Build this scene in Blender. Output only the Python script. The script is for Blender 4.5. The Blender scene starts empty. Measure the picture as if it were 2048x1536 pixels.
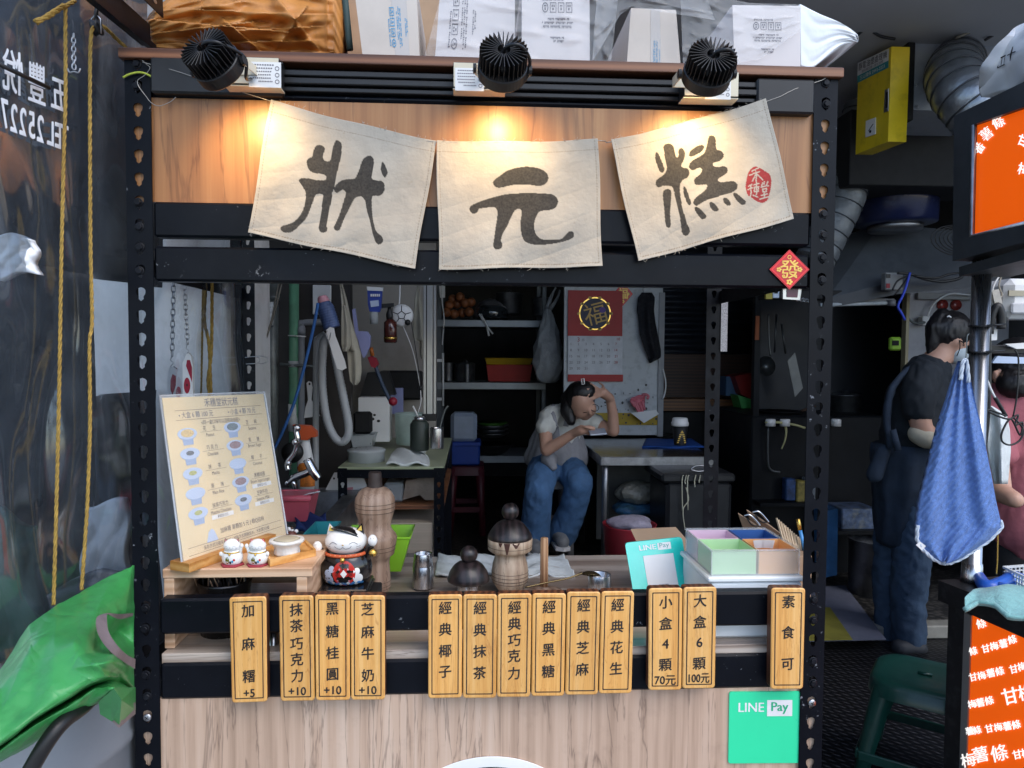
import bpy, math, random
import numpy as np
from mathutils import Vector, Matrix
from mathutils.geometry import tessellate_polygon
random.seed(7)
sc = bpy.context.scene
COL = sc.collection
R = math.radians
V = Vector

# ---------------------------------------------------------------- camera
CAM = V((-0.0322, -1.5376, 1.45))
YAW, PITCH, ROLL, FPX = 0.053163, 0.0411, 0.00589, 1409.0
_f = V((math.sin(YAW)*math.cos(PITCH), math.cos(YAW)*math.cos(PITCH), -math.sin(PITCH)))
_r0 = V((math.cos(YAW), -math.sin(YAW), 0))
_u0 = _r0.cross(_f)
_r = math.cos(ROLL)*_r0 + math.sin(ROLL)*_u0
_u = -math.sin(ROLL)*_r0 + math.cos(ROLL)*_u0
cd = bpy.data.cameras.new("camera"); cam = bpy.data.objects.new("camera", cd); COL.objects.link(cam)
cd.sensor_width = 36; cd.lens = 36*FPX/2048; cd.clip_start = 0.02; cd.clip_end = 3000
m = Matrix.Identity(4)
for i, ax in enumerate((_r, _u, -_f)):
    for k in range(3): m[k][i] = ax[k]
m.translation = CAM
cam.matrix_world = m
sc.camera = cam

# ---------------------------------------------------------------- sky, sun, exposure
SUN_EL, SUN_ROT = R(50), R(145)
w = bpy.data.worlds.new("World"); sc.world = w; w.use_nodes = True
nt = w.node_tree; nt.nodes.clear()
sky = nt.nodes.new("ShaderNodeTexSky"); sky.sky_type = 'NISHITA'; sky.sun_disc = False
sky.sun_elevation = SUN_EL; sky.sun_rotation = SUN_ROT
sky.air_density = 1.0; sky.dust_density = 1.2; sky.ozone_density = 1.0
bg = nt.nodes.new("ShaderNodeBackground"); bg.inputs[1].default_value = 0.15
wo = nt.nodes.new("ShaderNodeOutputWorld")
nt.links.new(sky.outputs[0], bg.inputs[0]); nt.links.new(bg.outputs[0], wo.inputs[0])
ld = bpy.data.lights.new("sun", 'SUN'); ld.energy = 0.6; ld.angle = R(45); ld.color = (1, 0.98, 0.96)
sun = bpy.data.objects.new("sun", ld); COL.objects.link(sun)
sdir = V((math.sin(SUN_ROT)*math.cos(SUN_EL), math.cos(SUN_ROT)*math.cos(SUN_EL), math.sin(SUN_EL)))
sun.rotation_euler = (-sdir).to_track_quat('-Z', 'Y').to_euler(); sun.location = sdir*8
sc.view_settings.view_transform = 'Standard'; sc.view_settings.look = 'None'
sc.view_settings.gamma = 1.0; sc.view_settings.exposure = 1.12
sc.render.engine = 'CYCLES'
sc.cycles.use_denoising = True
sc.cycles.max_bounces = 8; sc.cycles.diffuse_bounces = 4; sc.cycles.transparent_max_bounces = 12
sc.cycles.sample_clamp_indirect = 6.0; sc.cycles.caustics_reflective = False; sc.cycles.caustics_refractive = False

# ---------------------------------------------------------------- measuring: a photo pixel on a plane of the place
def ray(px, py): return _f + _r*((px-1024)/FPX) - _u*((py-768)/FPX)
def P(px, py, Y):
    d = ray(px, py); return CAM + d*((Y-CAM.y)/d.y)
def PZ(px, py, Z):
    d = ray(px, py); return CAM + d*((Z-CAM.z)/d.z)
def PX(px, py, X):
    d = ray(px, py); return CAM + d*((X-CAM.x)/d.x)
def S(Y): return (Y-CAM.y)/FPX
def zc(py, Y=0.0, px=965): return P(px, py, Y).z
def lerp(a, b, t): return a+(b-a)*t

# ---------------------------------------------------------------- materials
def C(h):
    h = h.lstrip('#'); c = [int(h[i:i+2], 16)/255 for i in (0, 2, 4)]
    return tuple((x/12.92 if x <= .04045 else ((x+.055)/1.055)**2.4) for x in c)
MATS = {}
def node(nt, t, **kw):
    n = nt.nodes.new(t)
    for k, v in kw.items(): setattr(n, k, v)
    return n
def newmat(name):
    mt = bpy.data.materials.new(name); mt.use_nodes = True; nt = mt.node_tree
    b = nt.nodes["Principled BSDF"]; MATS[name] = mt
    return mt, nt, b
def coords(nt, scale=(1, 1, 1), rnd=False):
    tc = node(nt, "ShaderNodeTexCoord"); mp = node(nt, "ShaderNodeMapping"); mp.inputs['Scale'].default_value = scale
    nt.links.new(tc.outputs['Object'], mp.inputs['Vector'])
    if rnd:
        oi = node(nt, "ShaderNodeObjectInfo"); mu = node(nt, "ShaderNodeVectorMath", operation='SCALE'); mu.inputs['Scale'].default_value = 37.0
        cx = node(nt, "ShaderNodeCombineXYZ")
        for i in range(3): nt.links.new(oi.outputs['Random'], cx.inputs[i])
        nt.links.new(cx.outputs[0], mu.inputs[0]); nt.links.new(mu.outputs[0], mp.inputs['Location'])
    return mp.outputs[0]
def noise(nt, vec, scale, detail=4, rough=.55, dist=0):
    n = node(nt, "ShaderNodeTexNoise"); n.inputs['Scale'].default_value = scale; n.inputs['Detail'].default_value = detail
    n.inputs['Roughness'].default_value = rough; n.inputs['Distortion'].default_value = dist
    nt.links.new(vec, n.inputs['Vector']); return n.outputs['Fac']
def ramp(nt, fac, stops):
    r = node(nt, "ShaderNodeValToRGB"); el = r.color_ramp.elements
    while len(el) < len(stops): el.new(.5)
    for e, (p, c) in zip(el, stops): e.position = p; e.color = (*c, 1) if len(c) == 3 else c
    nt.links.new(fac, r.inputs[0]); return r.outputs[0]
def mixc(nt, fac, a, b, blend='MIX'):
    x = node(nt, "ShaderNodeMix", data_type='RGBA', blend_type=blend)
    for s, v in ((x.inputs[0], fac), (x.inputs[6], a), (x.inputs[7], b)):
        if hasattr(v, 'links') or hasattr(v, 'is_linked'): nt.links.new(v, s)
        else: s.default_value = v if isinstance(v, float) else (*v[:3], 1)
    return x.outputs[2]
def mathn(nt, op, a, b=None):
    x = node(nt, "ShaderNodeMath", operation=op)
    for s, v in zip(x.inputs, (a, b)):
        if v is None: continue
        if hasattr(v, 'is_linked'): nt.links.new(v, s)
        else: s.default_value = v
    return x.outputs[0]
def bumpn(nt, b, h, strength, dist=.01, prev=None):
    x = node(nt, "ShaderNodeBump"); x.inputs['Strength'].default_value = strength; x.inputs['Distance'].default_value = dist
    nt.links.new(h, x.inputs['Height'])
    if prev is not None: nt.links.new(prev, x.inputs['Normal'])
    nt.links.new(x.outputs[0], b.inputs['Normal']); return x.outputs[0]
def M(name, col, rough=.5, metal=0, var=.12, vs=14, bump=0, bs=60, bd=.002, coat=0, stretch=(1, 1, 1), dirt=None, ds=7, da=.5, alpha=1, trans=0, ior=1.45, emit=0, sheen=0, spec=.5, rvar=.08, sss=0, flecks=0):
    if name in MATS: return MATS[name]
    mt, nt, b = newmat(name)
    if isinstance(col, str): col = C(col)
    vec = coords(nt, stretch, rnd=True)
    n1 = noise(nt, vec, vs, 5)
    lo = tuple(c*(1-var) for c in col); hi = tuple(min(1, c*(1+var)) for c in col)
    c = ramp(nt, n1, [(.3, lo), (.7, hi)])
    if dirt:
        n2 = noise(nt, vec, ds, 8, .65)
        fac = ramp(nt, n2, [(.5, (0, 0, 0)), (.72, (da,)*3)])
        c = mixc(nt, fac, c, C(dirt) if isinstance(dirt, str) else dirt)
    if flecks:
        nf = noise(nt, coords(nt, (1, 1, 1), True), flecks, 3, .7)
        big = noise(nt, coords(nt, (1, 1, 1), True), 6, 3)
        ff = mathn(nt, 'MULTIPLY', ramp(nt, nf, [(.66, (0, 0, 0)), (.70, (.55,)*3)]), ramp(nt, big, [(.5, (0, 0, 0)), (.62, (1, 1, 1))]))
        c = mixc(nt, ff, c, C('#9aa0a8'))
    nt.links.new(c, b.inputs['Base Color'])
    rr = node(nt, "ShaderNodeMapRange"); rr.inputs['To Min'].default_value = max(.02, rough-rvar); rr.inputs['To Max'].default_value = min(1, rough+rvar)
    nt.links.new(noise(nt, vec, vs*2.3, 4), rr.inputs['Value']); nt.links.new(rr.outputs[0], b.inputs['Roughness'])
    b.inputs['Metallic'].default_value = metal; b.inputs['Specular IOR Level'].default_value = spec
    b.inputs['Coat Weight'].default_value = coat; b.inputs['Coat Roughness'].default_value = .08
    b.inputs['Alpha'].default_value = alpha; b.inputs['Transmission Weight'].default_value = trans; b.inputs['IOR'].default_value = ior
    b.inputs['Sheen Weight'].default_value = sheen
    if sss: b.inputs['Subsurface Weight'].default_value = sss; b.inputs['Subsurface Radius'].default_value = (.02, .008, .005); b.inputs['Subsurface Scale'].default_value = .3
    if emit: b.inputs['Emission Color'].default_value = (*col, 1); b.inputs['Emission Strength'].default_value = emit
    if bump: bumpn(nt, b, noise(nt, vec, bs, 5), bump, bd)
    return mt
def wood(name, c0, c1, c2, axis=2, across=9., along=.8, fine=150., rough=.45, dark=None, dsc=(5, .5), coat=0, wave=5., wmix=.45, bump=.15):
    """grain runs along `axis`"""
    if name in MATS: return MATS[name]
    mt, nt, b = newmat(name)
    sc1 = [across]*3; sc1[axis] = along
    v1 = coords(nt, tuple(sc1), True)
    sc2 = [fine]*3; sc2[axis] = fine*.03
    v2 = coords(nt, tuple(sc2), True)
    wv = node(nt, "ShaderNodeTexWave", wave_type='BANDS', bands_direction='DIAGONAL' if axis == 1 else 'X' if axis == 2 else 'Z')
    wv.inputs['Scale'].default_value = wave*.2; wv.inputs['Distortion'].default_value = 9; wv.inputs['Detail'].default_value = 3; wv.inputs['Detail Scale'].default_value = .7
    nt.links.new(v1, wv.inputs['Vector'])
    big = noise(nt, v1, .9, 5, .6, .6); fn = noise(nt, v2, 1., 3)
    a = mathn(nt, 'ADD', mathn(nt, 'MULTIPLY', wv.outputs['Fac'], wmix), mathn(nt, 'MULTIPLY', big, 1.0-wmix*.6))
    a = mathn(nt, 'ADD', a, mathn(nt, 'MULTIPLY', fn, .38))
    c = ramp(nt, a, [(.42, C(c0)), (.72, C(c1)), (1.0, C(c2))])
    if dark:
        sd = [dsc[0]]*3; sd[axis] = dsc[0]*.07
        nd = noise(nt, coords(nt, tuple(sd), True), dsc[1]*4, 6, .6, 1.2)
        c = mixc(nt, ramp(nt, nd, [(.485, (0, 0, 0)), (.5, (.5,)*3), (.515, (0, 0, 0))]), c, C(dark))
    oi = node(nt, "ShaderNodeObjectInfo"); mr = node(nt, "ShaderNodeMapRange"); mr.inputs['To Min'].default_value = .90; mr.inputs['To Max'].default_value = 1.10; nt.links.new(oi.outputs['Random'], mr.inputs['Value'])
    hs = node(nt, "ShaderNodeHueSaturation"); nt.links.new(c, hs.inputs['Color']); nt.links.new(mr.outputs[0], hs.inputs['Value']); c = hs.outputs[0]
    gr_ = ramp(nt, noise(nt, coords(nt, (1, 1, 1), True), 9, 6, .7), [(.55, (0, 0, 0)), (.80, (.22,)*3)]); c = mixc(nt, gr_, c, C('#4a3a2e'))
    nt.links.new(c, b.inputs['Base Color']); b.inputs['Roughness'].default_value = rough
    b.inputs['Coat Weight'].default_value = coat; b.inputs['Coat Roughness'].default_value = .15
    bumpn(nt, b, fn, bump, .0006)
    return mt

# ---------------------------------------------------------------- mesh building
def catmull(pts, n=6, closed=False):
    pts = [V(p) for p in pts]; out = []; N = len(pts)
    if N < 3: return pts
    for i in range(N if closed else N-1):
        if closed: p0, p1, p2, p3 = pts[i-1], pts[i], pts[(i+1) % N], pts[(i+2) % N]
        else: p0, p1, p2, p3 = pts[max(i-1, 0)], pts[i], pts[i+1], pts[min(i+2, N-1)]
        for k in range(n):
            t = k/n
            out.append(.5*((2*p1)+(p2-p0)*t+(2*p0-5*p1+4*p2-p3)*t*t+(3*p1-p0-3*p2+p3)*t**3))
    if not closed: out.append(pts[-1])
    return out
_TX = {}
def textmesh(body):
    if body in _TX: return _TX[body]
    cu = bpy.data.curves.new("t", 'FONT'); cu.body = body; cu.resolution_u = 3; cu.align_x = 'CENTER'; cu.align_y = 'CENTER'
    ob = bpy.data.objects.new("t", cu); COL.objects.link(ob)
    dg = bpy.context.evaluated_depsgraph_get(); me = bpy.data.meshes.new_from_object(ob.evaluated_get(dg))
    vs = [(v.co.x, v.co.y) for v in me.vertices]; fs = [tuple(p.vertices) for p in me.polygons]
    bpy.data.objects.remove(ob); bpy.data.curves.remove(cu); bpy.data.meshes.remove(me)
    if vs:
        y0 = min(v[1] for v in vs); y1 = max(v[1] for v in vs); x0 = min(v[0] for v in vs); x1 = max(v[0] for v in vs)
        vs = [(x-(x0+x1)/2, y-(y0+y1)/2) for x, y in vs]
    _TX[body] = (vs, fs, (x0, x1, y0, y1) if vs else (0, 0, 0, 0)); return _TX[body]
class MB:
    def __init__(s): s.v = []; s.f = []; s.m = []; s.s = []; s.mats = []; s.attr = None
    def mi(s, mat):
        if mat not in s.mats: s.mats.append(mat)
        return s.mats.index(mat)
    def add(s, vs, fs, mat, smooth=False):
        o = len(s.v); s.v += [V(v) for v in vs]; k = s.mi(mat)
        for f in fs: s.f.append(tuple(i+o for i in f)); s.m.append(k); s.s.append(smooth)
        return s
    def box(s, c, size, mat, bev=0., mtx=None):
        hx, hy, hz = (d/2 for d in size); b = min(bev, hx*.9, hy*.9, hz*.9); c = V(c)
        T = (lambda p: c+mtx @ V(p)) if mtx is not None else (lambda p: c+V(p))
        if b <= 0:
            vs = [T((x*hx, y*hy, z*hz)) for x in (-1, 1) for y in (-1, 1) for z in (-1, 1)]
            return s.add(vs, [(0, 1, 3, 2), (4, 6, 7, 5), (0, 4, 5, 1), (2, 3, 7, 6), (0, 2, 6, 4), (1, 5, 7, 3)], mat)
        loc = []; idx = {}
        for x in (-1, 1):
            for y in (-1, 1):
                for z in (-1, 1):
                    for a in range(3):
                        q = [x*hx, y*hy, z*hz]
                        for k in range(3):
                            if k != a: q[k] -= (x, y, z)[k]*b
                        idx[x, y, z, a] = len(loc); loc.append(V(q))
        fs = []
        def F(ids):
            n = (loc[ids[1]]-loc[ids[0]]).cross(loc[ids[2]]-loc[ids[0]]); ce = sum((loc[i] for i in ids), V((0, 0, 0)))
            fs.append(tuple(ids) if n.dot(ce) > 0 else tuple(reversed(ids)))
        for sg in (-1, 1):
            F([idx[sg, y, z, 0] for y, z in ((-1, -1), (1, -1), (1, 1), (-1, 1))])
            F([idx[x, sg, z, 1] for x, z in ((-1, -1), (1, -1), (1, 1), (-1, 1))])
            F([idx[x, y, sg, 2] for x, y in ((-1, -1), (1, -1), (1, 1), (-1, 1))])
        for p in (-1, 1):
            for q in (-1, 1):
                F([idx[p, q, -1, 0], idx[p, q, 1, 0], idx[p, q, 1, 1], idx[p, q, -1, 1]])
                F([idx[p, -1, q, 0], idx[p, 1, q, 0], idx[p, 1, q, 2], idx[p, -1, q, 2]])
                F([idx[-1, p, q, 1], idx[1, p, q, 1], idx[1, p, q, 2], idx[-1, p, q, 2]])
                for r_ in (-1, 1): F([idx[p, q, r_, 0], idx[p, q, r_, 1], idx[p, q, r_, 2]])
        return s.add([T(q) for q in loc], fs, mat)
    def bb(s, x0, x1, y0, y1, z0, z1, mat, bev=0.):
        return s.box(((x0+x1)/2, (y0+y1)/2, (z0+z1)/2), (abs(x1-x0), abs(y1-y0), abs(z1-z0)), mat, bev)
    def tube(s, pts, r, mat, n=8, smooth=True, sub=0, closed=False, twist=0.):
        pts = [V(p) for p in pts]
        if sub:
            if not isinstance(r, (int, float)):
                rr = catmull([V((q, 0, 0)) for q in r], sub); r = [q.x for q in rr]
            pts = catmull(pts, sub, closed)
        N = len(pts); rs = [r]*N if isinstance(r, (int, float)) else list(r)
        vs = []; t0 = None; a = None
        for i, p in enumerate(pts):
            if closed: t = (pts[(i+1) % N]-pts[i-1])
            else: t = (pts[min(i+1, N-1)]-pts[max(i-1, 0)])
            t = t.normalized() if t.length > 1e-9 else V((0, 0, 1))
            if a is None: a = t.orthogonal().normalized()
            else: a = (a-t*a.dot(t)); a = a.normalized() if a.length > 1e-6 else t.orthogonal().normalized()
            b = t.cross(a)
            for k in range(n):
                an = 2*math.pi*k/n+twist*i; vs.append(p+(a*math.cos(an)+b*math.sin(an))*rs[i])
        fs = [(i*n+k, i*n+(k+1) % n, ((i+1) % N)*n+(k+1) % n, ((i+1) % N)*n+k) for i in range(N if closed else N-1) for k in range(n)]
        if not closed: fs += [tuple(reversed(range(n))), tuple((N-1)*n+k for k in range(n))]
        return s.add(vs, fs, mat, smooth)
    def lathe(s, c, prof, mat, n=28, mtx=None, smooth=True, sq=(1, 1), fn=None):
        c = V(c); vs = []; T = (lambda p: c+mtx @ p) if mtx is not None else (lambda p: c+p)
        for z, r in prof:
            for k in range(n):
                a = 2*math.pi*k/n; rr = r*(fn(a, z) if fn else 1)
                vs.append(T(V((rr*math.cos(a)*sq[0], rr*math.sin(a)*sq[1], z))))
        N = len(prof)
        fs = [(i*n+k, i*n+(k+1) % n, (i+1)*n+(k+1) % n, (i+1)*n+k) for i in range(N-1) for k in range(n)]
        fs += [tuple(reversed(range(n))), tuple((N-1)*n+k for k in range(n))]
        return s.add(vs, fs, mat, smooth)
    def ball(s, c, r, mat, n=14, mtx=None):
        if isinstance(r, (int, float)): r = (r, r, r)
        pr = [(-math.cos(math.pi*i/n)*r[2], max(1e-4, math.sin(math.pi*i/n))) for i in range(n+1)]
        return s.lathe(c, pr, mat, n*2, mtx, True, (r[0], r[1]))
    def cap(s, p0, r0, p1, r1, mat, n=12):
        p0 = V(p0); p1 = V(p1); d = p1-p0; L = d.length
        q = d.to_track_quat('Z', 'Y').to_matrix() if L > 1e-6 else Matrix.Identity(3)
        pr = [(-r0*math.cos(a), max(1e-4, r0*math.sin(a))) for a in (0, .4, .8, 1.2, math.pi/2)]
        pr += [(L+r1*math.sin(a), max(1e-4, r1*math.cos(a))) for a in (0, .4, .8, 1.2, math.pi/2)]
        return s.lathe(p0, pr, mat, n, q)
    def prism(s, pts, off, mat, smooth=False, back=True, side=None):
        """closed outline of 3-D points, extruded by vector off"""
        pts = [V(p) for p in pts]; off = V(off); N = len(pts)
        tri = tessellate_polygon([pts]); nn = sum(((pts[i]-pts[0]).cross(pts[(i+1) % N]-pts[0]) for i in range(N)), V((0, 0, 0)))
        flip = nn.dot(off) > 0
        def o(t):
            a = (pts[t[1]]-pts[t[0]]).cross(pts[t[2]]-pts[t[0]]); return t if a.dot(off) < 0 else tuple(reversed(t))
        fr = [o(tuple(t)) for t in tri]
        s.add(pts, fr, mat, smooth)
        if back:
            s.add([p+off for p in pts], [tuple(reversed(t)) for t in fr], mat, smooth)
            vs = pts+[p+off for p in pts]
            sd = [(i, (i+1) % N, N+(i+1) % N, N+i) for i in range(N)]
            if not flip: sd = [tuple(reversed(f)) for f in sd]
            s.add(vs, [tuple(reversed(f)) for f in sd], side or mat, smooth)
        return s
    def grid(s, fn, nu, nv, mat, thick=None, smooth=True, closed_u=False):
        vs = [V(fn(i/nu, j/nv)) for j in range(nv+1) for i in range(nu+1)]; W = nu+1
        fs = [(j*W+i, j*W+i+1, (j+1)*W+i+1, (j+1)*W+i) for j in range(nv) for i in range(nu)]
        if thick is not None:
            th = V(thick); o = len(vs); vs = vs+[v+th for v in vs]
            fs += [tuple(reversed([k+o for k in f])) for f in fs[:nu*nv]]
            e = [i for i in range(nu+1)]+[j*W+nu for j in range(1, nv+1)]+[nv*W+i for i in range(nu-1, -1, -1)]+[j*W for j in range(nv-1, 0, -1)]
            fs += [(e[i], e[i]+o, e[(i+1) % len(e)]+o, e[(i+1) % len(e)]) for i in range(len(e))]
        return s.add(vs, fs, mat, smooth)
    def text(s, body, F, u, v, hu, hv, mat, rot=0., mir=False, shear=0., wmax=None):
        """text centred at (u,v) of the surface F(u,v); hu, hv = one em along u and v"""
        vs, fs, bb_ = textmesh(body)
        if not vs: return s
        k = 1.
        if wmax and (bb_[1]-bb_[0])*hu > wmax: k = wmax/((bb_[1]-bb_[0])*hu)
        out = []; c_, s_ = math.cos(rot), math.sin(rot)
        for x, y in vs:
            x *= k
            if mir: x = -x
            y += shear*x
            x, y = x*c_-y*s_, x*s_+y*c_
            out.append(F(u+x*hu, v+y*hv))
        return s.add(out, [tuple(reversed(f)) for f in fs] if mir else fs, mat)
    def flat(s, pts, F, mat):
        """flat outline in (u,v) laid on surface F"""
        q = [V((p[0], p[1], 0)) for p in pts]; tri = [tuple(t) for t in tessellate_polygon([q])]
        tri = [t if (q[t[1]]-q[t[0]]).cross(q[t[2]]-q[t[0]]).z > 0 else tuple(reversed(t)) for t in tri]
        return s.add([F(*p[:2]) for p in pts], tri, mat)
    def rot(s, M4):
        s.v = [M4 @ v for v in s.v]; return s
    def build(s, name, parent=None, label=None, cat=None, group=None, kind=None, loc=None, remesh=None, smooth_it=0, sub=0, local=False):
        if parent is not None: o = V((0, 0, 0)) if local else V(parent.get('wl', parent.location))
        elif loc is not None: o = V(loc)
        else:
            xs = [v.x for v in s.v]; ys = [v.y for v in s.v]; o = V(((min(xs)+max(xs))/2, (min(ys)+max(ys))/2, min(v.z for v in s.v)))
        me = bpy.data.meshes.new(name); me.from_pydata([v-o for v in s.v], [], s.f)
        for mt in s.mats: me.materials.append(mt)
        me.polygons.foreach_set('material_index', s.m); me.polygons.foreach_set('use_smooth', s.s)
        if s.attr is not None:
            a = me.attributes.new('ink', 'FLOAT_COLOR', 'POINT'); a.data.foreach_set('color', np.asarray(s.attr, dtype=np.float32).ravel())
        ob = bpy.data.objects.new(name, me); COL.objects.link(ob)
        if remesh or sub:
            if remesh:
                md = ob.modifiers.new('r', 'REMESH'); md.mode = 'VOXEL'; md.voxel_size = remesh; md.use_smooth_shade = True
                if smooth_it: md2 = ob.modifiers.new('s', 'SMOOTH'); md2.iterations = smooth_it; md2.factor = .5
            if sub: md3 = ob.modifiers.new('u', 'SUBSURF'); md3.levels = md3.render_levels = sub
            dg = bpy.context.evaluated_depsgraph_get(); nm = bpy.data.meshes.new_from_object(ob.evaluated_get(dg))
            ob.modifiers.clear(); ob.data = nm; bpy.data.meshes.remove(me); nm.name = name
            if len(nm.materials) == 0: nm.materials.append(s.mats[0])
        me = ob.data
        if parent is not None: ob.parent = parent
        else: ob.location = o
        if parent is not None and parent.type == 'MESH' or parent is None: ob['wl'] = tuple(o) if parent is None else tuple(V(parent['wl']))
        elif parent is not None: ob['wl'] = tuple(V(parent.get('wl', parent.location)))
        for k, v in (('label', label), ('category', cat), ('group', group), ('kind', kind)):
            if v: ob[k] = v
        return ob
from mathutils import noise as mnoise
def wrinkle(o, amp, f=(30, 30, 12), sharp=True, seed=0.):
    me = o.data; me.update(); ns = [v.normal.copy() for v in me.vertices]
    for v, n in zip(me.vertices, ns):
        p = V((v.co.x*f[0]+seed, v.co.y*f[1], v.co.z*f[2])); q = p+V((mnoise.noise(p*.5), mnoise.noise(p*.5+V((5, 0, 0))), 0))*1.3
        h = mnoise.noise(q)
        h = (1-abs(h)*2.2) if sharp else h
        v.co += n*amp*(h*.7+.5*mnoise.noise(q*2.3))
    return o
def T(name, label, cat, loc, group=None):
    o = bpy.data.objects.new(name, None); o.empty_display_size = .05; COL.objects.link(o); o.location = V(loc)
    o['label'] = label; o['category'] = cat; o['wl'] = tuple(V(loc))
    if group: o['group'] = group
    return o
def tree_copy(root, loc=None, label=None, rotz=None):
    def cp(o, par):
        c = o.copy(); COL.objects.link(c); c.parent = par
        for ch in list(o.children): cp(ch, c)
        return c
    c = cp(root, None)
    if loc is not None: c.location = V(loc); c['wl'] = tuple(V(loc))
    if rotz is not None: c.rotation_euler.z = rotz
    if label: c['label'] = label
    return c
def plx(mb, px, prof, Y, mat, n=28, sq=(1, 1), fn=None, smooth=True):
    """a turned shape whose outline was measured in the photo: (y, half width) pairs, at depth Y"""
    ym = sum(p[0] for p in prof)/len(prof); c = P(px, ym, Y); k = S(Y)
    pr = [(P(px, y, Y).z-c.z, max(hw*k, 1e-4)) for y, hw in prof]
    if pr[0][0] > pr[-1][0]: pr = pr[::-1]
    return mb.lathe(c, pr, mat, n, None, smooth, sq, fn)
def quadF(bl, br, tl, tr, off=0.):
    bl, br, tl, tr = V(bl), V(br), V(tl), V(tr); n = (br-bl).cross(tl-bl).normalized()*off
    return lambda u, v: bl*(1-u)*(1-v)+br*u*(1-v)+tl*(1-u)*v+tr*u*v+n
def rrect(w, h, r, k=4):
    o = []
    for cx, cy, a0 in ((w/2-r, h/2-r, 0), (-w/2+r, h/2-r, 90), (-w/2+r, -h/2+r, 180), (w/2-r, -h/2+r, 270)):
        for i in range(k+1): a = R(a0+90*i/k); o.append((cx+r*math.cos(a), cy+r*math.sin(a)))
    return o
def ell(cx, cy, rx, ry, n=18): return [(cx+rx*math.cos(2*math.pi*i/n), cy+ry*math.sin(2*math.pi*i/n)) for i in range(n)]
def ring2(mb, F, outer, inner, mat):
    n = len(outer); mb.add([F(*p) for p in outer]+[F(*p) for p in inner], [(i, (i+1) % n, n+(i+1) % n, n+i) for i in range(n)], mat)
def rz(a): return Matrix.Rotation(a, 3, 'Z')
def rx(a): return Matrix.Rotation(a, 3, 'X')
def ry(a): return Matrix.Rotation(a, 3, 'Y')
def wob(x, y, z, f=9., a=1.):
    return a*(math.sin(f*x*1.3+1.7*math.sin(f*.7*z+1))*math.cos(f*z*.9+.6)+.5*math.sin(2.3*f*z+1.9*f*x+.8))/1.5

# ---------------------------------------------------------------- palette
steel_black = M('black_powder_coated_steel', (.0035, .0045, .0075), .34, var=.25, vs=8, dirt='#1c2026', ds=14, da=.22, bump=.03, bs=300, spec=.16, flecks=70)
steel_worn = M('worn_black_steel', (.005, .006, .009), .42, var=.3, vs=12, dirt='#34383f', ds=25, da=.3, spec=.2, flecks=60)
black_plastic = M('black_plastic', (.012, .012, .013), .42, var=.2)
black_matt = M('black_matt', (.006, .006, .007), .75, var=.3)
inox = M('brushed_stainless', (.55, .55, .56), .28, 1, var=.08, stretch=(60, 60, 1.5), vs=3, rvar=.1)
inox_h = M('brushed_stainless_across', (.5, .5, .52), .3, 1, var=.1, stretch=(1.5, 1.5, 60), vs=3, rvar=.1)
inox_dull = M('dull_stainless', (.30, .31, .33), .42, 1, var=.2, vs=20, dirt='#2a2724', ds=9)
chrome = M('chrome', (.7, .7, .72), .08, 1, var=.03)
zinc = M('zinc_plated', (.45, .46, .48), .38, 1, var=.2, vs=40)
gold = M('gold_plated', (.75, .48, .12), .25, 1, var=.1)
white_paint = M('white_paint', (.62, .63, .63), .45, var=.06, dirt='#8a8880', ds=3, da=.25)
white_pl = M('white_plastic', (.72, .72, .72), .35, var=.04)
white_gloss = M('white_glazed', (.78, .78, .77), .16, var=.03, coat=.4)
paper = M('white_paper', (.75, .75, .74), .7, var=.03)
ink_black = M('black_ink', (.018, .015, .015), .7, var=.3)
ink_brown = M('brown_ink', (.09, .06, .04), .7)
ink_grey = M('grey_ink', (.16, .15, .17), .7)
ink_white = M('white_print', (.8, .8, .8), .5)
ink_red = M('red_ink', (.55, .02, .02), .6)
ink_blue = M('blue_ink', (.05, .28, .5), .6)
frost = M('frosted_plastic', (.62, .66, .68), .3, var=.05, trans=.45, ior=1.2)
panel_wood = wood('pale_walnut_laminate', '#a0846f', '#c4a791', '#d3baa6', 2, 9, .55, 160, .42, dark='#4e3b33', dsc=(5, .5), wmix=.16)
fascia_wood = wood('honey_walnut_laminate', '#885b36', '#a17146', '#b28557', 2, 7, .5, 160, .42, dark='#5a3620', dsc=(4, .4), wmix=.15)
counter_wood = wood('grey_oak_laminate', '#75655a', '#a59588', '#bdb0a4', 0, 12, .6, 160, .3, dark='#4a382c', dsc=(5, .5), coat=.3)
edge_wood = wood('walnut_board_edge', '#4a2c1c', '#70462d', '#8a5c3e', 0, 14, .5, 160, .45)
tag_wood = wood('yellow_pine', '#c98a40', '#dda65c', '#e7b976', 2, 22, 1.0, 260, .42, coat=.2, wave=4, wmix=.12, dark='#a8672c', dsc=(20, .5))
tag_side = wood('dark_stained_pine', '#2e1a12', '#4d2c1c', '#6a4028', 2, 20, 1, 200, .5)
pale_wood = wood('pale_beech', '#ad8666', '#c9a282', '#d8b698', 0, 14, .8, 220, .45)
tray_wood = wood('tray_beech', '#a86f34', '#c48d4c', '#d4a365', 0, 14, .8, 220, .42)
turned_wood = wood('turned_ash', '#6a5244', '#8f7562', '#a48c7a', 2, 14, .9, 240, .5, dark='#3e2d24', dsc=(12, .5), wmix=.3)
turned_pale = wood('turned_pale_ash', '#8d7460', '#b09880', '#c2ad94', 2, 14, .9, 240, .5, dark='#4a3429', dsc=(10, .5), wmix=.3)
dark_wood = wood('ebonised_wood', '#0b0808', '#1c1515', '#352a2a', 2, 16, 1.2, 220, .42, coat=.15)
skin = M('skin', (.50, .29, .21), .5, var=.06, vs=20, sss=.1)
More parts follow.
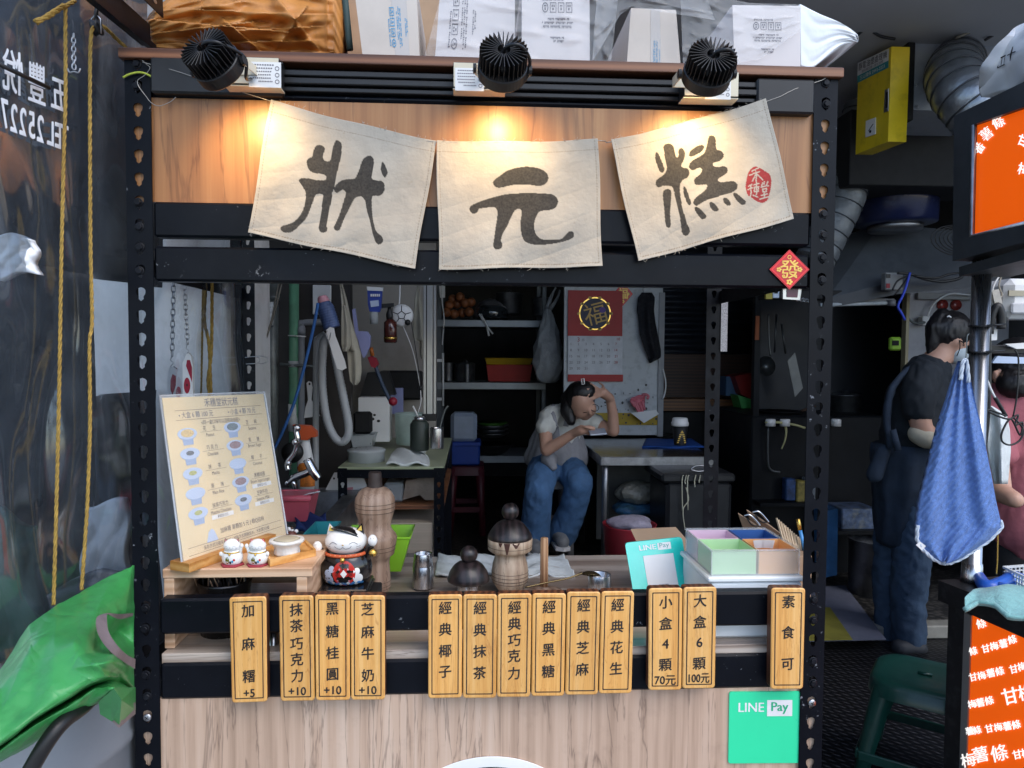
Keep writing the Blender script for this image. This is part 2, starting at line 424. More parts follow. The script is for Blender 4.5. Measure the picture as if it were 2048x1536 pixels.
hair = M('black_hair', (.008, .007, .008), .45, var=.3, stretch=(80, 80, 6), vs=2, bump=.3, bs=3)
# ================================================================ SETTING
bounce_paving = M('pale_concrete_paving', (.30, .30, .29), .85, var=.15, vs=3, bump=.4, bs=300, dirt='#6a6864', ds=3, da=.3)  # unseen street paving, made pale so its bounce lightens ceiling and room
MB().grid(lambda u, v: ((u-.5)*1200, (v-.5)*1200, 0), 2, 2, bounce_paving, smooth=False).build('ground', kind='structure')
FL = .15
def pebble(name, c0, c1, sc_):
    mt, nt, b = newmat(name); vec = coords(nt)
    vo = node(nt, "ShaderNodeTexVoronoi"); vo.inputs['Scale'].default_value = sc_; nt.links.new(vec, vo.inputs['Vector'])
    nt.links.new(ramp(nt, vo.outputs['Distance'], [(.1, C(c1)), (.6, C(c0))]), b.inputs['Base Color']); b.inputs['Roughness'].default_value = .45
    bumpn(nt, b, vo.outputs['Distance'], .4, .004); return mt
MB().bb(-1.7, 3.2, 1.78, 6.2, .02, FL, pebble('pebble_tile', '#1d1c1b', '#56534e', 38)).build('floor', kind='structure')
def diamond_mat():
    mt, nt, b = newmat('diamond_plate')
    def cells(off, ang):
        tc = node(nt, "ShaderNodeTexCoord"); mp = node(nt, "ShaderNodeMapping"); mp.inputs['Scale'].default_value = (22, 22, 22); mp.inputs['Location'].default_value = (off, off, 0)
        mp.inputs['Rotation'].default_value = (0, 0, R(45)); nt.links.new(tc.outputs['Object'], mp.inputs['Vector'])
        fr = node(nt, "ShaderNodeVectorMath", operation='FRACTION'); nt.links.new(mp.outputs[0], fr.inputs[0])
        sb = node(nt, "ShaderNodeVectorMath", operation='SUBTRACT'); sb.inputs[1].default_value = (.5, .5, 0); nt.links.new(fr.outputs[0], sb.inputs[0])
        m2 = node(nt, "ShaderNodeMapping"); m2.inputs['Rotation'].default_value = (0, 0, R(ang)); m2.inputs['Scale'].default_value = (2.3, 9, 0); nt.links.new(sb.outputs[0], m2.inputs['Vector'])
        ln = node(nt, "ShaderNodeVectorMath", operation='LENGTH'); nt.links.new(m2.outputs[0], ln.inputs[0])
        return mathn(nt, 'MAXIMUM', mathn(nt, 'SUBTRACT', 1.0, ln.outputs['Value']), 0.0)
    h = mathn(nt, 'MAXIMUM', cells(0, 45), cells(.5, -45))
    b.inputs['Metallic'].default_value = .7; b.inputs['Roughness'].default_value = .42
    nt.links.new(ramp(nt, h, [(.0, (.018, .018, .021)), (.5, (.10, .10, .11))]), b.inputs['Base Color'])
    bumpn(nt, b, h, .9, .006); return mt
MB().bb(.70, 3.0, -.9, 1.775, .02, .09, diamond_mat(), .004).build('floor_ramp', label='black diamond tread metal ramp plate in front of the kitchen', cat='ramp plate')
wall_pale = M('painted_wall_pale', (.50, .50, .49), .6, var=.08, vs=3, dirt='#8d8a84', ds=2, da=.4, bump=.05)
wall_dark = M('sooty_wall', (.06, .058, .06), .7, var=.3, vs=2, dirt='#2a2725', ds=3)  # dark wall tone with darker blotches
wall_beige = M('beige_wall', (.34, .31, .28), .65, var=.12, vs=3, dirt='#5a5148', ds=2.5, da=.4)
wall_grey = M('grey_steel_wall', (.33, .33, .35), .5, .3, var=.15, vs=4, dirt='#4b2a26', ds=9, da=.25)
ceil_m = M('grey_ceiling', (.46, .47, .48), .8, var=.08, vs=2)
MB().bb(-1.9, 3.3, 6.0, 6.1, 0, 2.9, wall_dark).build('wall_back', label='dark sooty back wall of the shop room', cat='wall', kind='structure')
MB().bb(-1.9, -1.75, .9, 6.0, 0, 2.9, wall_dark).build('wall_left', label='dark side wall behind the sink and pipes', cat='wall', kind='structure')
MB().bb(3.1, 3.25, 1.2, 6.0, 0, 2.9, wall_dark).build('wall_right', label='dark side wall of the kitchen', cat='wall', kind='structure')
MB().bb(-2.2, 3.6, .55, 6.2, 2.72, 2.8, ceil_m).build('ceiling', label='grey ceiling over the shop room', cat='ceiling', kind='structure')
# white column behind the left post, beige partition and the dark pipe recess
c0 = P(178, 700, .82); c1 = P(466, 700, .82)
MB().bb(c0.x, c1.x, .82, 1.25, 0, 2.7, M('glossy_white_column', (.78, .79, .80), .22, var=.08, vs=5, dirt='#9a9890', ds=4, da=.5, coat=.3, bump=.05, bs=6, bd=.02), .01).build('column', label='glossy white painted column behind the hanging chains and ropes', cat='column')
a = P(690, 700, 2.75).x; b_ = P(872, 700, 2.75).x
MB().bb(a-.3, b_, 2.75, 2.85, FL, 2.7, wall_beige).build('partition_wall', label='beige partition wall behind the green topped table', cat='wall')
a = P(470, 700, 2.0).x
MB().bb(a-.2, P(700, 700, 2.0).x, 2.02, 2.08, FL, 2.7, M('dark_panelling', (.028, .024, .022), .6, var=.4, vs=4), 0).build('wood_partition', label='dark brown partition behind the drain pipes', cat='partition')

# ================================================================ STALL FRAME
ZB = zc(1297, .012)                       # counter top
ZT = zc(119); ZTB = zc(139)
stall = T('stall_frame', 'black slotted angle steel food stall with wood panels and counter', 'food stall', (0, 0, 0))
KH = [(90, 12.5), (68, 12.2), (45, 11.2), (20, 8.8), (0, 7.6), (-25, 6.6), (-45, 6.4), (-65, 11.2), (-78, 12.9), (-90, 13.2), (-102, 12.9), (-115, 11.2), (-135, 6.4), (-155, 6.6), (180, 7.6), (160, 8.8), (135, 11.2), (112, 12.2)]
def khr(a):
    a = math.degrees(a)
    t = sorted([(x if x >= -180 else x, r_) for x, r_ in KH]+[(-180, 7.6)])
    for (x0, r0), (x1, r1) in zip(t, t[1:]):
        if x0 <= a <= x1: return lerp(r0, r1, (a-x0)/(x1-x0))/1000
    return .0076
def post(x0, x1, Y, z0, pitch, n, skip, mat, side, th=.0025, flip=False, k=1.0):
    mb = MB(); w_, h_ = (x1-x0), pitch
    for i in range(n):
        zcn = z0-i*pitch; cx = (x0+x1)/2
        outer = []
        for sx, sy, dx, dy in ((-1, 1, 1, 0), (1, 1, 0, -1), (1, -1, -1, 0), (-1, -1, 0, 1)):
            for q in range(4): outer.append((sx*w_/2+dx*w_*q/4, sy*h_/2+dy*h_*q/4))
        if i in skip:
            mb.add([(cx+sx*w_/2, Y, zcn+sy*h_/2) for sx, sy in ((-1, -1), (1, -1), (1, 1), (-1, 1))], [(0, 1, 2, 3)], mat); continue
        inn = []
        for ox, oz in outer:
            an = math.atan2(oz, ox); r_ = khr(an)*k; inn.append((r_*math.cos(an), r_*math.sin(an)*(1 if not flip else -1)))
        if flip: inn = [(r_[0], r_[1]) for r_ in inn]
        N = 16; vs = []
        for yy in (Y, Y+th): vs += [(cx+p[0], yy, zcn+p[1]) for p in outer]+[(cx+p[0], yy, zcn+p[1]) for p in inn]
        fs = []
        for j in range(N):
            j2 = (j+1) % N
            fs += [(j2, j, N+j, N+j2), (2*N+j, 2*N+j2, 3*N+j2, 3*N+j), (N+j2, N+j, 3*N+j, 3*N+j2)]
        mb.add(vs, fs, mat)
    zt, zb = z0+pitch/2, z0-(n-.5)*pitch
    if side < 0: mb.bb(x0, x0+th, Y+.0002, Y+.042, zb, zt, mat)
    else: mb.bb(x1-th, x1, Y+.0002, Y+.042, zb, zt, mat)
    return mb
pz0 = P(285, 126, 0).z; pit = (pz0-P(285, 1520, 0).z)/31
BOLT = [0, 1, 6, 7, 8, 9, 24, 25, 27, 28]
NP = 41
hexb = None
for x0, x1, sd in ((-.765, -.712, -1), (.712, .765, 1)):
    po = post(x0, x1, 0, pz0, pit, NP, [], steel_black, sd, k=1.16).build('post', stall)
    for i in BOLT+[29]:
        if hexb is None:
            q = MB(); mx = Matrix.Rotation(R(90), 3, 'X')
            q.lathe((0, 0, 0), [(0, .0095), (.0015, .0095), (.0022, .0082)], steel_worn, 18, mx, False)
            q.lathe((0, -.0022, 0), [(0, .0072), (.0035, .0072), (.0045, .006)], steel_worn, 6, mx, False)
            hexb = q.build('bolt', po, local=True); o = hexb
            q = MB(); q.lathe((0, -.0005, 0), [(0, .0088), (.002, .0086), (.0035, .006), (.0042, .001)], zinc, 20, mx)
            for an in (.5, 2.07): q.box((0, -.0047, 0), (.009, .001, .0014), black_matt, 0, ry(an))
            scr = q.build('screw', po, local=True)
        if i == 29: o2 = scr if x0 < 0 else scr.copy()
        else: o2 = o if o is not None else hexb.copy(); o = None
        if o2.name not in COL.objects: COL.objects.link(o2)
        o2.parent = po; o2.location = ((x0+x1)/2+random.uniform(-.002, .002), -.0003, pz0-i*pit+random.uniform(-.004, .003)); o2.rotation_euler = (0, random.random()*3, 0)
# rear posts
for pxa, pxb, sd in ((484, 510, -1), (1412, 1441, 1)):
    A, B = P(pxa, 700, .71).x, P(pxb, 700, .71).x
    post(A, B, .71, 2.1, .05, 42, [], steel_worn, sd).build('post', stall)
    if sd < 0: MB().bb(A-.03, A, .70, .7125, 0, 2.1, steel_worn).build('post_flange', stall)
def beam(y0, y1, nm='beam', yy=.0035, dep=.035, bev=.005, mat=steel_black, x=.7119):
    return MB().bb(-x, x, yy, yy+dep, zc(y1), zc(y0), mat, bev).build(nm, stall)
beam(413, 482.5); beam(500.5, 569); beam(1192, 1261.5); beam(1318.5, 1389)
beam(139.5, 209, yy=.022, bev=.002)
beam(196, 208, 'lip_rail', yy=.004, dep=.018)
MB().bb(-.712, .712, .69, .72, ZB-.075, ZB-.025, steel_worn).build('beam', stall)
MB().bb(-.7615, .7615, .0075, .020, zc(413.5), zc(209), fascia_wood).build('fascia_panel', stall)
MB().bb(-.7615, .7615, .008, .020, .18, zc(1389), panel_wood).build('front_panel', stall)
MB().bb(-.7115, .7115, .0105, .735, ZB-.023, ZB, counter_wood, .0012).build('countertop', stall)
MB().bb(-.772, .772, -.012, .68, ZTB, ZT, edge_wood, .0015).build('top_board', stall)
for sx in (-1, 1):
    for z in (ZB-.06, 1.62, 2.0): MB().bb(sx*.7595-.0015, sx*.7595+.0015, .043, .71, z, z+.04, steel_worn).build('side_rail', stall)
# lighting track along the top beam
tr = T('lighting_track', 'black grooved lighting track running under the top board', 'lighting track', (0, .02, zc(190)))
q = MB()
xa, xb = P(566, 160, 0).x, P(1512, 160, 0).x
q.bb(xa, xb, -.006, .0215, zc(163), zc(151), black_plastic, .002); q.bb(xa, xb, -.010, .0215, zc(180), zc(167.5), black_plastic, .002); q.bb(xa, xb, -.004, .0215, zc(193), zc(184), black_plastic, .0015)
q.build('rail', tr)
for xx0, xx1, yy0, yy1 in ((302, 566, 121, 186), (1512, 1629, 160, 226)):
    A, B = P(xx0, yy1, -.01), P(xx1, yy0, -.01)
    MB().bb(max(A.x, -.71), min(B.x, .71), -.014, .0215, A.z, B.z, black_plastic, .004).build('end_cover', tr)

# ---------------------------------------------------------------- lamps
warm = M('lit_lamp_lens', (1, .66, .28), .4, emit=14)
cream = M('cream_bracket', (.62, .56, .42), .4, var=.06)
lamp_black = M('lamp_black', (.010, .010, .011), .38, var=.2)
lab_grey = ink_grey
def make_lamp(pxh, pyh, ax, boxpx, labpx, label, pw, flipbox):
    Y0 = -.15; c = P(pxh, pyh, Y0)
    A, B = P(boxpx[0], boxpx[3], -.03), P(boxpx[1], boxpx[2], -.03)
    t = T('spot_lamp', label, 'lamp', ((A.x+B.x)/2, -.03, A.z), 'lit spot lamps on the track above the banners')
    ax = V(ax).normalized(); q_ = ax.to_track_quat('Z', 'X').to_matrix()
    h = MB(); h.lathe(c, [(-.014, .0465), (-.012, .048), (.010, .048), (.012, .0465), (.012, .004)], lamp_black, 40, q_, False)
    h.lathe(c, [(-.014, .0465), (-.014, .040), (-.006, .038), (-.006, .001)], lamp_black, 40, q_)
    hd = h.build('lamp_head', t)
    f = MB(); f.lathe(c, [(.012, .030), (.026, .026), (.033, .012), (.037, .011), (.038, .001)], lamp_black, 24, q_)
    for k in range(30):
        an = 2*math.pi*k/30; m3 = q_ @ rz(an)
        f.box(c+m3 @ V((.029, 0, .030)), (.034, .0016, .036), lamp_black, .0004, m3)
    f.build('heat_sink', hd)
    l = MB(); l.lathe(c, [(-.0085, .001), (-.0085, .037), (-.008, .037), (-.008, .001)], warm, 24, q_); l.build('lens', hd)
    bx = MB(); bx.bb(A.x, B.x, -.052, -.0105, A.z-.0, B.z, lamp_black, .002)
    bx.bb(A.x+.001, B.x-.001, -.0535, -.052, A.z+.002, B.z-.002, cream)
    bx.bb(A.x-.0005, B.x+.0005, -.05, -.012, A.z-.0025, A.z-.0002, cream)
    L0, L1 = P(labpx[0], labpx[3], -.054), P(labpx[1], labpx[2], -.054)
    bx.bb(L0.x, L1.x, -.0542, -.0536, L0.z, L1.z, paper)
    FQ = quadF((L0.x, -.0548, L0.z), (L1.x, -.0548, L0.z), (L0.x, -.0548, L1.z), (L1.x, -.0548, L1.z))
    for i, (w0, w1) in enumerate(((.1, .8), (.08, .75), (.1, .72), (.08, .7), (.12, .7), (.3, .75))):
        y = .86-.13*i
        for j in range(9):
            u0 = w0+(w1-w0)*j/9; bx.flat([(u0, y), (u0+(w1-w0)*.075, y), (u0+(w1-w0)*.075, y+.05), (u0, y+.05)], FQ, lab_grey)
    for i in range(3): ring2(bx, FQ, ell(.88, .75-.26*i, .07, .09, 12), ell(.88, .75-.26*i, .05, .06, 12), lab_grey)
    bx.build('driver_box', t)
    br = MB(); side = q_ @ V((0, 1, 0)); side = V((1, 0, 0))-ax*ax.x; side.normalize()
    for s_ in (-1, 1):
        pv = c+side*s_*.051
        br.tube([pv, pv+side*s_*.006], .009, lamp_black, 12, False)
        en = V((c.x+s_*.040, -.054, (A.z+B.z)/2))
        d = (en-pv).normalized(); nrm = d.cross(side).normalized()
        w_ = nrm*.010
        br.prism([pv-w_+side*s_*.002, en-w_, en+w_, pv+w_+side*s_*.002], side*s_*.0018, cream)
    br.bb(c.x-.042, c.x+.042, -.0565, -.0537, (A.z+B.z)/2-.010, (A.z+B.z)/2+.010, cream)
    br.build('bracket', t)
    cb = MB(); p0 = c+ax*.038; sx_ = 1 if flipbox else -1
    cb.tube([p0, p0+ax*.014+V((sx_*.006, -.004, 0)), p0+V((sx_*.03, -.02, .006)), c+V((sx_*.052, -.012, .014)), c+V((sx_*.045, .02, -.012)), V((c.x+sx_*.03, -.05, A.z+.012))], .0034, lamp_black, 8, True, 7)
    cb.build('cable', t)
    sl = bpy.data.lights.new('lamp_beam', 'SPOT'); sl.energy = pw; sl.color = (1, .66, .30); sl.spot_size = R(125); sl.spot_blend = 1.; sl.shadow_soft_size = .03
    so = bpy.data.objects.new('lamp_beam', sl); COL.objects.link(so); so.parent = hd
    pl = c-ax*.016; so.location = pl-t.location; so.rotation_euler = V((ax.x*.6, -.62, .8)).to_track_quat('Z', 'Y').to_euler()
LP = 5.2
make_lamp(437, 133, (-.30, -.86, .42), (455, 564, 124, 176), (498, 562, 125, 174), 'lit black finned spot lamp at the left, under the orange tarpaulin', LP, True)
make_lamp(1005, 139, (.02, -.86, .42), (907, 1010, 135, 183), (910, 968, 137, 181), 'lit black finned spot lamp over the middle banner', LP, True)
make_lamp(1414, 148, (-.04, -.86, .42), (1362, 1470, 152, 200), (1410, 1462, 158, 198), 'lit black finned spot lamp over the right banner', LP, True)

# ---------------------------------------------------------------- banners: cloth with printed characters
def cloth_mat():
    mt, nt, b = newmat('natural_canvas'); vec = coords(nt, (1, 1, 1), True)
    at = node(nt, "ShaderNodeAttribute", attribute_name='ink'); sp = node(nt, "ShaderNodeSeparateColor"); nt.links.new(at.outputs['Color'], sp.inputs[0])
    base = ramp(nt, noise(nt, vec, 9, 6, .6), [(.3, C('#9a958b')), (.7, C('#aea89c'))])
    spots = ramp(nt, noise(nt, vec, 60, 3, .6), [(.70, (0, 0, 0)), (.78, (.45,)*3)])
    base = mixc(nt, spots, base, C('#8a7c66'))
    smud = ramp(nt, noise(nt, vec, 5, 7, .7, .5), [(.55, (0, 0, 0)), (.75, (.35,)*3)]); base = mixc(nt, smud, base, C('#8f8a84'))
    ik = ramp(nt, noise(nt, vec, 240, 3), [(.3, C('#1f1e1d')), (.75, C('#3d3b37'))])
    c = mixc(nt, sp.outputs[0], base, ik)
    c = mixc(nt, sp.outputs[1], c, C('#8e2a2c'))
    c = mixc(nt, sp.outputs[2], c, C('#6e6150'))
    nt.links.new(c, b.inputs['Base Color']); b.inputs['Roughness'].default_value = .9; b.inputs['Sheen Weight'].default_value = .2
    v2 = coords(nt, (900, 900, 900)); wv = node(nt, "ShaderNodeTexWave"); wv.inputs['Scale'].default_value = .5; nt.links.new(v2, wv.inputs['Vector'])
    p = bumpn(nt, b, noise(nt, vec, 34, 5, .6), .5, .006); bumpn(nt, b, wv.outputs['Fac'], .12, .0006, p)
    return mt
canvas = cloth_mat()
def inpoly(px, py, poly):
    x = np.array([p[0] for p in poly]); y = np.array([p[1] for p in poly]); ins = np.zeros(px.shape, bool); j = len(poly)-1
    for i in range(len(poly)):
        c_ = ((y[i] > py) != (y[j] > py)) & (px < (x[j]-x[i])*(py-y[i])/(y[j]-y[i]+1e-12)+x[i]); ins ^= c_; j = i
    return ins
def segd(px, py, pts):
    d = np.full(px.shape, 1e9)
    for (x0, y0), (x1, y1) in zip(pts, pts[1:]):
        dx, dy = x1-x0, y1-y0; t = np.clip(((px-x0)*dx+(py-y0)*dy)/(dx*dx+dy*dy+1e-9), 0, 1); d = np.minimum(d, np.hypot(px-x0-t*dx, py-y0-t*dy))
    return d
def smooth2(poly): return [(p.x, p.y) for p in catmull([V((x, y, 0)) for x, y in poly], 3, True)]
def banner(label, cor, zo, zs, polys, red=None, white=(), seed=0):
    TL, TR, BR, BL = cor; nu, nv = 250, 200; Yb = -.011
    rr = np.random.RandomState(seed); ph = rr.rand(8)*6
    U, W = np.meshgrid(np.linspace(0, 1, nu+1), np.linspace(0, 1, nv+1))
    def pxpy(u, v):
        sag = 4*u*(1-u)
        x = TL[0]*(1-u)*(1-v)+TR[0]*u*(1-v)+BL[0]*(1-u)*v+BR[0]*u*v; y = TL[1]*(1-u)*(1-v)+TR[1]*u*(1-v)+BL[1]*(1-u)*v+BR[1]*u*v
        return x+2.2*np.sin(v*7+ph[0])*(1-2*u)*.6, y+sag*(1-v)*4+1.2*np.sin(u*11+ph[1])*np.abs(2*v-1)
    PX_, PY_ = pxpy(U, W)
    ZX = (PX_-zo[0])*zs; ZY = (PY_-zo[1])*zs
    ink = np.zeros(ZX.shape+(4,), np.float32); ink[..., 3] = 1
    for p in polys: ink[..., 0] = np.maximum(ink[..., 0], inpoly(ZX, ZY, smooth2(p)))
    if red:
        rd = inpoly(ZX, ZY, smooth2(red))
        for st in white: rd &= segd(ZX, ZY, st) > 5.5
        ink[..., 1] = rd
    ew = np.minimum(np.minimum(U, 1-U)*340, np.minimum(1-W, 9)*260)
    st = (np.abs(ew-7) < 1.0) & (np.sin((U*340+W*260)*1.1) > -.3)
    st |= (np.abs(W*260-22) < 1.0) & (np.sin(U*340*1.1) > -.3)
    ink[..., 2] = st*.75*(1-ink[..., 0])
    # folds of the hanging cloth
    D = -.0045*(np.sin(U*5+ph[2]+W*2.2)+.6*np.sin(U*9.5+ph[3]-W*3.)+.35*np.sin(W*13+U*4+ph[4]))*(.35+.65*W)
    D += -.0018*np.sin(U*23+W*9+ph[5])*W-.0014*np.abs(np.sin(U*6.2+W*15+ph[6]))**.5*W
    hem = np.clip(1-ew/9, 0, 1); D -= .0012*hem
    vs = []; q = MB()
    for j in range(nv+1):
        for i in range(nu+1): vs.append(P(PX_[j, i], PY_[j, i], Yb+min(0.006, float(D[j, i]))-.004))
    W_ = nu+1; n = len(vs)
    fs = [(j*W_+i, (j+1)*W_+i, (j+1)*W_+i+1, j*W_+i+1) for j in range(nv) for i in range(nu)]
    q.add(vs, fs, canvas, True)
    q.add([v+V((0, .0012, 0)) for v in vs], [tuple(reversed(f)) for f in fs], canvas, True)
    e = [i for i in range(nu+1)]+[j*W_+nu for j in range(1, nv+1)]+[nv*W_+i for i in range(nu-1, -1, -1)]+[j*W_ for j in range(nv-1, 0, -1)]
    for k in range(len(e)):
        q.f.append((e[k], e[(k+1) % len(e)], n+e[(k+1) % len(e)], n+e[k])); q.m.append(0); q.s.append(True)
    at = ink.reshape(-1, 4); q.attr = np.concatenate([at, np.tile([0, 0, 0, 1], (n, 1))])
    # frayed threads
    for k in range(40):
        u = rr.rand(); v = 0. if k % 3 else 1.; p = P(*[float(z) for z in pxpy(u, v)], Yb-.005)
        d = V((rr.randn()*.004, -.001, (rr.rand()*.005+.002)*(1 if v == 0 else -1))); q.tube([p-d*.3, p+d*.6, p+d+V((rr.randn()*.002, 0, 0))], .00035, canvas, 4)
    q.attr = np.concatenate([q.attr, np.tile([0, 0, 0, 1], (len(q.v)-len(q.attr), 1))])
    return q.build('cloth_banner', label=label, cat='banner', group='cloth banners hung across the stall front')
B1 = [[(768,398),(800,420),(806,460),(798,540),(780,620),(765,680),(752,740),(742,790),(735,830),(722,860),(720,900),(708,960),(695,1000),(688,1050),(680,1110),(672,1150),(682,1175),(668,1200),(640,1208),(612,1195),(604,1160),(612,1100),(625,1030),(632,970),(640,900),(640,872),(610,868),(578,876),(565,900),(556,930),(540,970),(510,1050),(480,1100),(440,1140),(400,1180),(360,1205),(320,1208),(285,1198),(266,1170),(285,1148),(330,1136),(380,1115),(420,1080),(455,1030),(475,980),(488,910),(488,850),(470,820),(450,785),(428,752),(440,735),(480,728),(520,735),(570,745),(640,748),(666,742),(668,715),(640,695),(590,688),(540,675),(515,650),(500,615),(500,575),(520,555),(545,540),(556,500),(568,462),(595,440),(625,440),(652,460),(658,480),(645,515),(640,550),(655,575),(685,582),(703,575),(712,540),(722,480),(738,430),(750,405)],
[(1045,532),(1075,545),(1087,575),(1085,620),(1075,680),(1068,725),(1085,745),(1120,750),(1160,758),(1180,785),(1180,830),(1165,865),(1130,885),(1085,885),(1070,900),(1070,980),(1075,1060),(1090,1140),(1110,1200),(1145,1230),(1168,1265),(1160,1300),(1130,1312),(1105,1295),(1090,1260),(1075,1210),(1060,1140),(1045,1080),(1030,1030),(1020,980),(1008,925),(985,895),(960,890),(930,900),(905,930),(880,980),(850,1040),(825,1090),(805,1140),(790,1180),(765,1193),(742,1180),(738,1155),(760,1110),(785,1050),(805,990),(825,920),(842,870),(830,840),(810,832),(785,850),(760,858),(742,845),(740,820),(755,790),(790,758),(840,740),(890,737),(920,733),(940,700),(960,650),(980,590),(1005,550)],
[(1165,586),(1180,605),(1195,640),(1209,680),(1200,705),(1187,724),(1168,710),(1155,680),(1147,645),(1153,605)]]
B2 = [[(665,555),(690,520),(740,485),(800,440),(870,412),(950,395),(1020,388),(1100,395),(1170,412),(1225,445),(1252,490),(1250,535),(1225,570),(1180,590),(1120,590),(1050,580),(970,577),(900,580),(840,590),(780,605),(730,612),(690,600)],
[(417,840),(440,800),(500,770),(580,740),(680,710),(800,682),(920,672),(1050,667),(1180,672),(1290,680),(1340,715),(1357,755),(1345,800),(1310,835),(1260,850),(1200,855),(1155,870),(1130,910),(1110,960),(1103,1020),(1115,1090),(1150,1135),(1200,1160),(1280,1162),(1370,1158),(1410,1140),(1440,1105),(1480,1072),(1515,1080),(1526,1110),(1515,1140),(1470,1165),(1400,1185),(1320,1202),(1240,1212),(1160,1217),(1080,1210),(1020,1190),(985,1150),(965,1080),(957,1000),(965,930),(970,870),(960,840),(925,838),(895,860),(860,920),(830,990),(800,1050),(770,1100),(755,1150),(752,1180),(768,1210),(755,1250),(720,1267),(690,1260),(670,1225),(675,1180),(685,1110),(695,1030),(708,950),(715,880),(705,840),(680,818),(620,820),(560,828),(520,835),(500,870),(470,885),(440,878)]]
B3 = [[(452,504),(470,515),(485,550),(505,600),(522,650),(515,675),(495,682),(475,660),(455,610),(443,560),(440,525)],
[(545,427),(575,428),(598,445),(608,480),(615,520),(630,548),(645,535),(643,500),(650,475),(668,465),(690,478),(702,510),(698,555),(680,595),(668,625),(690,640),(720,642),(740,665),(740,700),(720,728),(690,742),(668,765),(658,800),(660,860),(668,920),(680,990),(700,1060),(720,1130),(745,1180),(742,1210),(722,1235),(695,1232),(675,1205),(668,1150),(660,1090),(645,1020),(630,950),(615,890),(605,840),(585,805),(550,797),(510,798),(470,810),(447,790),(448,755),(480,725),(520,695),(540,660),(540,620),(530,570),(520,510),(512,460),(525,435)],
[(540,825),(565,828),(582,850),(580,920),(575,990),(572,1060),(578,1120),(572,1160),(552,1167),(532,1140),(525,1080),(520,1000),(512,930),(508,870),(518,838)],
[(697,800),(712,820),(728,860),(745,910),(756,950),(742,968),(722,950),(705,910),(690,860),(688,820)],
[(738,525),(750,490),(790,460),(830,440),(860,440),(870,465),(850,495),(810,520),(770,540),(745,538)],
[(930,356),(958,362),(972,390),(975,450),(985,480),(1020,492),(1042,520),(1035,555),(1005,580),(965,590),(948,605),(960,628),(1000,632),(1045,625),(1075,645),(1072,680),(1040,708),(1005,728),(990,745),(1010,765),(1060,762),(1120,755),(1160,780),(1160,820),(1125,850),(1070,870),(1000,890),(930,910),(870,935),(820,965),(795,972),(775,945),(790,910),(830,875),(870,845),(895,810),(890,788),(850,788),(810,790),(785,775),(785,740),(810,715),(840,690),(852,660),(835,640),(800,650),(765,660),(740,640),(742,605),(770,575),(820,545),(860,520),(880,490),(892,450),(905,390),(915,362)],
[(795,980),(825,990),(860,1025),(890,1060),(880,1085),(850,1090),(825,1065),(800,1030),(788,1000)],[(925,937),(950,945),(980,975),(998,1005),(980,1022),(950,1015),(925,985),(917,955)],[(1045,903),(1075,910),(1103,945),(1098,968),(1075,970),(1045,945),(1036,920)],[(1135,857),(1165,870),(1205,905),(1237,935),(1225,962),(1195,962),(1160,930),(1135,895),(1127,870)]]
SEAL = [(1320,627),(1355,640),(1400,665),(1445,695),(1460,750),(1455,820),(1440,880),(1425,925),(1375,947),(1330,930),(1290,905),(1255,880),(1235,820),(1240,760),(1255,690),(1285,645)]
SW = [[(1290,668),(1345,642)],[(1268,705),(1330,680),(1355,672)],[(1322,660),(1330,700),(1326,760)],[(1328,690),(1295,755)],[(1330,690),(1385,745)],[(1262,800),(1290,785)],[(1255,830),(1292,815)],[(1277,795),(1285,850),(1275,895)],[(1308,790),(1352,775)],[(1312,810),(1348,805),(1345,845),(1312,850),(1312,810)],[(1330,770),(1330,875)],[(1300,880),(1340,895)],[(1375,800),(1385,770)],[(1395,785),(1400,760)],[(1430,760),(1415,800)],[(1370,810),(1435,795)],[(1385,825),(1418,820),(1415,848),(1388,850),(1385,825)],[(1372,880),(1425,868)],[(1398,850),(1400,905)],[(1360,915),(1435,895)]]
banner('cream canvas banner with the character 狀, hung leftmost', ((541,200),(873,281),(830,537),(496,466)), (500,190), 4.389, B1, seed=1)
banner('cream canvas banner with the character 元, hung in the middle', ((873,280),(1196,278),(1205,533),(878,539)), (860,260), 5.297, B2, seed=2)
banner('cream canvas banner with the character 糕 and a red seal', ((1221,280),(1533,197),(1589,438),(1276,523)), (1210,190), 4.39, B3, SEAL, SW, seed=5)
wire = M('tarnished_wire', (.3, .29, .27), .4, .8)
q = MB(); q.tube([P(x, y, Y) for x, y, Y in ((284,124,-.012),(310,131,-.01),(345,140,-.014),(400,158,-.016),(470,180,-.016),(541,202,-.016),(600,222,-.008),(700,252,-.007),(800,274,-.007),(872,284,-.012),(1000,290,-.007),(1196,281,-.012),(1221,284,-.012),(1350,250,-.006),(1533,203,-.014),(1590,178,-.014),(1645,160,-.006),(1652,152,-.008))], .0009, wire, 6, True, 3)
q.tube([P(x, y, -.007) for x, y in ((284,120),(292,128),(300,136),(290,150),(276,160),(277,172),(290,190),(302,205),(318,212),(340,204),(352,194))], .0008, wire, 6, True, 4)
q.build('hanging_wire', label='thin twisted wire strung between the posts carrying the banners', cat='wire')
gw = MB(); gw.tube([P(x, y, -.006) for x, y in ((246,155),(258,149),(275,145),(290,147),(304,154))], .0022, M('yellow_green_cable', (.35, .42, .05), .45), 8, True, 4)
gw.build('earth_cable', label='short yellow-green cable crossing the left post top', cat='cable')

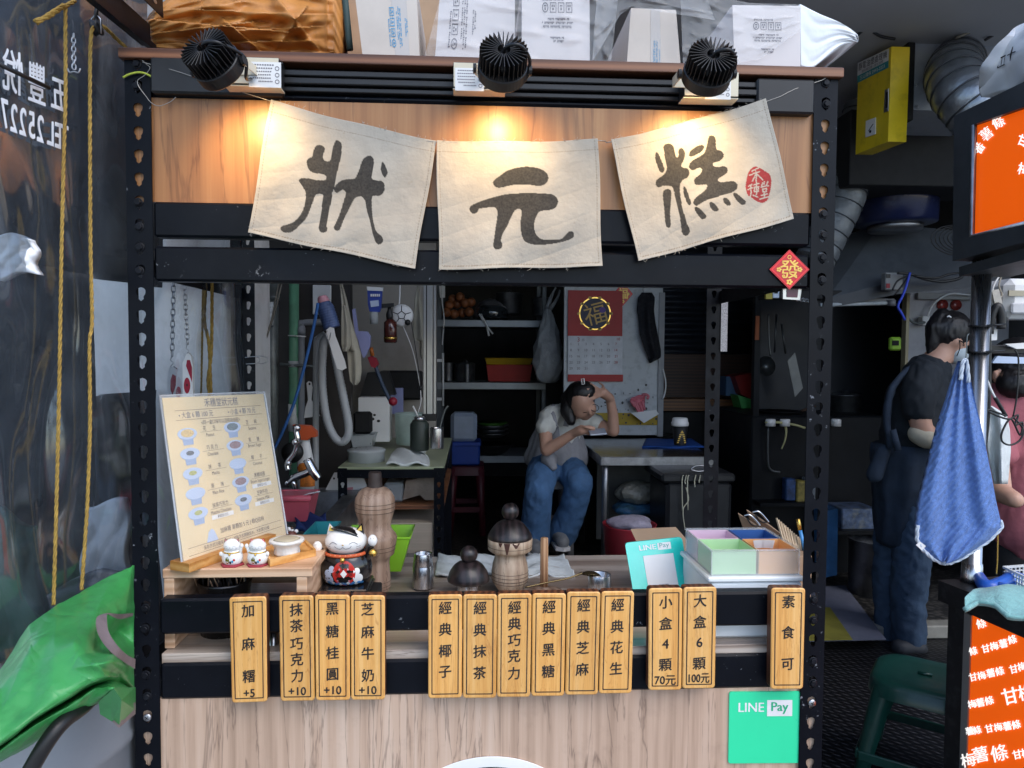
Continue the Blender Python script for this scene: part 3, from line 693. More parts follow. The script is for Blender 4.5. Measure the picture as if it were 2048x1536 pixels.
# ---------------------------------------------------------------- wooden menu tags
TG = [((457.6,1195.4),(532.5,1193),(534.5,1404),(463,1406.6),[('加',1221),('麻',1287),('糬',1352),('+5',1386)],'reading 加麻糬 +5, standing alone at the left'),
((557,1192),(627,1191),(629.5,1402),(560.5,1403),[('抹',1219),('茶',1251),('巧',1287),('克',1318),('力',1351),('+10',1382)],'reading 抹茶巧克力 +10'),
((629,1190),(699.5,1190),(700,1401),(631,1401.5),[('黑',1217),('糖',1262),('桂',1305),('圓',1348),('+10',1380)],'reading 黑糖桂圓 +10'),
((700.5,1191),(770,1191),(770,1400),(701.5,1400.5),[('芝',1218),('麻',1263),('牛',1306),('奶',1350),('+10',1380)],'reading 芝麻牛奶 +10'),
((856,1190),(925,1189),(924,1396),(856,1397.5),[('經',1215),('典',1258),('椰',1301),('子',1343)],'reading 經典椰子'),
((926,1189),(994.7,1189),(992.5,1396.5),(925,1397),[('經',1215),('典',1259),('抹',1302),('茶',1345)],'reading 經典抹茶'),
((995,1188),(1064,1187),(1060.5,1394.5),(993.5,1395),[('經',1214),('典',1247),('巧',1280),('克',1311),('力',1346)],'reading 經典巧克力'),
((1064.5,1187),(1132.6,1187),(1128.5,1392.5),(1062.5,1393),[('經',1213),('典',1256),('黑',1299),('糖',1342)],'reading 經典黑糖'),
((1134,1184),(1202,1184),(1196,1390),(1130,1390.5),[('經',1210),('典',1253),('芝',1295),('麻',1338)],'reading 經典芝麻'),
((1203,1183),(1269,1182.5),(1263.5,1387),(1197.5,1388),[('經',1209),('典',1252),('花',1294),('生',1336)],'reading 經典花生'),
((1297.5,1177),(1366,1176),(1363.5,1380.5),(1296.5,1381),[('小',1204),('盒',1246),('4',1287),('顆',1329),('70元',1360)],'reading 小盒 4 顆 70元'),
((1367,1175),(1434,1174),(1430.5,1377),(1364.5,1378),[('大',1201),('盒',1243),('6',1284),('顆',1326.5),('100元',1356)],'reading 大盒 6 顆 100元'),
((1543,1176),(1611.7,1176.5),(1607,1378.5),(1541,1379),[('素',1203),('食',1264),('可',1328)],'reading 素食可, beside the right post')]
for k, (TL, TR, BR, BL, chars, lb) in enumerate(TG):
    Yt = -.030+random.uniform(-.0012, .0008); F0 = quadF(P(*BL, Yt), P(*BR, Yt), P(*TL, Yt), P(*TR, Yt))
    wpx = (TR[0]-TL[0]+BR[0]-BL[0])/2; hpx = (BL[1]-TL[1]+BR[1]-TR[1])/2
    FF = lambda x, y, F0=F0, wpx=wpx, hpx=hpx: F0(.5+x/wpx, .5+y/hpx)
    q = MB(); W2, H2 = wpx-.8, hpx
    o1 = rrect(W2, H2, 6); o0 = rrect(W2-4, H2-4, 5)
    fr = [FF(*p) for p in o0]; md = [FF(*p)+V((0, .0022, 0)) for p in o1]; bk = [p+V((0, .021, 0)) for p in md]
    q.prism(fr, V((0, 1e-5, 0)), tag_wood, back=False)
    n = len(o1); q.add(fr+md, [(i, n+i, n+(i+1) % n, (i+1) % n) for i in range(n)], tag_wood)
    q.add(md+bk, [(i, n+i, n+(i+1) % n, (i+1) % n) for i in range(n)], tag_side)
    q.prism(bk, V((0, -1e-5, 0)), tag_side, back=False)
    Fi = lambda x, y, FF=FF: FF(x, y)+V((0, -.0004, 0))
    ring2(q, Fi, rrect(wpx-14, hpx-16, 1.2, 1), rrect(wpx-18, hpx-20, 1., 1), ink_black)
    Fuv = lambda u, v, F0=F0: F0(u, v)+V((0, -.0004, 0))
    for ch, y in chars:
        v = 1-(y-(TL[1]+TR[1])/2)/hpx; em = 27. if len(ch) == 1 else 22.5
        if ch.startswith('+'): em = 23.
        for j, (dx, dy) in enumerate(((0, 0), (.55, .3), (-.5, -.35), (.1, -.5))):
            Fj = lambda u, v, F0=F0, j=j: F0(u, v)+V((0, -.0004-.00012*j, 0))
            q.text(ch, Fj, .5+dx/wpx, v+dy/hpx, em/wpx, em/hpx, ink_black, shear=.07 if '元' not in ch and ch[0] > 'z' else 0, wmax=.62 if len(ch) > 1 else None)
    q.build('menu_tag', label='yellow pine menu tag '+lb, cat='menu tag', group='wooden menu tags hung on the rails')

# ---------------------------------------------------------------- payment sign, round sign, new year diamond
mint = M('mint_print', C('#35dca0'), .3, var=.02, coat=.2)
teal = M('turquoise_print', C('#22cfc0'), .25, var=.02, coat=.3)
def flatsign(q, TL, TR, BR, BL, Y, th, mat, rad=.03, edge=None):
    F = quadF(P(*BL, Y), P(*BR, Y), P(*TL, Y), P(*TR, Y)); asp = (TR[0]-TL[0])/(BL[1]-TL[1])
    o = [(.5+x/1., .5+y*asp/1.) for x, y in rrect(1, 1/asp, rad)]
    q.prism([F(*p) for p in o], V((0, th, 0)), mat, side=edge)
    return lambda u, v, k=.0005: F(u, v)+V((0, -k, 0))
q = MB(); F = flatsign(q, (1459, 1384), (1601, 1383), (1599.5, 1526), (1456.7, 1527), .004, .0035, mint)
q.text('LINE', F, .305, .785, .185, .185, ink_white); q.text('LINE', lambda u, v: F(u+.006, v+.002, .0007), .305, .785, .185, .185, ink_white)
q.flat([(.53, .66), (.885, .66), (.885, .885), (.53, .885)], F, ink_white)
Fp = lambda u, v: F(u, v, .001)
q.text('Pay', Fp, .705, .775, .18, .18, M('mint_ink', C('#1fae7c'), .5)); q.text('Pay', lambda u, v: F(u+.007, v, .0012), .705, .775, .18, .18, MATS['mint_ink'])
q.build('payment_sign', label='square mint green payment sign on the wood front panel', cat='sign')
c = P(980, 1502+236, .004); q = MB(); mx = Matrix.Rotation(R(90), 3, 'X')
q.lathe(c, [(-.0035, .001), (-.0035, .258), (.0005, .260), (.001, .258), (.001, .236)], white_gloss, 96, mx); q.lathe(c, [(.001, .236), (.0006, .001)], M('dark_sign_face', (.03, .028, .03), .5), 96, mx)
q.build('round_sign', label='round sign with white rim cut off by the bottom edge', cat='sign')
def diamond(cx, cy, hw, hh, Y, label, mat, ch):
    q = MB(); pts = [(cx, cy+hh), (cx+hw, cy), (cx, cy-hh), (cx-hw, cy)]
    q.prism([P(x, y, Y) for x, y in pts], V((0, .001, 0)), mat)
    F = lambda u, v: P(cx+u, cy-v, Y-.0006)
    gp = M('gold_print', C('#d9b55a'), .4, .3); rd2 = M('bright_red_line', C('#e03038'), .5)
    ring2(q, F, [(0, -hh*.92), (hw*.92, 0), (0, hh*.92), (-hw*.92, 0)], [(0, -hh*.84), (hw*.84, 0), (0, hh*.84), (-hw*.84, 0)], rd2)
    q.text(ch, F, 0, 1, hw*1.0, hh*1.0, gp); q.text(ch, lambda u, v: P(cx+u+.8, cy-v, Y-.0008), 0, 1, hw*1.0, hh*1.0, gp)
    for sx, sy, r_ in ((-.52, 0, .13), (.52, 0, .13), (0, -.62, .16), (-.3, -.32, .08), (.3, -.32, .08), (.28, .3, .05), (-.28, .3, .05)):
        for k in range(5): a = k*1.257; q.flat(ell(sx*hw+math.cos(a)*r_*hw*.6, sy*hh+math.sin(a)*r_*hh*.6, r_*hw*.45, r_*hh*.35, 8), F, gp)
    ring2(q, F, ell(0, hh*.62, hw*.1, hh*.1, 12), ell(0, hh*.62, hw*.07, hh*.07, 12), gp)
    return q.build('spring_couplet', label=label, cat='decoration')
red_print = M('red_print', C('#b3121e'), .35, var=.05, coat=.2)
diamond(1579, 539, 40, 40, -.002, 'red diamond paper with gold 發 on the beam end', red_print, '發')
# ================================================================ ON TOP OF THE STALL
card = M('cream_cardboard', (.60, .54, .48), .75, var=.06, vs=6, dirt='#8a8078', ds=5, da=.2)
card_w = M('pale_printed_carton', (.62, .58, .575), .6, var=.04, vs=5)
card_b = M('brown_cardboard', (.36, .24, .15), .8, var=.1)
tape = M('clear_tape', (.50, .46, .42), .18, var=.03, coat=.5)
def marks(q, F, u0, u1, v0, v1, mat, flip=False, vert=False):
    """rows of small print and a line of square care marks"""
    def G(u, v):
        if vert: u, v = v, 1-u
        if flip: u, v = 1-u, 1-v
        return F(lerp(u0, u1, u), lerp(v0, v1, v))
    for i, (y, a, b) in enumerate(((.93, .30, .62), (.86, .28, .72), (.62, .05, .95), (.54, .0, .98), (.46, .12, .8), (.04, .3, .95))):
        n = int((b-a)*26)
        for j in range(n):
            if (j*7+i*3) % 9 == 8: continue
            x = a+(b-a)*j/n; w_ = (b-a)/n*.72; h_ = .03+.012*((j*5+i) % 3); q.flat([(x, y), (x+w_, y), (x+w_, y+h_), (x, y+h_)], G, mat)
    for k in range(4):
        cx = .12+.25*k
        if k == 3: ring2(q, G, ell(cx, .24, .10, .11, 14), ell(cx, .24, .075, .085, 14), mat)
        else: ring2(q, G, [(cx-.1, .13), (cx+.1, .13), (cx+.1, .35), (cx-.1, .35)], [(cx-.08, .15), (cx+.08, .15), (cx+.08, .33), (cx-.08, .33)], mat)
        for dx, dy, w_, h_ in (((-.04, -.05, .08, .03), (-.02, 0, .04, .06)) if k % 2 else ((-.05, -.06, .04, .05), (.01, -.06, .04, .05), (-.02, .01, .05, .05))):
            q.flat([(cx+dx, .24+dy), (cx+dx+w_, .24+dy), (cx+dx+w_, .24+dy+h_), (cx+dx, .24+dy+h_)], G, mat)
def carton(label, TL, TR, BR, BL, Y, dep, mat, mk=None, tp=None, name='carton', mkm=None, **kw):
    F = quadF(P(*BL, Y), P(*BR, Y), P(*TL, Y), P(*TR, Y)); zf = ZT+.001
    pts = [F(0, 0), F(1, 0), F(1, 1), F(0, 1)]; pts[0].z = pts[1].z = zf
    F = quadF(pts[0], pts[1], pts[3], pts[2]); q = MB(); q.prism(pts, V((0, dep, 0)), mat)
    Fo = lambda u, v, k=.0006: F(u, v)+V((0, -k, 0))
    if tp: q.flat([(tp[0], 0), (tp[1], 0), (tp[1], 1), (tp[0], 1)], Fo, tape)
    if mk: marks(q, lambda u, v: F(u, v)+V((0, -.0012, 0)), *mk, mkm or ink_grey, **kw)
    return q.build(name, label=label, cat='box')
gm = 'cartons stacked on the stall top'
carton('cream carton with blue care marks beside the orange tarpaulin', (706, -40), (832, -40), (840, 118), (728, 118), .06, .30, card, (.49, .83, .22, .7), (.58, .83), mkm=ink_blue, vert=True)
carton('brown carton edge behind the cream carton', (690, -50), (880, -50), (884, 118), (699, 116), .37, .25, card_b)
carton('pale carton with sideways care marks inside the clear bag', (882, -40), (1030, -40), (1030, 124), (868, 118), .07, .30, card_w, (.14, .5, .22, .85), vert=True)
carton('pale carton with upside-down care marks in the middle', (1044, -40), (1179, -40), (1180, 125), (1044, 122), .05, .32, card_w, (.28, .75, .3, .82), flip=True)
carton('cream carton with blue care marks right of the middle', (1262, 16), (1352, 20), (1364, 131), (1252, 127), .08, .3, card, (.48, .62, .1, .55), (.44, .64), mkm=ink_blue, vert=True)
carton('pale carton with care marks wrapped in a white bag at the right', (1465, 10), (1601, 12), (1601, 134), (1470, 132), .05, .34, card_w, (.28, .72, .32, .83), flip=True)
film = M('crinkled_clear_film', (.80, .80, .80), .3, var=.03, alpha=.20, coat=.5, bump=.5, bs=22, bd=.012)
film_w = M('crinkled_white_film', (.72, .76, .80), .8, var=.05, bump=.3, bs=14, bd=.01, spec=.2)
def filmbag(label, outline, Y, amp, mat, seed, nu=60, nv=40, name='plastic_bag', dep=.0):
    """draped film between an upper and lower px polyline"""
    top, bot = outline; rr = np.random.RandomState(seed); ph = rr.rand(12)*6
    def L(pl, t):
        t *= len(pl)-1; i = min(int(t), len(pl)-2); return lerp(pl[i][0], pl[i+1][0], t-i), lerp(pl[i][1], pl[i+1][1], t-i)
    def fn(u, v):
        a, b = L(top, u), L(bot, u); x, y = lerp(b[0], a[0], v), lerp(b[1], a[1], v)
        w_ = abs(math.sin(5*u+7*v+ph[0]+1.5*math.sin(4*v+ph[1])))+.7*abs(math.sin(11*u-9*v+ph[2]+math.sin(6*u+ph[3])))+.45*abs(math.sin(23*u+17*v+ph[4]+2*math.sin(9*v+ph[5])))
        return P(x, y, Y+dep*abs(2*u-1)**3-amp*(1-min(1, w_*.9)))
    q = MB(); q.grid(fn, nu, nv, mat); return q.build(name, label=label, cat='plastic bag')
filmbag('crinkled clear plastic bag over the two middle cartons', ([(890, -40), (1030, -40), (1180, -40), (1240, -40)], [(848, 118), (1020, 124), (1185, 127), (1222, 126)]), .046, .018, film, 1)
filmbag('crumpled clear bag bunched between the cartons', ([(1196, -40), (1260, -40), (1330, -40), (1400, -40)], [(1184, 126), (1240, 30), (1262, 14), (1430, 40)]), .03, .03, film, 2)
filmbag('clear film pulled over the front of the right carton', ([(1360, -30), (1420, -10), (1500, 6), (1601, 9)], [(1366, 132), (1430, 134), (1520, 118), (1601, 60)]), .038, .012, film, 3)
q = MB()
def fw(u, v):
    top = catmull([V((1600, 8, 0)), V((1640, 28, 0)), V((1680, 45, 0)), V((1712, 66, 0)), V((1717, 80, 0))], 8); bot = catmull([V((1602, 132, 0)), V((1625, 134, 0)), V((1660, 108, 0)), V((1690, 88, 0)), V((1716, 84, 0))], 8)
    i = min(int(u*(len(top)-1)), len(top)-2); t = u*(len(top)-1)-i
    a = top[i].lerp(top[i+1], t); b = bot[i].lerp(bot[i+1], t); p = b.lerp(a, v)
    d = .007*abs(math.sin(9*v+3*u+math.sin(7*u)*1.5))*u**.5+.004*abs(math.sin(17*v-6*u))*u
    return P(p.x, p.y, .06-d+.10*u)
q.grid(fw, 40, 36, film_w, V((0, .15, 0)))
q.build('plastic_bag', label='white plastic bag end flaring off the right carton', cat='plastic bag')
# orange tarpaulin bundle
otarp = M('orange_tarpaulin', (.52, .22, .05), .48, var=.14, vs=5, dirt='#5a3212', ds=26, da=.4, bump=.15, bs=40, bd=.004, coat=.08)
q = MB()
OL = [(302, 40), (296, 36), (318, 18), (360, 4), (420, -30), (520, -50), (640, -50), (664, 30), (668, 108)]
folds = [((300, 38), (560, 62), 22, .050), ((310, 66), (500, 44), 12, .03), ((318, 88), (620, 80), 16, .035), ((420, 20), (630, 28), 20, .045), ((455, 44), (520, 100), 14, .03), ((560, 0), (640, 100), 20, .04), ((610, 20), (560, 90), 12, .03), ((340, 100), (660, 104), 10, .02), ((330, 20), (470, 4), 14, .035), ((480, 60), (640, 52), 9, .02)]
def ot(u, v):
    px = lerp(304, 668, u); top = lerp(-55, -60, u)
    if u < .3: top = lerp(34, -50, min(1, u/.3)**.8)
    base = lerp(95, 108, u); lx = px-(6*math.sin(3*v)*(1-u)+ (8 if v > .3 else 0)*(1-u))
    py = lerp(base, top, v); d = 0
    for (x0, y0), (x1, y1), w_, a in folds:
        dx, dy = x1-x0, y1-y0; t = max(0, min(1, ((lx-x0)*dx+(py-y0)*dy)/(dx*dx+dy*dy))); cx, cy = x0+t*dx, y0+t*dy
        sd = ((lx-cx)*dy-(py-cy)*dx)/math.hypot(dx, dy); dd = math.hypot(lx-cx, py-cy)
        k = math.exp(-(dd/w_)**2); d += a*k*(1 if sd < 0 else .35)*(.5+.8*math.sin(math.pi*(.15+.7*t)))
    d += .004*math.sin(31*u+5*math.sin(9*v))+.003*math.sin(43*v+11*u)
    return P(lx, py, .16-d*1.05+.10*(1-math.sin(math.pi*min(1, u*1.02+.02))**.4))
q.grid(ot, 150, 90, otarp, V((0, .22, 0)))
q.build('tarpaulin_bundle', label='folded orange tarpaulin bundle on top of the stall', cat='tarpaulin')
MB().tube([P(700-i*2, 100-20*i, .2) for i in range(8)], .008, M('dark_green_strip', (.03, .06, .055), .6)).build('strap', label='dark green strap standing beside the orange tarpaulin', cat='strap')

# ================================================================ LEFT SIDE: curtain, ropes, green cover
cx_ = lambda Y: -.812+.13*Y
def vinyl_mat():
    mt, nt, b = newmat('clear_vinyl'); nt.nodes.remove(b); out = nt.nodes["Material Output"]
    vec = coords(nt)
    tr_ = node(nt, "ShaderNodeBsdfTransparent"); tr_.inputs[0].default_value = (.86, .88, .90, 1)
    gl = node(nt, "ShaderNodeBsdfGlossy"); gl.inputs['Roughness'].default_value = .10
    df = node(nt, "ShaderNodeBsdfDiffuse"); df.inputs[0].default_value = (.30, .37, .46, 1)
    bp = node(nt, "ShaderNodeBump"); bp.inputs['Strength'].default_value = 1.; bp.inputs['Distance'].default_value = .10
    n1 = noise(nt, coords(nt, (2.6, 2.6, 1.3)), 1.8, 1.2, .4, .5); nt.links.new(n1, bp.inputs['Height']); nt.links.new(bp.outputs[0], gl.inputs['Normal'])
    fr = node(nt, "ShaderNodeFresnel"); fr.inputs['IOR'].default_value = 1.7; nt.links.new(bp.outputs[0], fr.inputs['Normal'])
    m1 = node(nt, "ShaderNodeMixShader"); m2 = node(nt, "ShaderNodeMixShader")
    dust = ramp(nt, noise(nt, vec, 6, 8, .7), [(.35, (.05,)*3), (.8, (.20,)*3)]); nt.links.new(dust, m1.inputs[0])
    nt.links.new(tr_.outputs[0], m1.inputs[1]); nt.links.new(df.outputs[0], m1.inputs[2])
    nt.links.new(mathn(nt, 'ADD', mathn(nt, 'MULTIPLY', fr.outputs[0], 1.25), .05), m2.inputs[0]); nt.links.new(m1.outputs[0], m2.inputs[1]); nt.links.new(gl.outputs[0], m2.inputs[2])
    nt.links.new(m2.outputs[0], out.inputs[0]); return mt
vinyl = vinyl_mat()
cur = T('vinyl_curtain', 'glossy clear vinyl side curtain with reversed white lettering', 'curtain', (cx_(0), 0, .3))
def cf(u, v):
    Y = lerp(-.95, .62, u); Z = lerp(.83, 2.42, v)
    return (cx_(Y)+.006*math.sin(9*Y+2*Z)+.005*math.sin(17*Y-3*Z+1)*math.sin(2*Z), Y, Z)
MB().grid(cf, 60, 60, vinyl).build('sheet', cur)
lett = M('white_sprayed_letters', (.75, .78, .82), .6, var=.1, vs=60)
def CF(off=0.016):
    def G(px, py):
        # where the view ray of a measured letter meets the curtain's plane
        d = ray(px, py); n = V((1, -.13, 0)); p0 = V((-.812+off, 0, 0)); t = n.dot(p0-CAM)/n.dot(d); return CAM+d*t
    return G
G = CF(); q = MB()
for ch, x, y, hu, hv in (('T',127,275,30,72),('E',115,271,28,72),('L',100,266,30,70),('2',80,257,30,76),('5',63,250,30,76),('2',45,243,30,78),('2',27,236,30,80),('7',8,227,30,82),('五',117,189,34,78),('豐',73,166,38,88),('悅',25,143,44,92)):
    for j, (dx, dy) in enumerate(((0, 0), (.7, .9), (-.7, -.9), (.5, -.9), (-.5, .9))): q.text(ch, lambda a_, b_, j=j, x=x: G(a_, 3000-b_+(a_-x)*.38)+V((.0003*j, 0, 0)), x+dx, 3000-y+dy, hu, hv, lett, mir=True)
q.build('lettering', cur)
# what hangs behind the curtain
btarp = M('black_tarpaulin', (.030, .035, .045), .3, var=.4, vs=6, bump=.4, bs=9, bd=.02, dirt='#30343c', ds=4, da=.5)
q = MB()
def bt(y0, y1, z0, z1): q.grid(lambda u, v: (-1.13+.10*lerp(y0, y1, u)+.02*math.sin(9*lerp(y0, y1, u)+5*v)+.012*math.sin(31*lerp(y0, y1, u)), lerp(y0, y1, u), lerp(z0, z1, v)), 40, 40, btarp, V((-.01, 0, 0)))
bt(.02, .43, .2, 1.66); bt(.02, .80, 1.66, 2.7); bt(.43, .80, .2, 1.33)
q.build('tarpaulin', label='black tarpaulin hanging behind the clear curtain', cat='tarpaulin')
wsack = M('white_woven_sheet', (.80, .82, .84), .5, var=.1, vs=9, dirt='#8f9498', ds=8, da=.3, bump=.35, bs=14, bd=.02)
def sackfn(pts, Y, amp, seed):
    TLx, TRx, BRx, BLx = pts
    def fn(u, v):
        x = lerp(lerp(BLx[0], BRx[0], u), lerp(TLx[0], TRx[0], u), v); y = lerp(lerp(BLx[1], BRx[1], u), lerp(TLx[1], TRx[1], u), v)
        return P(x+5*math.sin(9*v+seed), y+6*math.sin(5*u+seed), Y-amp*(abs(math.sin(3*u+2*v+seed))+.4*abs(math.sin(5*u-6*v))+.15*abs(math.sin(13*v+4*u))))
    return fn
q = MB(); q.grid(sackfn(((172, 1012), (250, 1000), (256, 1190), (158, 1195)), .10, .012, 1), 30, 30, wsack, V((0, .02, 0)))
q.build('sheet', label='crumpled white sheet behind the curtain, low beside the post', cat='plastic sheet')
q = MB(); q.grid(sackfn(((-8, 468), (62, 474), (70, 545), (-8, 555)), -.21, .012, 2), 24, 24, wsack, V((0, .02, 0)))
q.build('sheet', label='pale bundle behind the curtain at the left edge', cat='plastic sheet')
q = MB(); q.grid(sackfn(((176, 1150), (268, 1140), (270, 1230), (20, 1230)), .05, .015, 4), 24, 24, M('grey_sheet', (.2, .21, .23), .6, bump=.3, bs=12, bd=.02), V((0, .02, 0)))
q.build('sheet', label='grey sheet low behind the curtain above the green cover', cat='plastic sheet')
q = MB(); q.grid(sackfn(((-10, 1020), (60, 1060), (100, 1330), (-10, 1330)), -.05, .02, 5), 24, 24, M('dark_green_sheet', (.012, .05, .035), .5, bump=.3, bs=12, bd=.02), V((0, .02, 0)))
q.build('sheet', label='dark green sheet behind the curtain at the left edge', cat='plastic sheet')
# channel and slotted angle along the curtain top
q = MB()
def along(px0, py0, px1, py1, X0, X1): return PX(px0, py0, X0), PX(px1, py1, X1)
a, b = P(120, -60, -.28), P(302, 92, .10)
dv = (b-a); n_ = V((0, 0, 1)).cross(dv).normalized(); up = dv.cross(n_).normalized()
if up.z < 0: up = -up
ch = T('curtain_channel', 'black steel channel holding the curtain top', 'curtain rail', a)
MB().prism([a, b, b+up*.045, a+up*.045], n_*.02, steel_worn).build('channel', ch)
MB().prism([a+up*.002-n_*.012, b+up*.002-n_*.012, b-up*.012-n_*.012, a-up*.012-n_*.012], n_*.011, steel_black).build('lower_lip', ch)
sa = MB(); a2 = a+up*.05+V((.03, 0, .01)); b2 = b+up*.05+V((.03, 0, .01))
sa.prism([a2, b2, b2+up*.04, a2+up*.04], n_*.003, steel_black)
L = (b2-a2).length; dn = (b2-a2).normalized()
for i in range(int(L/.045)):
    c_ = a2+dn*(.02+i*.045)+up*.018; sa.prism([c_+dn*(x*.9)+up*y-n_*.0009 for x, y in ell(0, 0, .012, .005, 12)], n_*.0006, zinc)
sa.build('slotted_angle', ch)
rope_m = M('yellow_rope', (.36, .23, .05), .75, var=.3, vs=120, bump=.6, bs=200, bd=.002, dirt='#6a4a18', ds=20, da=.5)
def rope(q, pts, r=.0042, mat=None, sub=8, turn=26.):
    pts = catmull(pts, sub); 
    # resample
    L = [0]
    for p, p2 in zip(pts, pts[1:]): L.append(L[-1]+(p2-p).length)
    n = max(8, int(L[-1]/(r*.9))); out = []; j = 0
    for i in range(n+1):
        d = L[-1]*i/n
        while j < len(L)-2 and L[j+1] < d: j += 1
        out.append(pts[j].lerp(pts[j+1], (d-L[j])/max(1e-9, L[j+1]-L[j])))
    for s_ in range(3):
        st = []
        for i, p in enumerate(out):
            t = (out[min(i+1, n)]-out[max(i-1, 0)]).normalized(); a_ = t.orthogonal().normalized() if i == 0 else (a_-t*a_.dot(t)).normalized(); b_ = t.cross(a_)
            an = s_*2.094+i*.9/turn*20*.62; st.append(p+(a_*math.cos(an)+b_*math.sin(an))*r*.5)
        q.tube(st, r*.56, mat or rope_m, 5)
G0 = CF(.03)
q = MB(); rope(q, [G0(131, 8), G0(131, 60), G0(131, 200), G0(127, 330), G0(122, 560), G0(118, 800), G0(113, 1000), G0(107, 1210)], .0034)
rope(q, [G0(150, 2), G0(120, 18), G0(96, 34), G0(70, 42)], .004); rope(q, [G0(128, 10), G0(100, 28), G0(74, 46)], .004)
q.build('rope', label='yellow twisted rope tied at the top, hanging leftmost', cat='rope')
q = MB(); rope(q, [G0(187, 50), G0(181, 90), G0(180, 250), G0(181, 480), G0(184, 640), G0(179, 690), G0(180, 850), G0(175, 1000), G0(170, 1080), G0(163, 1180)], .0036)
rope(q, [P(196, 46, -.02), P(215, 60, 0), P(235, 80, .03), P(252, 96, .045), P(254, 112, .05)], .004)
q.build('rope', label='yellow twisted rope hanging from the black pulley', cat='rope')
q = MB(); c = G0(193, 55); q.lathe(c, [(-.008, .004), (-.006, .016), (-.002, .013), (.002, .013), (.006, .016), (.008, .004)], black_plastic, 24, ry(R(80)))
q.tube([c+V((0, 0, .012)), c+V((0, 0, .03)), c+V((.004, 0, .05))], .004, black_plastic, 8); q.tube([c+V((-.008, 0, -.012)), c+V((-.009, 0, .016)), c+V((0, 0, .026)), c+V((.009, 0, .016)), c+V((.008, 0, -.012))], .002, zinc, 6)
q.build('pulley', label='black rope pulley under the curtain channel', cat='pulley')
def chain(q, p0, p1, n, mat, r=.0014, w_=.0045):
    p0, p1 = V(p0), V(p1); d = (p1-p0)/n; t = d.normalized(); a = t.orthogonal().normalized(); b = t.cross(a)
    for i in range(n):
        c = p0+d*(i+.5); s_ = a if i % 2 else b; h = d.length*.62
        q.tube([c+t*h+s_*0, c+t*h*.7+s_*w_, c-t*h*.7+s_*w_, c-t*h, c-t*h*.7-s_*w_, c+t*h*.7-s_*w_], r, mat, 6, True, 2, True)
q = MB(); chain(q, G0(147, 68), G0(148, 138), 8, zinc, .0012, .003); c = G0(148, 143)
q.tube([c+V((-.012, 0, .006)), c+V((-.008, 0, -.002)), c, c+V((.008, 0, -.002)), c+V((.012, 0, .006))], .0016, zinc, 6, True, 3)
q.build('hook_chain', label='short thin chain with a small hook on the curtain', cat='chain')
q = MB(); q.tube([G0(-20, 120), G0(98, 176)], .004, black_plastic, 8); q.build('rod', label='black rod across the reversed lettering', cat='rod')
# inside: panda sign on chains, spare rope
gp = T('panda_sign', 'white and red panda head board hung on two chains', 'hanging sign', P(362, 790, .30))
Yp = .30; q = MB()
hd_ = [(352, 868), (340, 830), (334, 790), (335, 750), (338, 735), (346, 733), (352, 738), (358, 737), (364, 728), (370, 716), (372, 708), (377, 706), (382, 712), (385, 730), (385, 760), (386, 800), (385, 840), (380, 870)]
q.prism([P(x, y, Yp) for x, y in hd_], V((0, .012, 0)), white_pl)
FP = lambda u, v: P(u, v, Yp-.0006)
crim = M('crimson_print', (.30, .006, .03), .4)
for o in ([(345, 748), (352, 752), (352, 770), (345, 790), (341, 780), (341, 760)], [(374, 720), (380, 720), (384, 735), (384, 765), (378, 748), (372, 732)], ell(357, 785, 5.5, 12), ell(374, 771, 6.5, 16)): q.flat(o, lambda u, v: FP(u, v), crim)
q.flat(ell(374, 770, 1.5, 2.5), lambda u, v: P(u, v, Yp-.001), ink_black)
q.build('board', gp)
q = MB()
for x0, y0, y1, x1 in ((347, 560, 712, 344), (368, 560, 688, 375)):
    q.tube([P(x1, y1, Yp+.004), P(x1-3, y1+8, Yp+.004), P(x1+2, y1+14, Yp+.004), P(x1-3, y1+22, Yp+.004), P(x1+4, y1+26, Yp+.004)], .0013, zinc, 6, True, 4)
    chain(q, P(x0, y0, Yp), P(x1, y1, Yp), 13, zinc, .0014, .0042)
q.build('chain', gp)
q = MB(); rope(q, [P(412, 565, .42), P(409, 640, .42), P(418, 690, .42), P(422, 790, .42)], .0045); rope(q, [P(424, 565, .42), P(423, 700, .42), P(416, 760, .42), P(421, 800, .42)], .0045); rope(q, [P(406, 565, .43), P(404, 700, .43), P(402, 790, .43)], .0028)
q.build('rope', label='doubled yellow rope hanging on the white column', cat='rope')
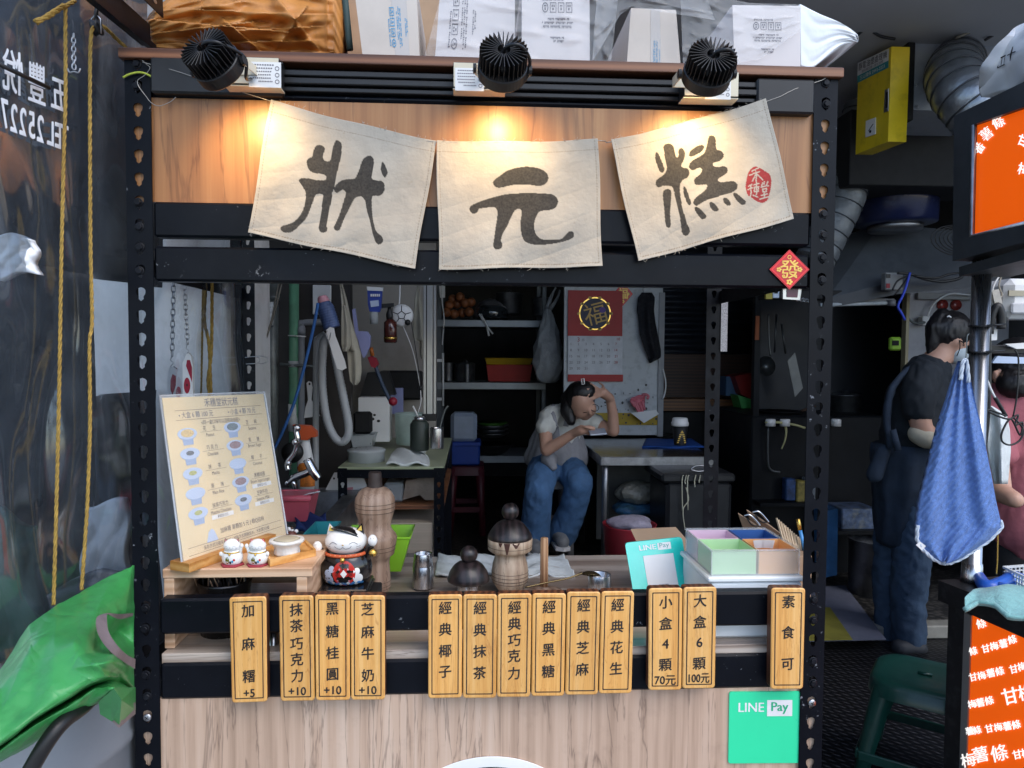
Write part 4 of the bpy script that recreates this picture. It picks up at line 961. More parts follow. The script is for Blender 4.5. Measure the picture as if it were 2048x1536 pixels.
# grey drum, green cover, hose
drum = M('grey_painted_drum', (.22, .24, .27), .45, var=.12, vs=5, dirt='#5b5a58', ds=5, da=.4)
c = V((-1.06, -.005, 0)); q = MB()
q.lathe(c, [(0, .27), (.02, .28), (.30, .28), (.31, .287), (.325, .287), (.335, .28), (.60, .28), (.61, .287), (.625, .287), (.635, .28), (.80, .28), (.81, .27), (.81, .001)], drum, 48)
q.build('drum', label='grey steel drum under the green cover', cat='drum')
gt = M('green_tarpaulin', (.045, .29, .075), .40, var=.12, vs=7, dirt='#123f1c', ds=30, da=.3, bump=.25, bs=380, bd=.001, coat=.1)
hemm = M('grey_hem_webbing', (.20, .16, .17), .5, var=.2, vs=30, bump=.4, bs=90)
GP = {}  # measured grid of the cover: px, py, Y
rows = [
 [(-60,1400,-.50),(0,1338,-.36),(60,1249,-.28),(110,1212,-.22),(165,1182,-.15),(220,1150,-.08),(262,1133,-.04),(267,1131,-.02)],
 [(-60,1425,-.54),(0,1378,-.46),(60,1298,-.40),(110,1258,-.35),(160,1235,-.29),(195,1224,-.25),(250,1224,-.15),(267,1215,-.05)],
 [(-60,1450,-.55),(0,1420,-.50),(60,1360,-.46),(108,1312,-.43),(150,1285,-.41),(184,1301,-.39),(232,1262,-.10),(267,1290,-.08)],
 [(-60,1480,-.55),(0,1455,-.52),(60,1405,-.49),(103,1374,-.48),(146,1336,-.45),(190,1330,-.47),(224,1322,-.44),(268,1330,-.18)],
 [(-60,1515,-.55),(0,1487,-.53),(64,1437,-.51),(128,1397,-.48),(183,1362,-.46),(215,1352,-.44),(238,1352,-.32),(268,1376,-.17)],
 [(-60,1522,-.46),(0,1493,-.43),(64,1443,-.41),(128,1403,-.38),(188,1369,-.35),(216,1362,-.34),(240,1364,-.25),(268,1384,-.13)],
 [(-60,1530,-.52),(0,1500,-.50),(66,1452,-.48),(137,1412,-.45),(192,1376,-.42),(227,1376,-.43),(248,1378,-.28),(268,1390,-.17)],
 [(-60,1552,-.47),(0,1519,-.47),(46,1494,-.46),(114,1452,-.43),(160,1423,-.40),(197,1402,-.38),(228,1398,-.34),(268,1400,-.16)],
 [(-60,1556,-.38),(0,1522,-.38),(46,1497,-.37),(114,1455,-.35),(160,1426,-.32),(197,1405,-.30),(228,1401,-.28),(268,1402,-.12)]]
gr = np.array([[tuple(P(*p)) for p in r_] for r_ in rows])
def cub(a, t):
    n = len(a)-1; x = t*n; i = min(int(x), n-1); f = x-i; p = [a[max(0, min(n, i+k))] for k in (-1, 0, 1, 2)]
    return .5*((2*p[1])+(p[2]-p[0])*f+(2*p[0]-5*p[1]+4*p[2]-p[3])*f*f+(3*p[1]-p[0]-3*p[2]+p[3])*f**3)
def gfn(u, v):
    def lin(a, t): n = len(a)-1; i = min(int(t*n), n-1); return a[i]+(a[i+1]-a[i])*(t*n-i)
    p = cub([cub(list(r_), u) for r_ in gr], v)*.42+lin([lin(list(r_), u) for r_ in gr], v)*.58
    k = .0035*(1-abs(math.sin(7*u+4*v+math.sin(6*v)))**.5)+.003*(1-abs(math.sin(12*u-9*v+2*math.sin(5*u)))**.6)+.0015*math.sin(31*u+17*v+3*math.sin(7*v))
    return V(p)+V((.3, -1, .2))*k
q = MB(); q.grid(gfn, 130, 130, gt, V((.0, .0025, -.001)))
fl = [P(*p) for p in ((227,1376,-.44),(198,1402,-.40),(201,1427,-.38),(224,1443,-.375),(238,1452,-.365),(271,1420,-.2),(271,1374,-.2),(243,1400,-.43),(222,1412,-.40),(250,1428,-.33))]
q.add(fl+[p+V((0, .003, 0)) for p in fl], [(0, 1, 8), (1, 2, 8), (2, 3, 8), (8, 3, 7), (0, 8, 7), (7, 3, 4), (7, 4, 9), (9, 4, 5), (7, 9, 5), (7, 5, 6), (0, 7, 6)], gt)
cv = q.build('drum_cover', label='crumpled green tarpaulin cover thrown over the grey drum', cat='tarpaulin')
wrinkle(cv, .0022, (18, 18, 18), True, 5.)
q = MB()
ho = [(266,1226,-.17),(240,1228,-.24),(216,1226,-.28),(200,1230,-.31),(192,1238,-.33),(194,1262,-.36),(206,1286,-.38),(226,1308,-.37),(248,1324,-.32),(270,1338,-.25)]
hi = [(266,1232,-.16),(242,1238,-.22),(226,1234,-.26),(215,1228,-.29),(214,1240,-.31),(217,1262,-.335),(228,1282,-.35),(243,1300,-.34),(258,1312,-.30),(271,1318,-.24)]
ho, hi = catmull([P(x, y, Y-.02) for x, y, Y in ho], 4), catmull([P(x, y, Y-.02) for x, y, Y in hi], 4)
q.add(ho+hi, [(i, i+1, len(ho)+i+1, len(ho)+i) for i in range(len(ho)-1)], hemm, True)
q.add([P(*p) for p in ((224,1443,-.385),(238,1456,-.37),(271,1428,-.21),(271,1404,-.22),(248,1424,-.35))], [(0, 1, 4), (1, 2, 3, 4)], hemm)
q.build('hem', cv)
q = MB(); q.tube([P(50, 1560, -.48), P(90, 1490, -.47), P(125, 1445, -.45), P(165, 1415, -.40), P(200, 1380, -.30)], .012, black_plastic, 10, True, 6)
q.build('hose', label='black hose running out from under the green cover', cat='hose')
# ================================================================ ON THE COUNTER
def Yof(py, Z=None, px=965): return PZ(px, py, ZB if Z is None else Z).y
# small bench
ZH = zc(1137, .035, 475)
bA, bB = P(324, 1137, .035).x, P(624, 1137, .035).x
bench = T('small_bench', 'pale wooden riser bench at the left end of the counter', 'bench', ((bA+bB)/2, .18, ZB))
MB().bb(bA, bB, .035, .33, ZH-.021, ZH, pale_wood, .002).build('bench_top', bench)
for x0, x1 in ((bA+.002, bA+.024), (bB-.035, bB-.012)): MB().bb(x0, x1, .037, .328, ZB+.0005, ZH-.0212, pale_wood, .0015).build('side_panel', bench)
MB().bb(bA+.0245, bB-.0355, .30, .318, ZB+.06, ZH-.0212, pale_wood, .001).build('back_rail', bench)
# menu board
mA, mB_ = PZ(366, 1141, ZH+.002), PZ(575, 1068, ZH+.002)
e = (mB_-mA).normalized(); nb = V((-e.y, e.x, 0))
def proj(p):
    d = V(p)-CAM; z = d.dot(_f); return 1024+FPX*d.dot(_r)/z, 768-FPX*d.dot(_u)/z
best = (1e9,)
for i in range(70):
    for j in range(80):
        t, h = R(-5+i*.7), .25+j*.004
        x, y = proj(mA+(V((0, 0, 1))*math.cos(t)+nb*math.sin(t))*h); er = (x-320)**2+(y-790)**2
        if er < best[0]: best = (er, t, h)
t_, h_ = best[1], best[2]; upm = V((0, 0, 1))*math.cos(t_)+nb*math.sin(t_)
mTL = mA+upm*h_
best = (1e9,)
for i in range(60):
    for j in range(60):
        k, h = .2+i*.006, h_*(.85+j*.006); x, y = proj(mA+e*k+upm*h); er = (x-530)**2+(y-783)**2
        if er < best[0]: best = (er, k, h)
mTR = mA+e*best[1]+upm*best[2]
mBR = mB_
menu = T('menu_board', 'printed menu in a clear acrylic stand on a wooden base', 'menu', mA)
MF0 = quadF(mA, mBR, mTL, mTR); nm = (mBR-mA).cross(mTL-mA).normalized()
if nm.y > 0: nm = -nm
MF = lambda u, v, k=.0006: MF0(u, v)+nm*k
cream_p = M('cream_menu_paper', C('#dfca9f'), .5, var=.10, vs=7, coat=.5)
q = MB(); q.prism([MF0(*p) for p in ((.015, .0), (.985, .0), (.985, .985), (.015, .985))], -nm*.0012, cream_p)
pale_cup = M('pale_blue_print', C('#b4c4de'), .5, var=.03, coat=.4); cup_sh = M('cup_shade_print', C('#92a7c8'), .5, var=.03, coat=.4)
lnm = M('menu_line', C('#5f4c36'), .6)
def ML(u0, u1, v, w_=.0022): q.flat([(u0, v), (u1, v), (u1, v+w_), (u0, v+w_)], lambda a, b: MF(a, b, .0009), lnm)
def mt_(s_, u, v, h, m_=None, kx=.92, wm=None): q.text(s_, lambda a, b: MF(a, b, .0012), u, v, h*kx, h, m_ or ink_brown, wmax=wm)
mt_('禾穗堂狀元糕', .53, .945, .058, ink_grey, .95)
ML(.1, .93, .905); mt_('• 大盒 6 顆 100 元', .28, .878, .042, ink_grey, .95); mt_('• 小盒 4 顆 70 元', .72, .878, .042, ink_grey, .95); ML(.1, .93, .848)
mt_('<同一盒口味可以混搭自由配>', .5, .825, .03, ink_brown, .95)
tops = {'y': C('#cdb47a'), 'g': C('#5d7078'), 'r': C('#8a6c72'), 'c': C('#4c5560'), 'm': C('#a8ac62')}
def cup(u, v, kind):
    s_ = .085
    q.flat([(u-s_, v+.012), (u-s_*.8, v-.012), (u-s_*.55, v-.02), (u-s_*.5, v-.055), (u+s_*.5, v-.055), (u+s_*.55, v-.02), (u+s_*.8, v-.012), (u+s_, v+.012)], lambda a, b: MF(a, b, .0008), cup_sh)
    q.flat(ell(u, v+.012, s_, .034), lambda a, b: MF(a, b, .0012), pale_cup)
    if kind: q.flat(ell(u, v+.014, s_*(.66 if kind in 'ygr' else .4), .024 if kind in 'ygr' else .014), lambda a, b: MF(a, b, .0016), M('menu_top_'+kind, tops[kind], .6, var=.3, vs=300))
lefts = [('花　　生', 'Peanut', 'y'), ('巧 克 力', 'Choclate', 'c'), ('抹　　茶', 'Macha', 'm'), ('原　　味', 'Plain Rice', ''), ('抹茶巧克力', 'Matcha Choclate', 'm')]
rights = [('芝　　麻', 'Sesame', 'g'), ('黑　　糖', 'Brown Sugar', 'r'), ('椰　　子', 'Coconut', ''), ('黑糖桂圓', 'Brown Sugar Longan', 'r'), ('芝麻牛奶', 'Sesame Milk', 'c')]
for col_, u in ((lefts, .18), (rights, .60)):
    for i, (zh, en, kd) in enumerate(col_):
        v = .755-.118*i+(.012 if u > .5 else 0); cup(u, v, kd)
        mt_(zh, u+.2, v+.034, .032, wm=.2); ML(u+.11, u+.31, v+.012, .0016); mt_(en, u+.2, v-.008, .03, wm=.2)
        if (u < .5 and i == 4) or (u > .5 and i > 2):
            q.flat([(u+.11, v-.05), (u+.31, v-.05), (u+.31, v-.024), (u+.11, v-.024)], lambda a, b: MF(a, b, .0008), paper); mt_('單顆加10元', u+.21, v-.037, .022)
mt_('加麻糬 單顆加 5 元 | 軟Q拉絲', .56, .155, .036); q.flat([(.22, .11), (.32, .11), (.295, .17), (.275, .185), (.245, .17)], lambda a, b: MF(a, b, .001), pale_cup)
ML(.06, .95, .108); mt_('保存方式冷藏保存三天 | 加熱方式用鍋加水，大約蒸2分鐘', .5, .085, .027, wm=.86); ML(.06, .95, .064)
mt_('＊訂購專線 營業時間 週三~週日 12:00~', .5, .038, .03, wm=.86)
q.build('printed_sheet', menu)
acr = M('clear_acrylic', (.9, .92, .93), .05, var=.0, alpha=.10, coat=1, rvar=.02)
q = MB(); q.prism([MF0(*p)+nm*.0032 for p in ((0, 0), (1, 0), (1, 1), (0, 1))], -nm*.0012, acr); q.prism([MF0(*p)-nm*.0018 for p in ((0, 0), (1, 0), (1, 1), (0, 1))], -nm*.0012, acr)
edge = M('acrylic_edge', (.62, .66, .72), .15, var=.05, alpha=.75)
q.tube([MF0(0, 0), MF0(0, 1), MF0(1, 1), MF0(1, 0)], .0022, edge, 4, False); q.build('acrylic_sheet', menu)
w0 = nb*.035
q = MB(); a0, b0 = mA-nb*.022-e*.004, mBR-nb*.022-e*.07; a0.z = b0.z = ZH+.0008
q.prism([a0, b0, b0+nb*.055, a0+nb*.055], V((0, 0, .020)), tray_wood); q.build('wood_base', menu)

# ---- lucky cats
blackg = M('black_glaze', (.012, .011, .012), .18, var=.2, coat=.5); redg = M('red_glaze', (.50, .025, .02), .3, coat=.3, var=.1)
goldm = M('gold_paint', (.65, .42, .10), .28, .9, var=.12); pinkg = M('pink_glaze', (.6, .25, .28), .4); blueg = M('blue_glaze', (.05, .25, .55), .3, coat=.3)
brown_g = M('brown_glaze', (.10, .055, .035), .35); capm = M('orange_red_cord', (.55, .10, .03), .6, var=.2)
def lucky(name, label, cx, base, Y, w_, h, body, ears, arms, colr, big=False, group=None, ztop=None):
    """cat: w_ x h pixels, standing with its base at pixel row `base`"""
    k = S(Y); o = P(cx, base, Y); t = T(name, label, 'figurine', o, group)
    H = h*k; W = w_*k
    q = MB(); pr = [(0, .34), (.02, .40), (.06, .45), (.15, .50), (.28, .515), (.40, .485), (.50, .43), (.58, .36), (.64, .26)]
    ck = .555 if big else .50
    q.lathe(o, [(a*H, b*W) for a, b in pr], body, 32, None, True, (1, .8)); q.build('body', t)
    hc = o+V((0, -.03*W, H*(.745 if big else .72))); hr = (W*.415, W*.36, H*(.245 if big else .28))
    q = MB(); q.ball(hc, hr, white_gloss, 16)
    if big:
        q.lathe(hc, [(math.sin(a)*hr[2]*1.012, max(1e-4, math.cos(a))) for a in (.35, .6, .9, 1.2, 1.5, 1.57)], blackg, 32, Matrix.Rotation(R(20), 3, 'Y') @ Matrix.Rotation(R(-25), 3, 'X'), True, (hr[0]*1.012, hr[1]*1.012))
    hd = q.build('head', t)
    def face(dx, dz, kk=1.012):
        r2 = 1-(dx*W/hr[0])**2-(dz*H/hr[2])**2; return hc+V((dx*W, -hr[1]*math.sqrt(max(.02, r2))*kk, dz*H))
    def arc(pts, r_, m_): q.tube([face(*p) for p in pts], r_, m_, 5, True, 4)
    q = MB(); lw = .0055*W if not big else .005*W
    for s_ in (-1, 1):
        arc([(s_*.27, .0), (s_*.20, .045), (s_*.12, .02)], lw, ink_grey); arc([(0, -.03), (s_*.05, -.065), (s_*.13, -.05), (s_*.16, -.02)], lw, ink_grey)
        for d in (0, .035): arc([(s_*.25, -.045-d), (s_*.32, -.035-d)], lw*.8, ink_grey)
    q.ball(face(0, .005), (.02*W, .01*W, .012*W), pinkg if not big else goldm, 6); q.build('face', hd)
    for s_ in (-1, 1):
        q = MB(); c = hc+V((s_*W*.26, -.02*W, H*.15)); m_ = ears if not (big and s_ < 0) else white_gloss
        tip = c+V((s_*W*.06, 0, H*.17))
        q.add([c+V((-W*.11, -W*.03, -H*.01+(.02*H if s_ > 0 else -.02*H))), c+V((W*.11, -W*.03, -H*.01-(.02*H if s_ > 0 else -.02*H))), c+V((0, W*.10, 0)), tip], [(0, 1, 3), (1, 2, 3), (2, 0, 3)], m_, True)
        q.add([c.lerp(tip, .25)+V((-W*.055, -W*.034, 0)), c.lerp(tip, .25)+V((W*.05, -W*.034, 0)), c.lerp(tip, .78)+V((0, -W*.018, 0))], [(0, 1, 2)], goldm if big else pinkg)
        q.build('ear', hd)
    q = MB(); n = 40
    q.tube([o+V((math.cos(a)*W*.41, math.sin(a)*W*.34-.02*W, H*(ck+.015*math.sin(a)))) for a in [2*math.pi*i/n for i in range(n)]], W*.035, colr, 8, True, 0, True)
    if big:
        for i in range(26): a = 2*math.pi*i/26; q.ball(o+V((math.cos(a)*W*.43, math.sin(a)*W*.36-.02*W, H*ck)), W*.012, M('cord_light', (.75, .45, .25), .6), 5)
    q.ball(o+V((0, -.425*W, H*(ck-.06))), W*.052, goldm, 8); q.build('collar', t)
    for s_, up in arms:
        q = MB(); sh = o+V((s_*W*.36, -.04*W, H*.40)); pw = o+V((s_*W*(.54 if big else .50), -.14*W, H*((.77 if s_ > 0 else .66) if big else (.74 if up else .42))))
        q.cap(sh, W*.11, pw+(sh-pw)*.25, W*.075, body); q.ball(pw, (W*.095, W*.08, W*.12), white_gloss, 8)
        for d in (-.03, 0, .03): q.tube([pw+V((d*W, -W*.067, W*.02)), pw+V((d*W, -W*.062, W*.07))], W*.006, ink_grey, 4)
        if big:
            b = o+V((s_*W*.56, -.22*W, H*(.57 if s_ > 0 else .46))); q.ball(b, W*.078, goldm, 10); q.tube([b+V((math.cos(a)*W*.08, math.sin(a)*W*.08, 0)) for a in [i*.524 for i in range(12)]], W*.008, goldm, 5, True, 0, True); q.box(b+V((0, -W*.077, -W*.03)), (W*.012, W*.004, W*.05), ink_black)
        q.build('arm', t)
    # painted belly
    def belly(dx, z, kk=1.01):
        zz = z; rr = 0
        for (a, b), (a2, b2) in zip(pr, pr[1:]):
            if a <= zz <= a2: rr = lerp(b, b2, (zz-a)/(a2-a))
        return o+V((dx*W, -.8*W*math.sqrt(max(.0, rr*rr-dx*dx))*kk, zz*H))
    q = MB()
    def disc(cx_, cz, rx_, rz_, m_, kk, n=20):
        ring = [belly(cx_+rx_*math.cos(2*math.pi*i/n), cz+rz_*math.sin(2*math.pi*i/n), kk) for i in range(n)]; q.add(ring+[belly(cx_, cz, kk+.004)], [(i, (i+1) % n, n) for i in range(n)], m_, True)
    if big:
        for x, z, r_ in ((-.28, .13, .09), (-.30, .24, .07), (.28, .15, .09), (.26, .28, .06), (-.22, .32, .06)): disc(x, z, r_, r_*1.0, pale_cup if x < 0 else white_gloss, 1.012, 14)
        for i in range(15): disc(-.34+.0486*i, .055+.012*(i % 2), .035, .03, blueg if i % 3 else white_gloss, 1.016, 10)
        disc(.02, .25, .22, .22, redg, 1.025); disc(.02, .25, .065, .075, white_gloss, 1.04, 4)
        for ch, x, z in (('財', .02, .37), ('滾', -.11, .23), ('滾', .15, .23), ('源', .02, .10)): q.text(ch, lambda a, b: belly(a, b, 1.055), x, z+.02, .085, .095, ink_black)
        for x, z in ((-.06, .33), (.1, .33), (.12, .12), (-.1, .13)): disc(x, z, .02, .02, pinkg, 1.04, 6)
        q.build('belly_painting', t)
    else:
        disc(-.12, .2, .10, .14, goldm, 1.015, 10); disc(.12, .16, .05, .06, ink_blue, 1.02, 8); disc(.2, .22, .05, .05, redg, 1.02, 8); disc(.02, .12, .05, .07, ink_black, 1.02, 6)
        q.build('belly_painting', t)
        MB().lathe(o, [(-.0035, W*.56), (-.0004, W*.58), (.0004, W*.56), (.0005, .0005)], M('crimson_felt', (.30, .03, .05), .8), 6).build('base_mat', t)
    return t
lucky('lucky_cat', 'small white lucky cat with brown ears on a red mat', 465, 1127, .062, 40, 50, white_gloss, brown_g, ((1, True), (-1, False)), goldm, group='small white lucky cats on the bench')
lucky('lucky_cat', 'small white lucky cat with red ears on a red mat', 516, 1127, .062, 40, 50, white_gloss, redg, ((-1, True), (1, False)), goldm, group='small white lucky cats on the bench')
Yc = .20
big = lucky('lucky_cat', 'large black lucky cat with a red coin and golden bells', 693, 1163, Yc, 100, 112, blackg, blackg, ((1, True), (-1, True)), capm, True)
q = MB(); zt_ = P(690, 1162, Yc).z; a, b = P(637, 1170, Yc-.05), P(736, 1170, Yc-.05)
q.bb(a.x, b.x, Yc-.065, Yc+.05, zt_-.008, zt_-.001, blackg, .003); q.bb(a.x-.003, b.x+.003, Yc-.068, Yc+.053, zt_-.020, zt_-.0085, blackg, .003); q.build('display_base', label='black lacquer display base under the large black cat', cat='base')
MB().bb(a.x-.004, b.x+.02, Yc-.062, Yc+.055, ZB+.0004, zt_-.0206, black_matt, .003).build('box', label='dark box carrying the lacquer base on the counter', cat='box')
# ---- tray and model cup on the bench
q = MB(); tz = ZH+.0006
tp = [PZ(540, 1134, tz), PZ(632, 1112, tz), PZ(612, 1092, tz), PZ(518, 1108, tz)]
q.prism(tp, V((0, 0, .010)), tray_wood)
ce = sum(tp, V((0, 0, 0)))/4; ins = [ce+(p-ce)*.9 for p in tp]
for i in range(4):
    p0, p1, p2, p3 = tp[i], tp[(i+1) % 4], ins[(i+1) % 4], ins[i]; q.prism([p+V((0, 0, .0102)) for p in (p0, p1, p2, p3)], V((0, 0, .006)), tray_wood)
q.build('tray', label='small wooden tray on the bench under the white cup', cat='tray')
q = MB(); cc = PZ(574, 1108, tz+.010); k = S(cc.y)
rough_w = M('white_clay', (.70, .69, .66), .6, var=.06, vs=30, bump=.5, bs=60, bd=.004)
q.lathe(cc, [(.0004, .0005), (.0008, 24*k), (5*k, 25*k), (14*k, 24*k), (22*k, 28*k), (25*k, 33*k), (28*k, 34*k), (30*k, 33*k), (30*k, 24*k)], rough_w, 36, None, True, (1, 1), lambda a, z: 1+.02*math.sin(5*a+z*300)+.012*math.sin(11*a))
q.lathe(cc, [(30*k, 25*k), (32.5*k, 20*k), (33*k, .001)], M('beige_filling', (.42, .37, .27), .8, bump=.5, bs=90), 24, None, True, (1, 1), lambda a, z: 1+.05*math.sin(4*a))
q.build('rice_cake_model', label='white cup shaped rice cake model on the wooden tray', cat='food model')
q = MB(); 
for i in range(9): p = P(575+random.uniform(-1, 20), 1062+random.uniform(-7, 2), .36); q.ball(p, random.uniform(.004, .006), white_gloss if i % 3 else brown_g, 6)
q.lathe(P(583, 1071, .36), [(-.02, .012), (.012, .014), (.012, .001)], M('red_brown_pot', (.12, .03, .02), .5), 16)
q.build('ornament', label='tiny pot of white buds behind the white cup', cat='ornament')
# brush pot under the bench
q = MB(); yb = .14; plx(q, 450, [(1262, 46), (1180, 48), (1164, 51), (1158, 52), (1157, 49), (1200, 46), (1201, .5)], yb, M('dark_tin', (.06, .055, .055), .25, .8, dirt='#2a2522'))
pot = q.build('tin', label='dark tin of sticks under the bench', cat='tin')
q = MB()
for i in range(26): c = P(405+i*3.6, 1200, yb); q.tube([c, c+V((random.uniform(-.02, .02), random.uniform(-.02, .02), .062))], .0016, M('dark_stick', (.03, .022, .02), .5) if i % 3 else pale_wood, 5)
q.build('skewers', pot)
q = MB(); plx(q, 547, [(1262, 10), (1290, 10), (1294, 12), (1303, 12)], .055, inox); q.build('steel_post', label='small steel stem standing on the counter between tags', cat='stem')
# ---- wooden steamers and cups
ws = M('woodgroove', (.05, .03, .02), .6)
st = T('wood_steamer', 'tall turned wooden steamer behind the black cat', 'wooden steamer', P(750, 1190, .36))
q = MB(); plx(q, 750, [(1192, 22), (1183, 26), (1173, 30.5), (1160, 31), (1145, 30), (1126, 28.5), (1113, 30), (1107, 38), (1085, 42), (1074.7, 44), (1069, 42), (1062, 36), (1053, 31), (1040, 33), (1027, 37), (1017, 39.5), (1006, 40), (995, 38.5), (984, 33), (977, 25), (973, 15), (973, 1)], .36, turned_wood, 48)
for y, hw in ((1021, 39), (1012, 40), (1004, 40.2), (1160, 31.2), (1168, 30.9), (1174, 30.4), (1089, 41.6), (1097, 40)): plx(q, 750, [(y-.35, hw-1), (y-.3, hw+.25), (y+.3, hw+.25), (y+.35, hw-1)], .36, ws, 48)
q.build('body', st)
q = MB(); plx(q, 750, [(974, 16), (972, 15), (960, 13.5), (946, 12.8), (944, 11.5), (944, 7), (950, 6)], .36, M('dark_burnt_wood', (.035, .022, .018), .6, bump=.3, bs=90), 32); q.build('neck', st)
Ys = .37
st = T('wood_steamer', 'pale turned wooden steamer with a dark domed lid and ball knob', 'wooden steamer', P(1020, 1186, Ys))
q = MB(); plx(q, 1020, [(1187, 17), (1182, 20), (1173, 28), (1162.6, 35), (1152, 37.5), (1139, 37), (1126, 35), (1113, 31), (1103.5, 31), (1101, 40), (1097, 44.5), (1085, 45), (1076, 45), (1075, 40), (1075, 1)], Ys, turned_pale, 48)
for y, hw in ((1141, 37.2), (1148, 37.6), (1155, 37.2), (1161, 35.6), (1090, 45)): plx(q, 1020, [(y-.35, hw-1), (y-.3, hw+.25), (y+.3, hw+.25), (y+.35, hw-1)], Ys, ws, 48)
for a0, w_, ln in ((-1.75, 7, 22), (-1.35, 9, 10), (-2.05, 5, 8)):   # dark drips from the lid
    k = S(Ys); c = P(1020, 1076, Ys); rr = 45.5*k
    q.add([c+V((math.cos(a0+d)*rr, math.sin(a0+d)*rr, z)) for d, z in ((-w_*.02, 0), (w_*.02, 0), (w_*.004, -ln*k), (-w_*.004, -ln*k))], [(0, 3, 2, 1)], M('dark_drip', (.06, .025, .018), .4))
q.build('body', st)
q = MB(); plx(q, 1020, [(1078, 41), (1076, 44.3), (1072, 44.6), (1066, 42.5), (1060, 38.5), (1053, 33), (1046, 26.5), (1042, 19), (1040, 10), (1038, 8), (1037, 1)], Ys, dark_wood, 44); ld_ = q.build('lid', st)
q = MB(); q.ball(P(1020.5, 1023, Ys), 17.8*S(Ys), dark_wood, 14); q.build('knob', ld_)
Yl = .33
t = T('dark_lid', 'black wooden mushroom lid with ball knob resting on a steel cup', 'lid', P(937, 1164, Yl))
q = MB(); plx(q, 937, [(1163, 37), (1160, 42), (1157, 42.6), (1152, 41), (1146, 39.5), (1141, 37), (1135, 33), (1130, 29), (1125, 22), (1122, 14), (1121, 9), (1120, 1)], Yl, dark_wood, 44); q.build('cap', t)
q = MB(); q.ball(P(937.7, 1109, Yl), 17.8*S(Yl), dark_wood, 14); q.build('knob', t)
def scup(label, px, prof, Y):
    q = MB(); plx(q, px, prof, Y, inox, 40); return q.build('steel_cup', label=label, cat='cup')
scup('steel cup under the black mushroom lid', 937, [(1197, 22), (1196, 22.6), (1166, 22.6), (1164, 22), (1164, 1)], Yl)
scup('tall brushed steel cup with a stepped rim behind the counter gap', 846, [(1174, 20.5), (1172, 21.5), (1131, 20.3), (1129.5, 19.4), (1128, 20), (1107, 17), (1106, 16.6), (1108, 15.6), (1140, 17), (1141, .5)], .425)
scup('short open steel ring cup under the spoon', 1199, [(1183, 23), (1182, 23.5), (1149, 23.5), (1148, 22.8), (1150, 21.5), (1176, 21), (1177, .5)], .36)
q = MB(); plx(q, 1088.5, [(1190, 8.4), (1130, 8.2), (1077, 7.8), (1075.5, 7), (1075.5, 1)], .34, wood('pestle_stick', '#8a6040', '#a87e5a', '#c29a74', 2, 30, 2, 260, .6), 20)
q.build('pestle', label='upright pale wooden pestle stick', cat='pestle')
q = MB(); plx(q, 1090, [(1191, 34), (1190, 36), (1184, 37), (1182, 36), (1182, 20), (1187, 14), (1187, 1)], .30, turned_wood, 40); q.build('wood_dish', label='low turned wooden dish around the pestle stick', cat='dish')
q = MB(); q.tube([P(1050, 1175, .30), P(1090, 1166, .315), P(1130, 1158, .33), P(1152, 1151, .34), P(1164, 1146, .345)], [.0022, .0022, .0022, .0025, .004], M('dark_brass', (.16, .12, .06), .25, .9), 8, True, 5)
c = P(1182, 1149.5, .347); q.lathe(c, [(-.0105, .0005), (-.009, .010), (-.005, .020), (.001, .026), (.0018, .0265), (.001, .025), (-.004, .019), (-.008, .009), (-.009, .0005)], MATS['dark_brass'], 28, Matrix.Rotation(R(8), 3, 'Y') @ Matrix.Rotation(R(158), 3, 'X'), True, (1.1, .8))
q.build('spoon', label='dark brass spoon lying over the steel ring cup', cat='spoon')
towel_w = M('white_gauze', (.62, .66, .66), .9, var=.06, bump=.8, bs=90, bd=.004)
q = MB()
def tw(u, v):
    px = lerp(lerp(870, 1150, u), lerp(876, 1128, u), v); p = PZ(px, lerp(1154, 1114, v)+2*math.sin(u*14)+1.5*math.sin(u*31), ZB)
    return p+V((0, 0, .008+.0045*math.sin(14*v+3*math.sin(6*u))+.003*math.sin(26*u)+.002*math.sin(50*u+20*v)))
q.grid(tw, 90, 30, towel_w, V((0, 0, -.0075))); q.build('towel', label='folded white gauze towel laid along the counter back', cat='towel')
lime = M('lime_plastic', (.25, .55, .03), .35, var=.04, sss=.0); teal_p = M('teal_plastic', (.02, .25, .28), .4)
def tub(q, TLx, TRx, BLx, BRx, yt, yb, Y0, Y1, mat, th=.003, rim=.006):
    """open tub: top outline at depths Y0..Y1, bottom inset"""
    a, b, c, d = P(TLx, yt, Y0), P(TRx, yt, Y0), P(BLx, yb, Y0), P(BRx, yb, Y0); zt_, zb_ = a.z, c.z; dy = (Y1-Y0)
    ix = max(0, (c.x-a.x)); 
    top = [V((a.x, Y0, zt_)), V((b.x, Y0, zt_)), V((b.x, Y1, zt_)), V((a.x, Y1, zt_))]; bot = [V((c.x, Y0+ix, zb_)), V((d.x, Y0+ix, zb_)), V((d.x, Y1-ix, zb_)), V((c.x, Y1-ix, zb_))]
    ce = (top[0]+top[2])/2; inn = [ce+(p-ce)*(1-2*th/max(.02, abs(b.x-a.x))) for p in top]; cb_ = (bot[0]+bot[2])/2; bi = [cb_+(p-cb_)*.96+V((0, 0, th)) for p in bot]
    vs = top+bot+inn+bi; fs = [(3, 2, 1, 0)]
    fs = [(i, (i+1) % 4, 4+(i+1) % 4, 4+i) for i in range(4)]; fs = [tuple(reversed(f)) for f in fs]
    fs += [(4, 5, 6, 7)[::-1]]+[(8+i, 8+(i+1) % 4, (i+1) % 4, i)[::-1] for i in range(4)]+[(8+i, 8+(i+1) % 4, 12+(i+1) % 4, 12+i) for i in range(4)]+[(12, 13, 14, 15)]
    q.add(vs, fs, mat)
    if rim: q.tube([p+V((0, 0, -rim*.3)) for p in top], rim*.5, mat, 8, True, 0, True)
    return top
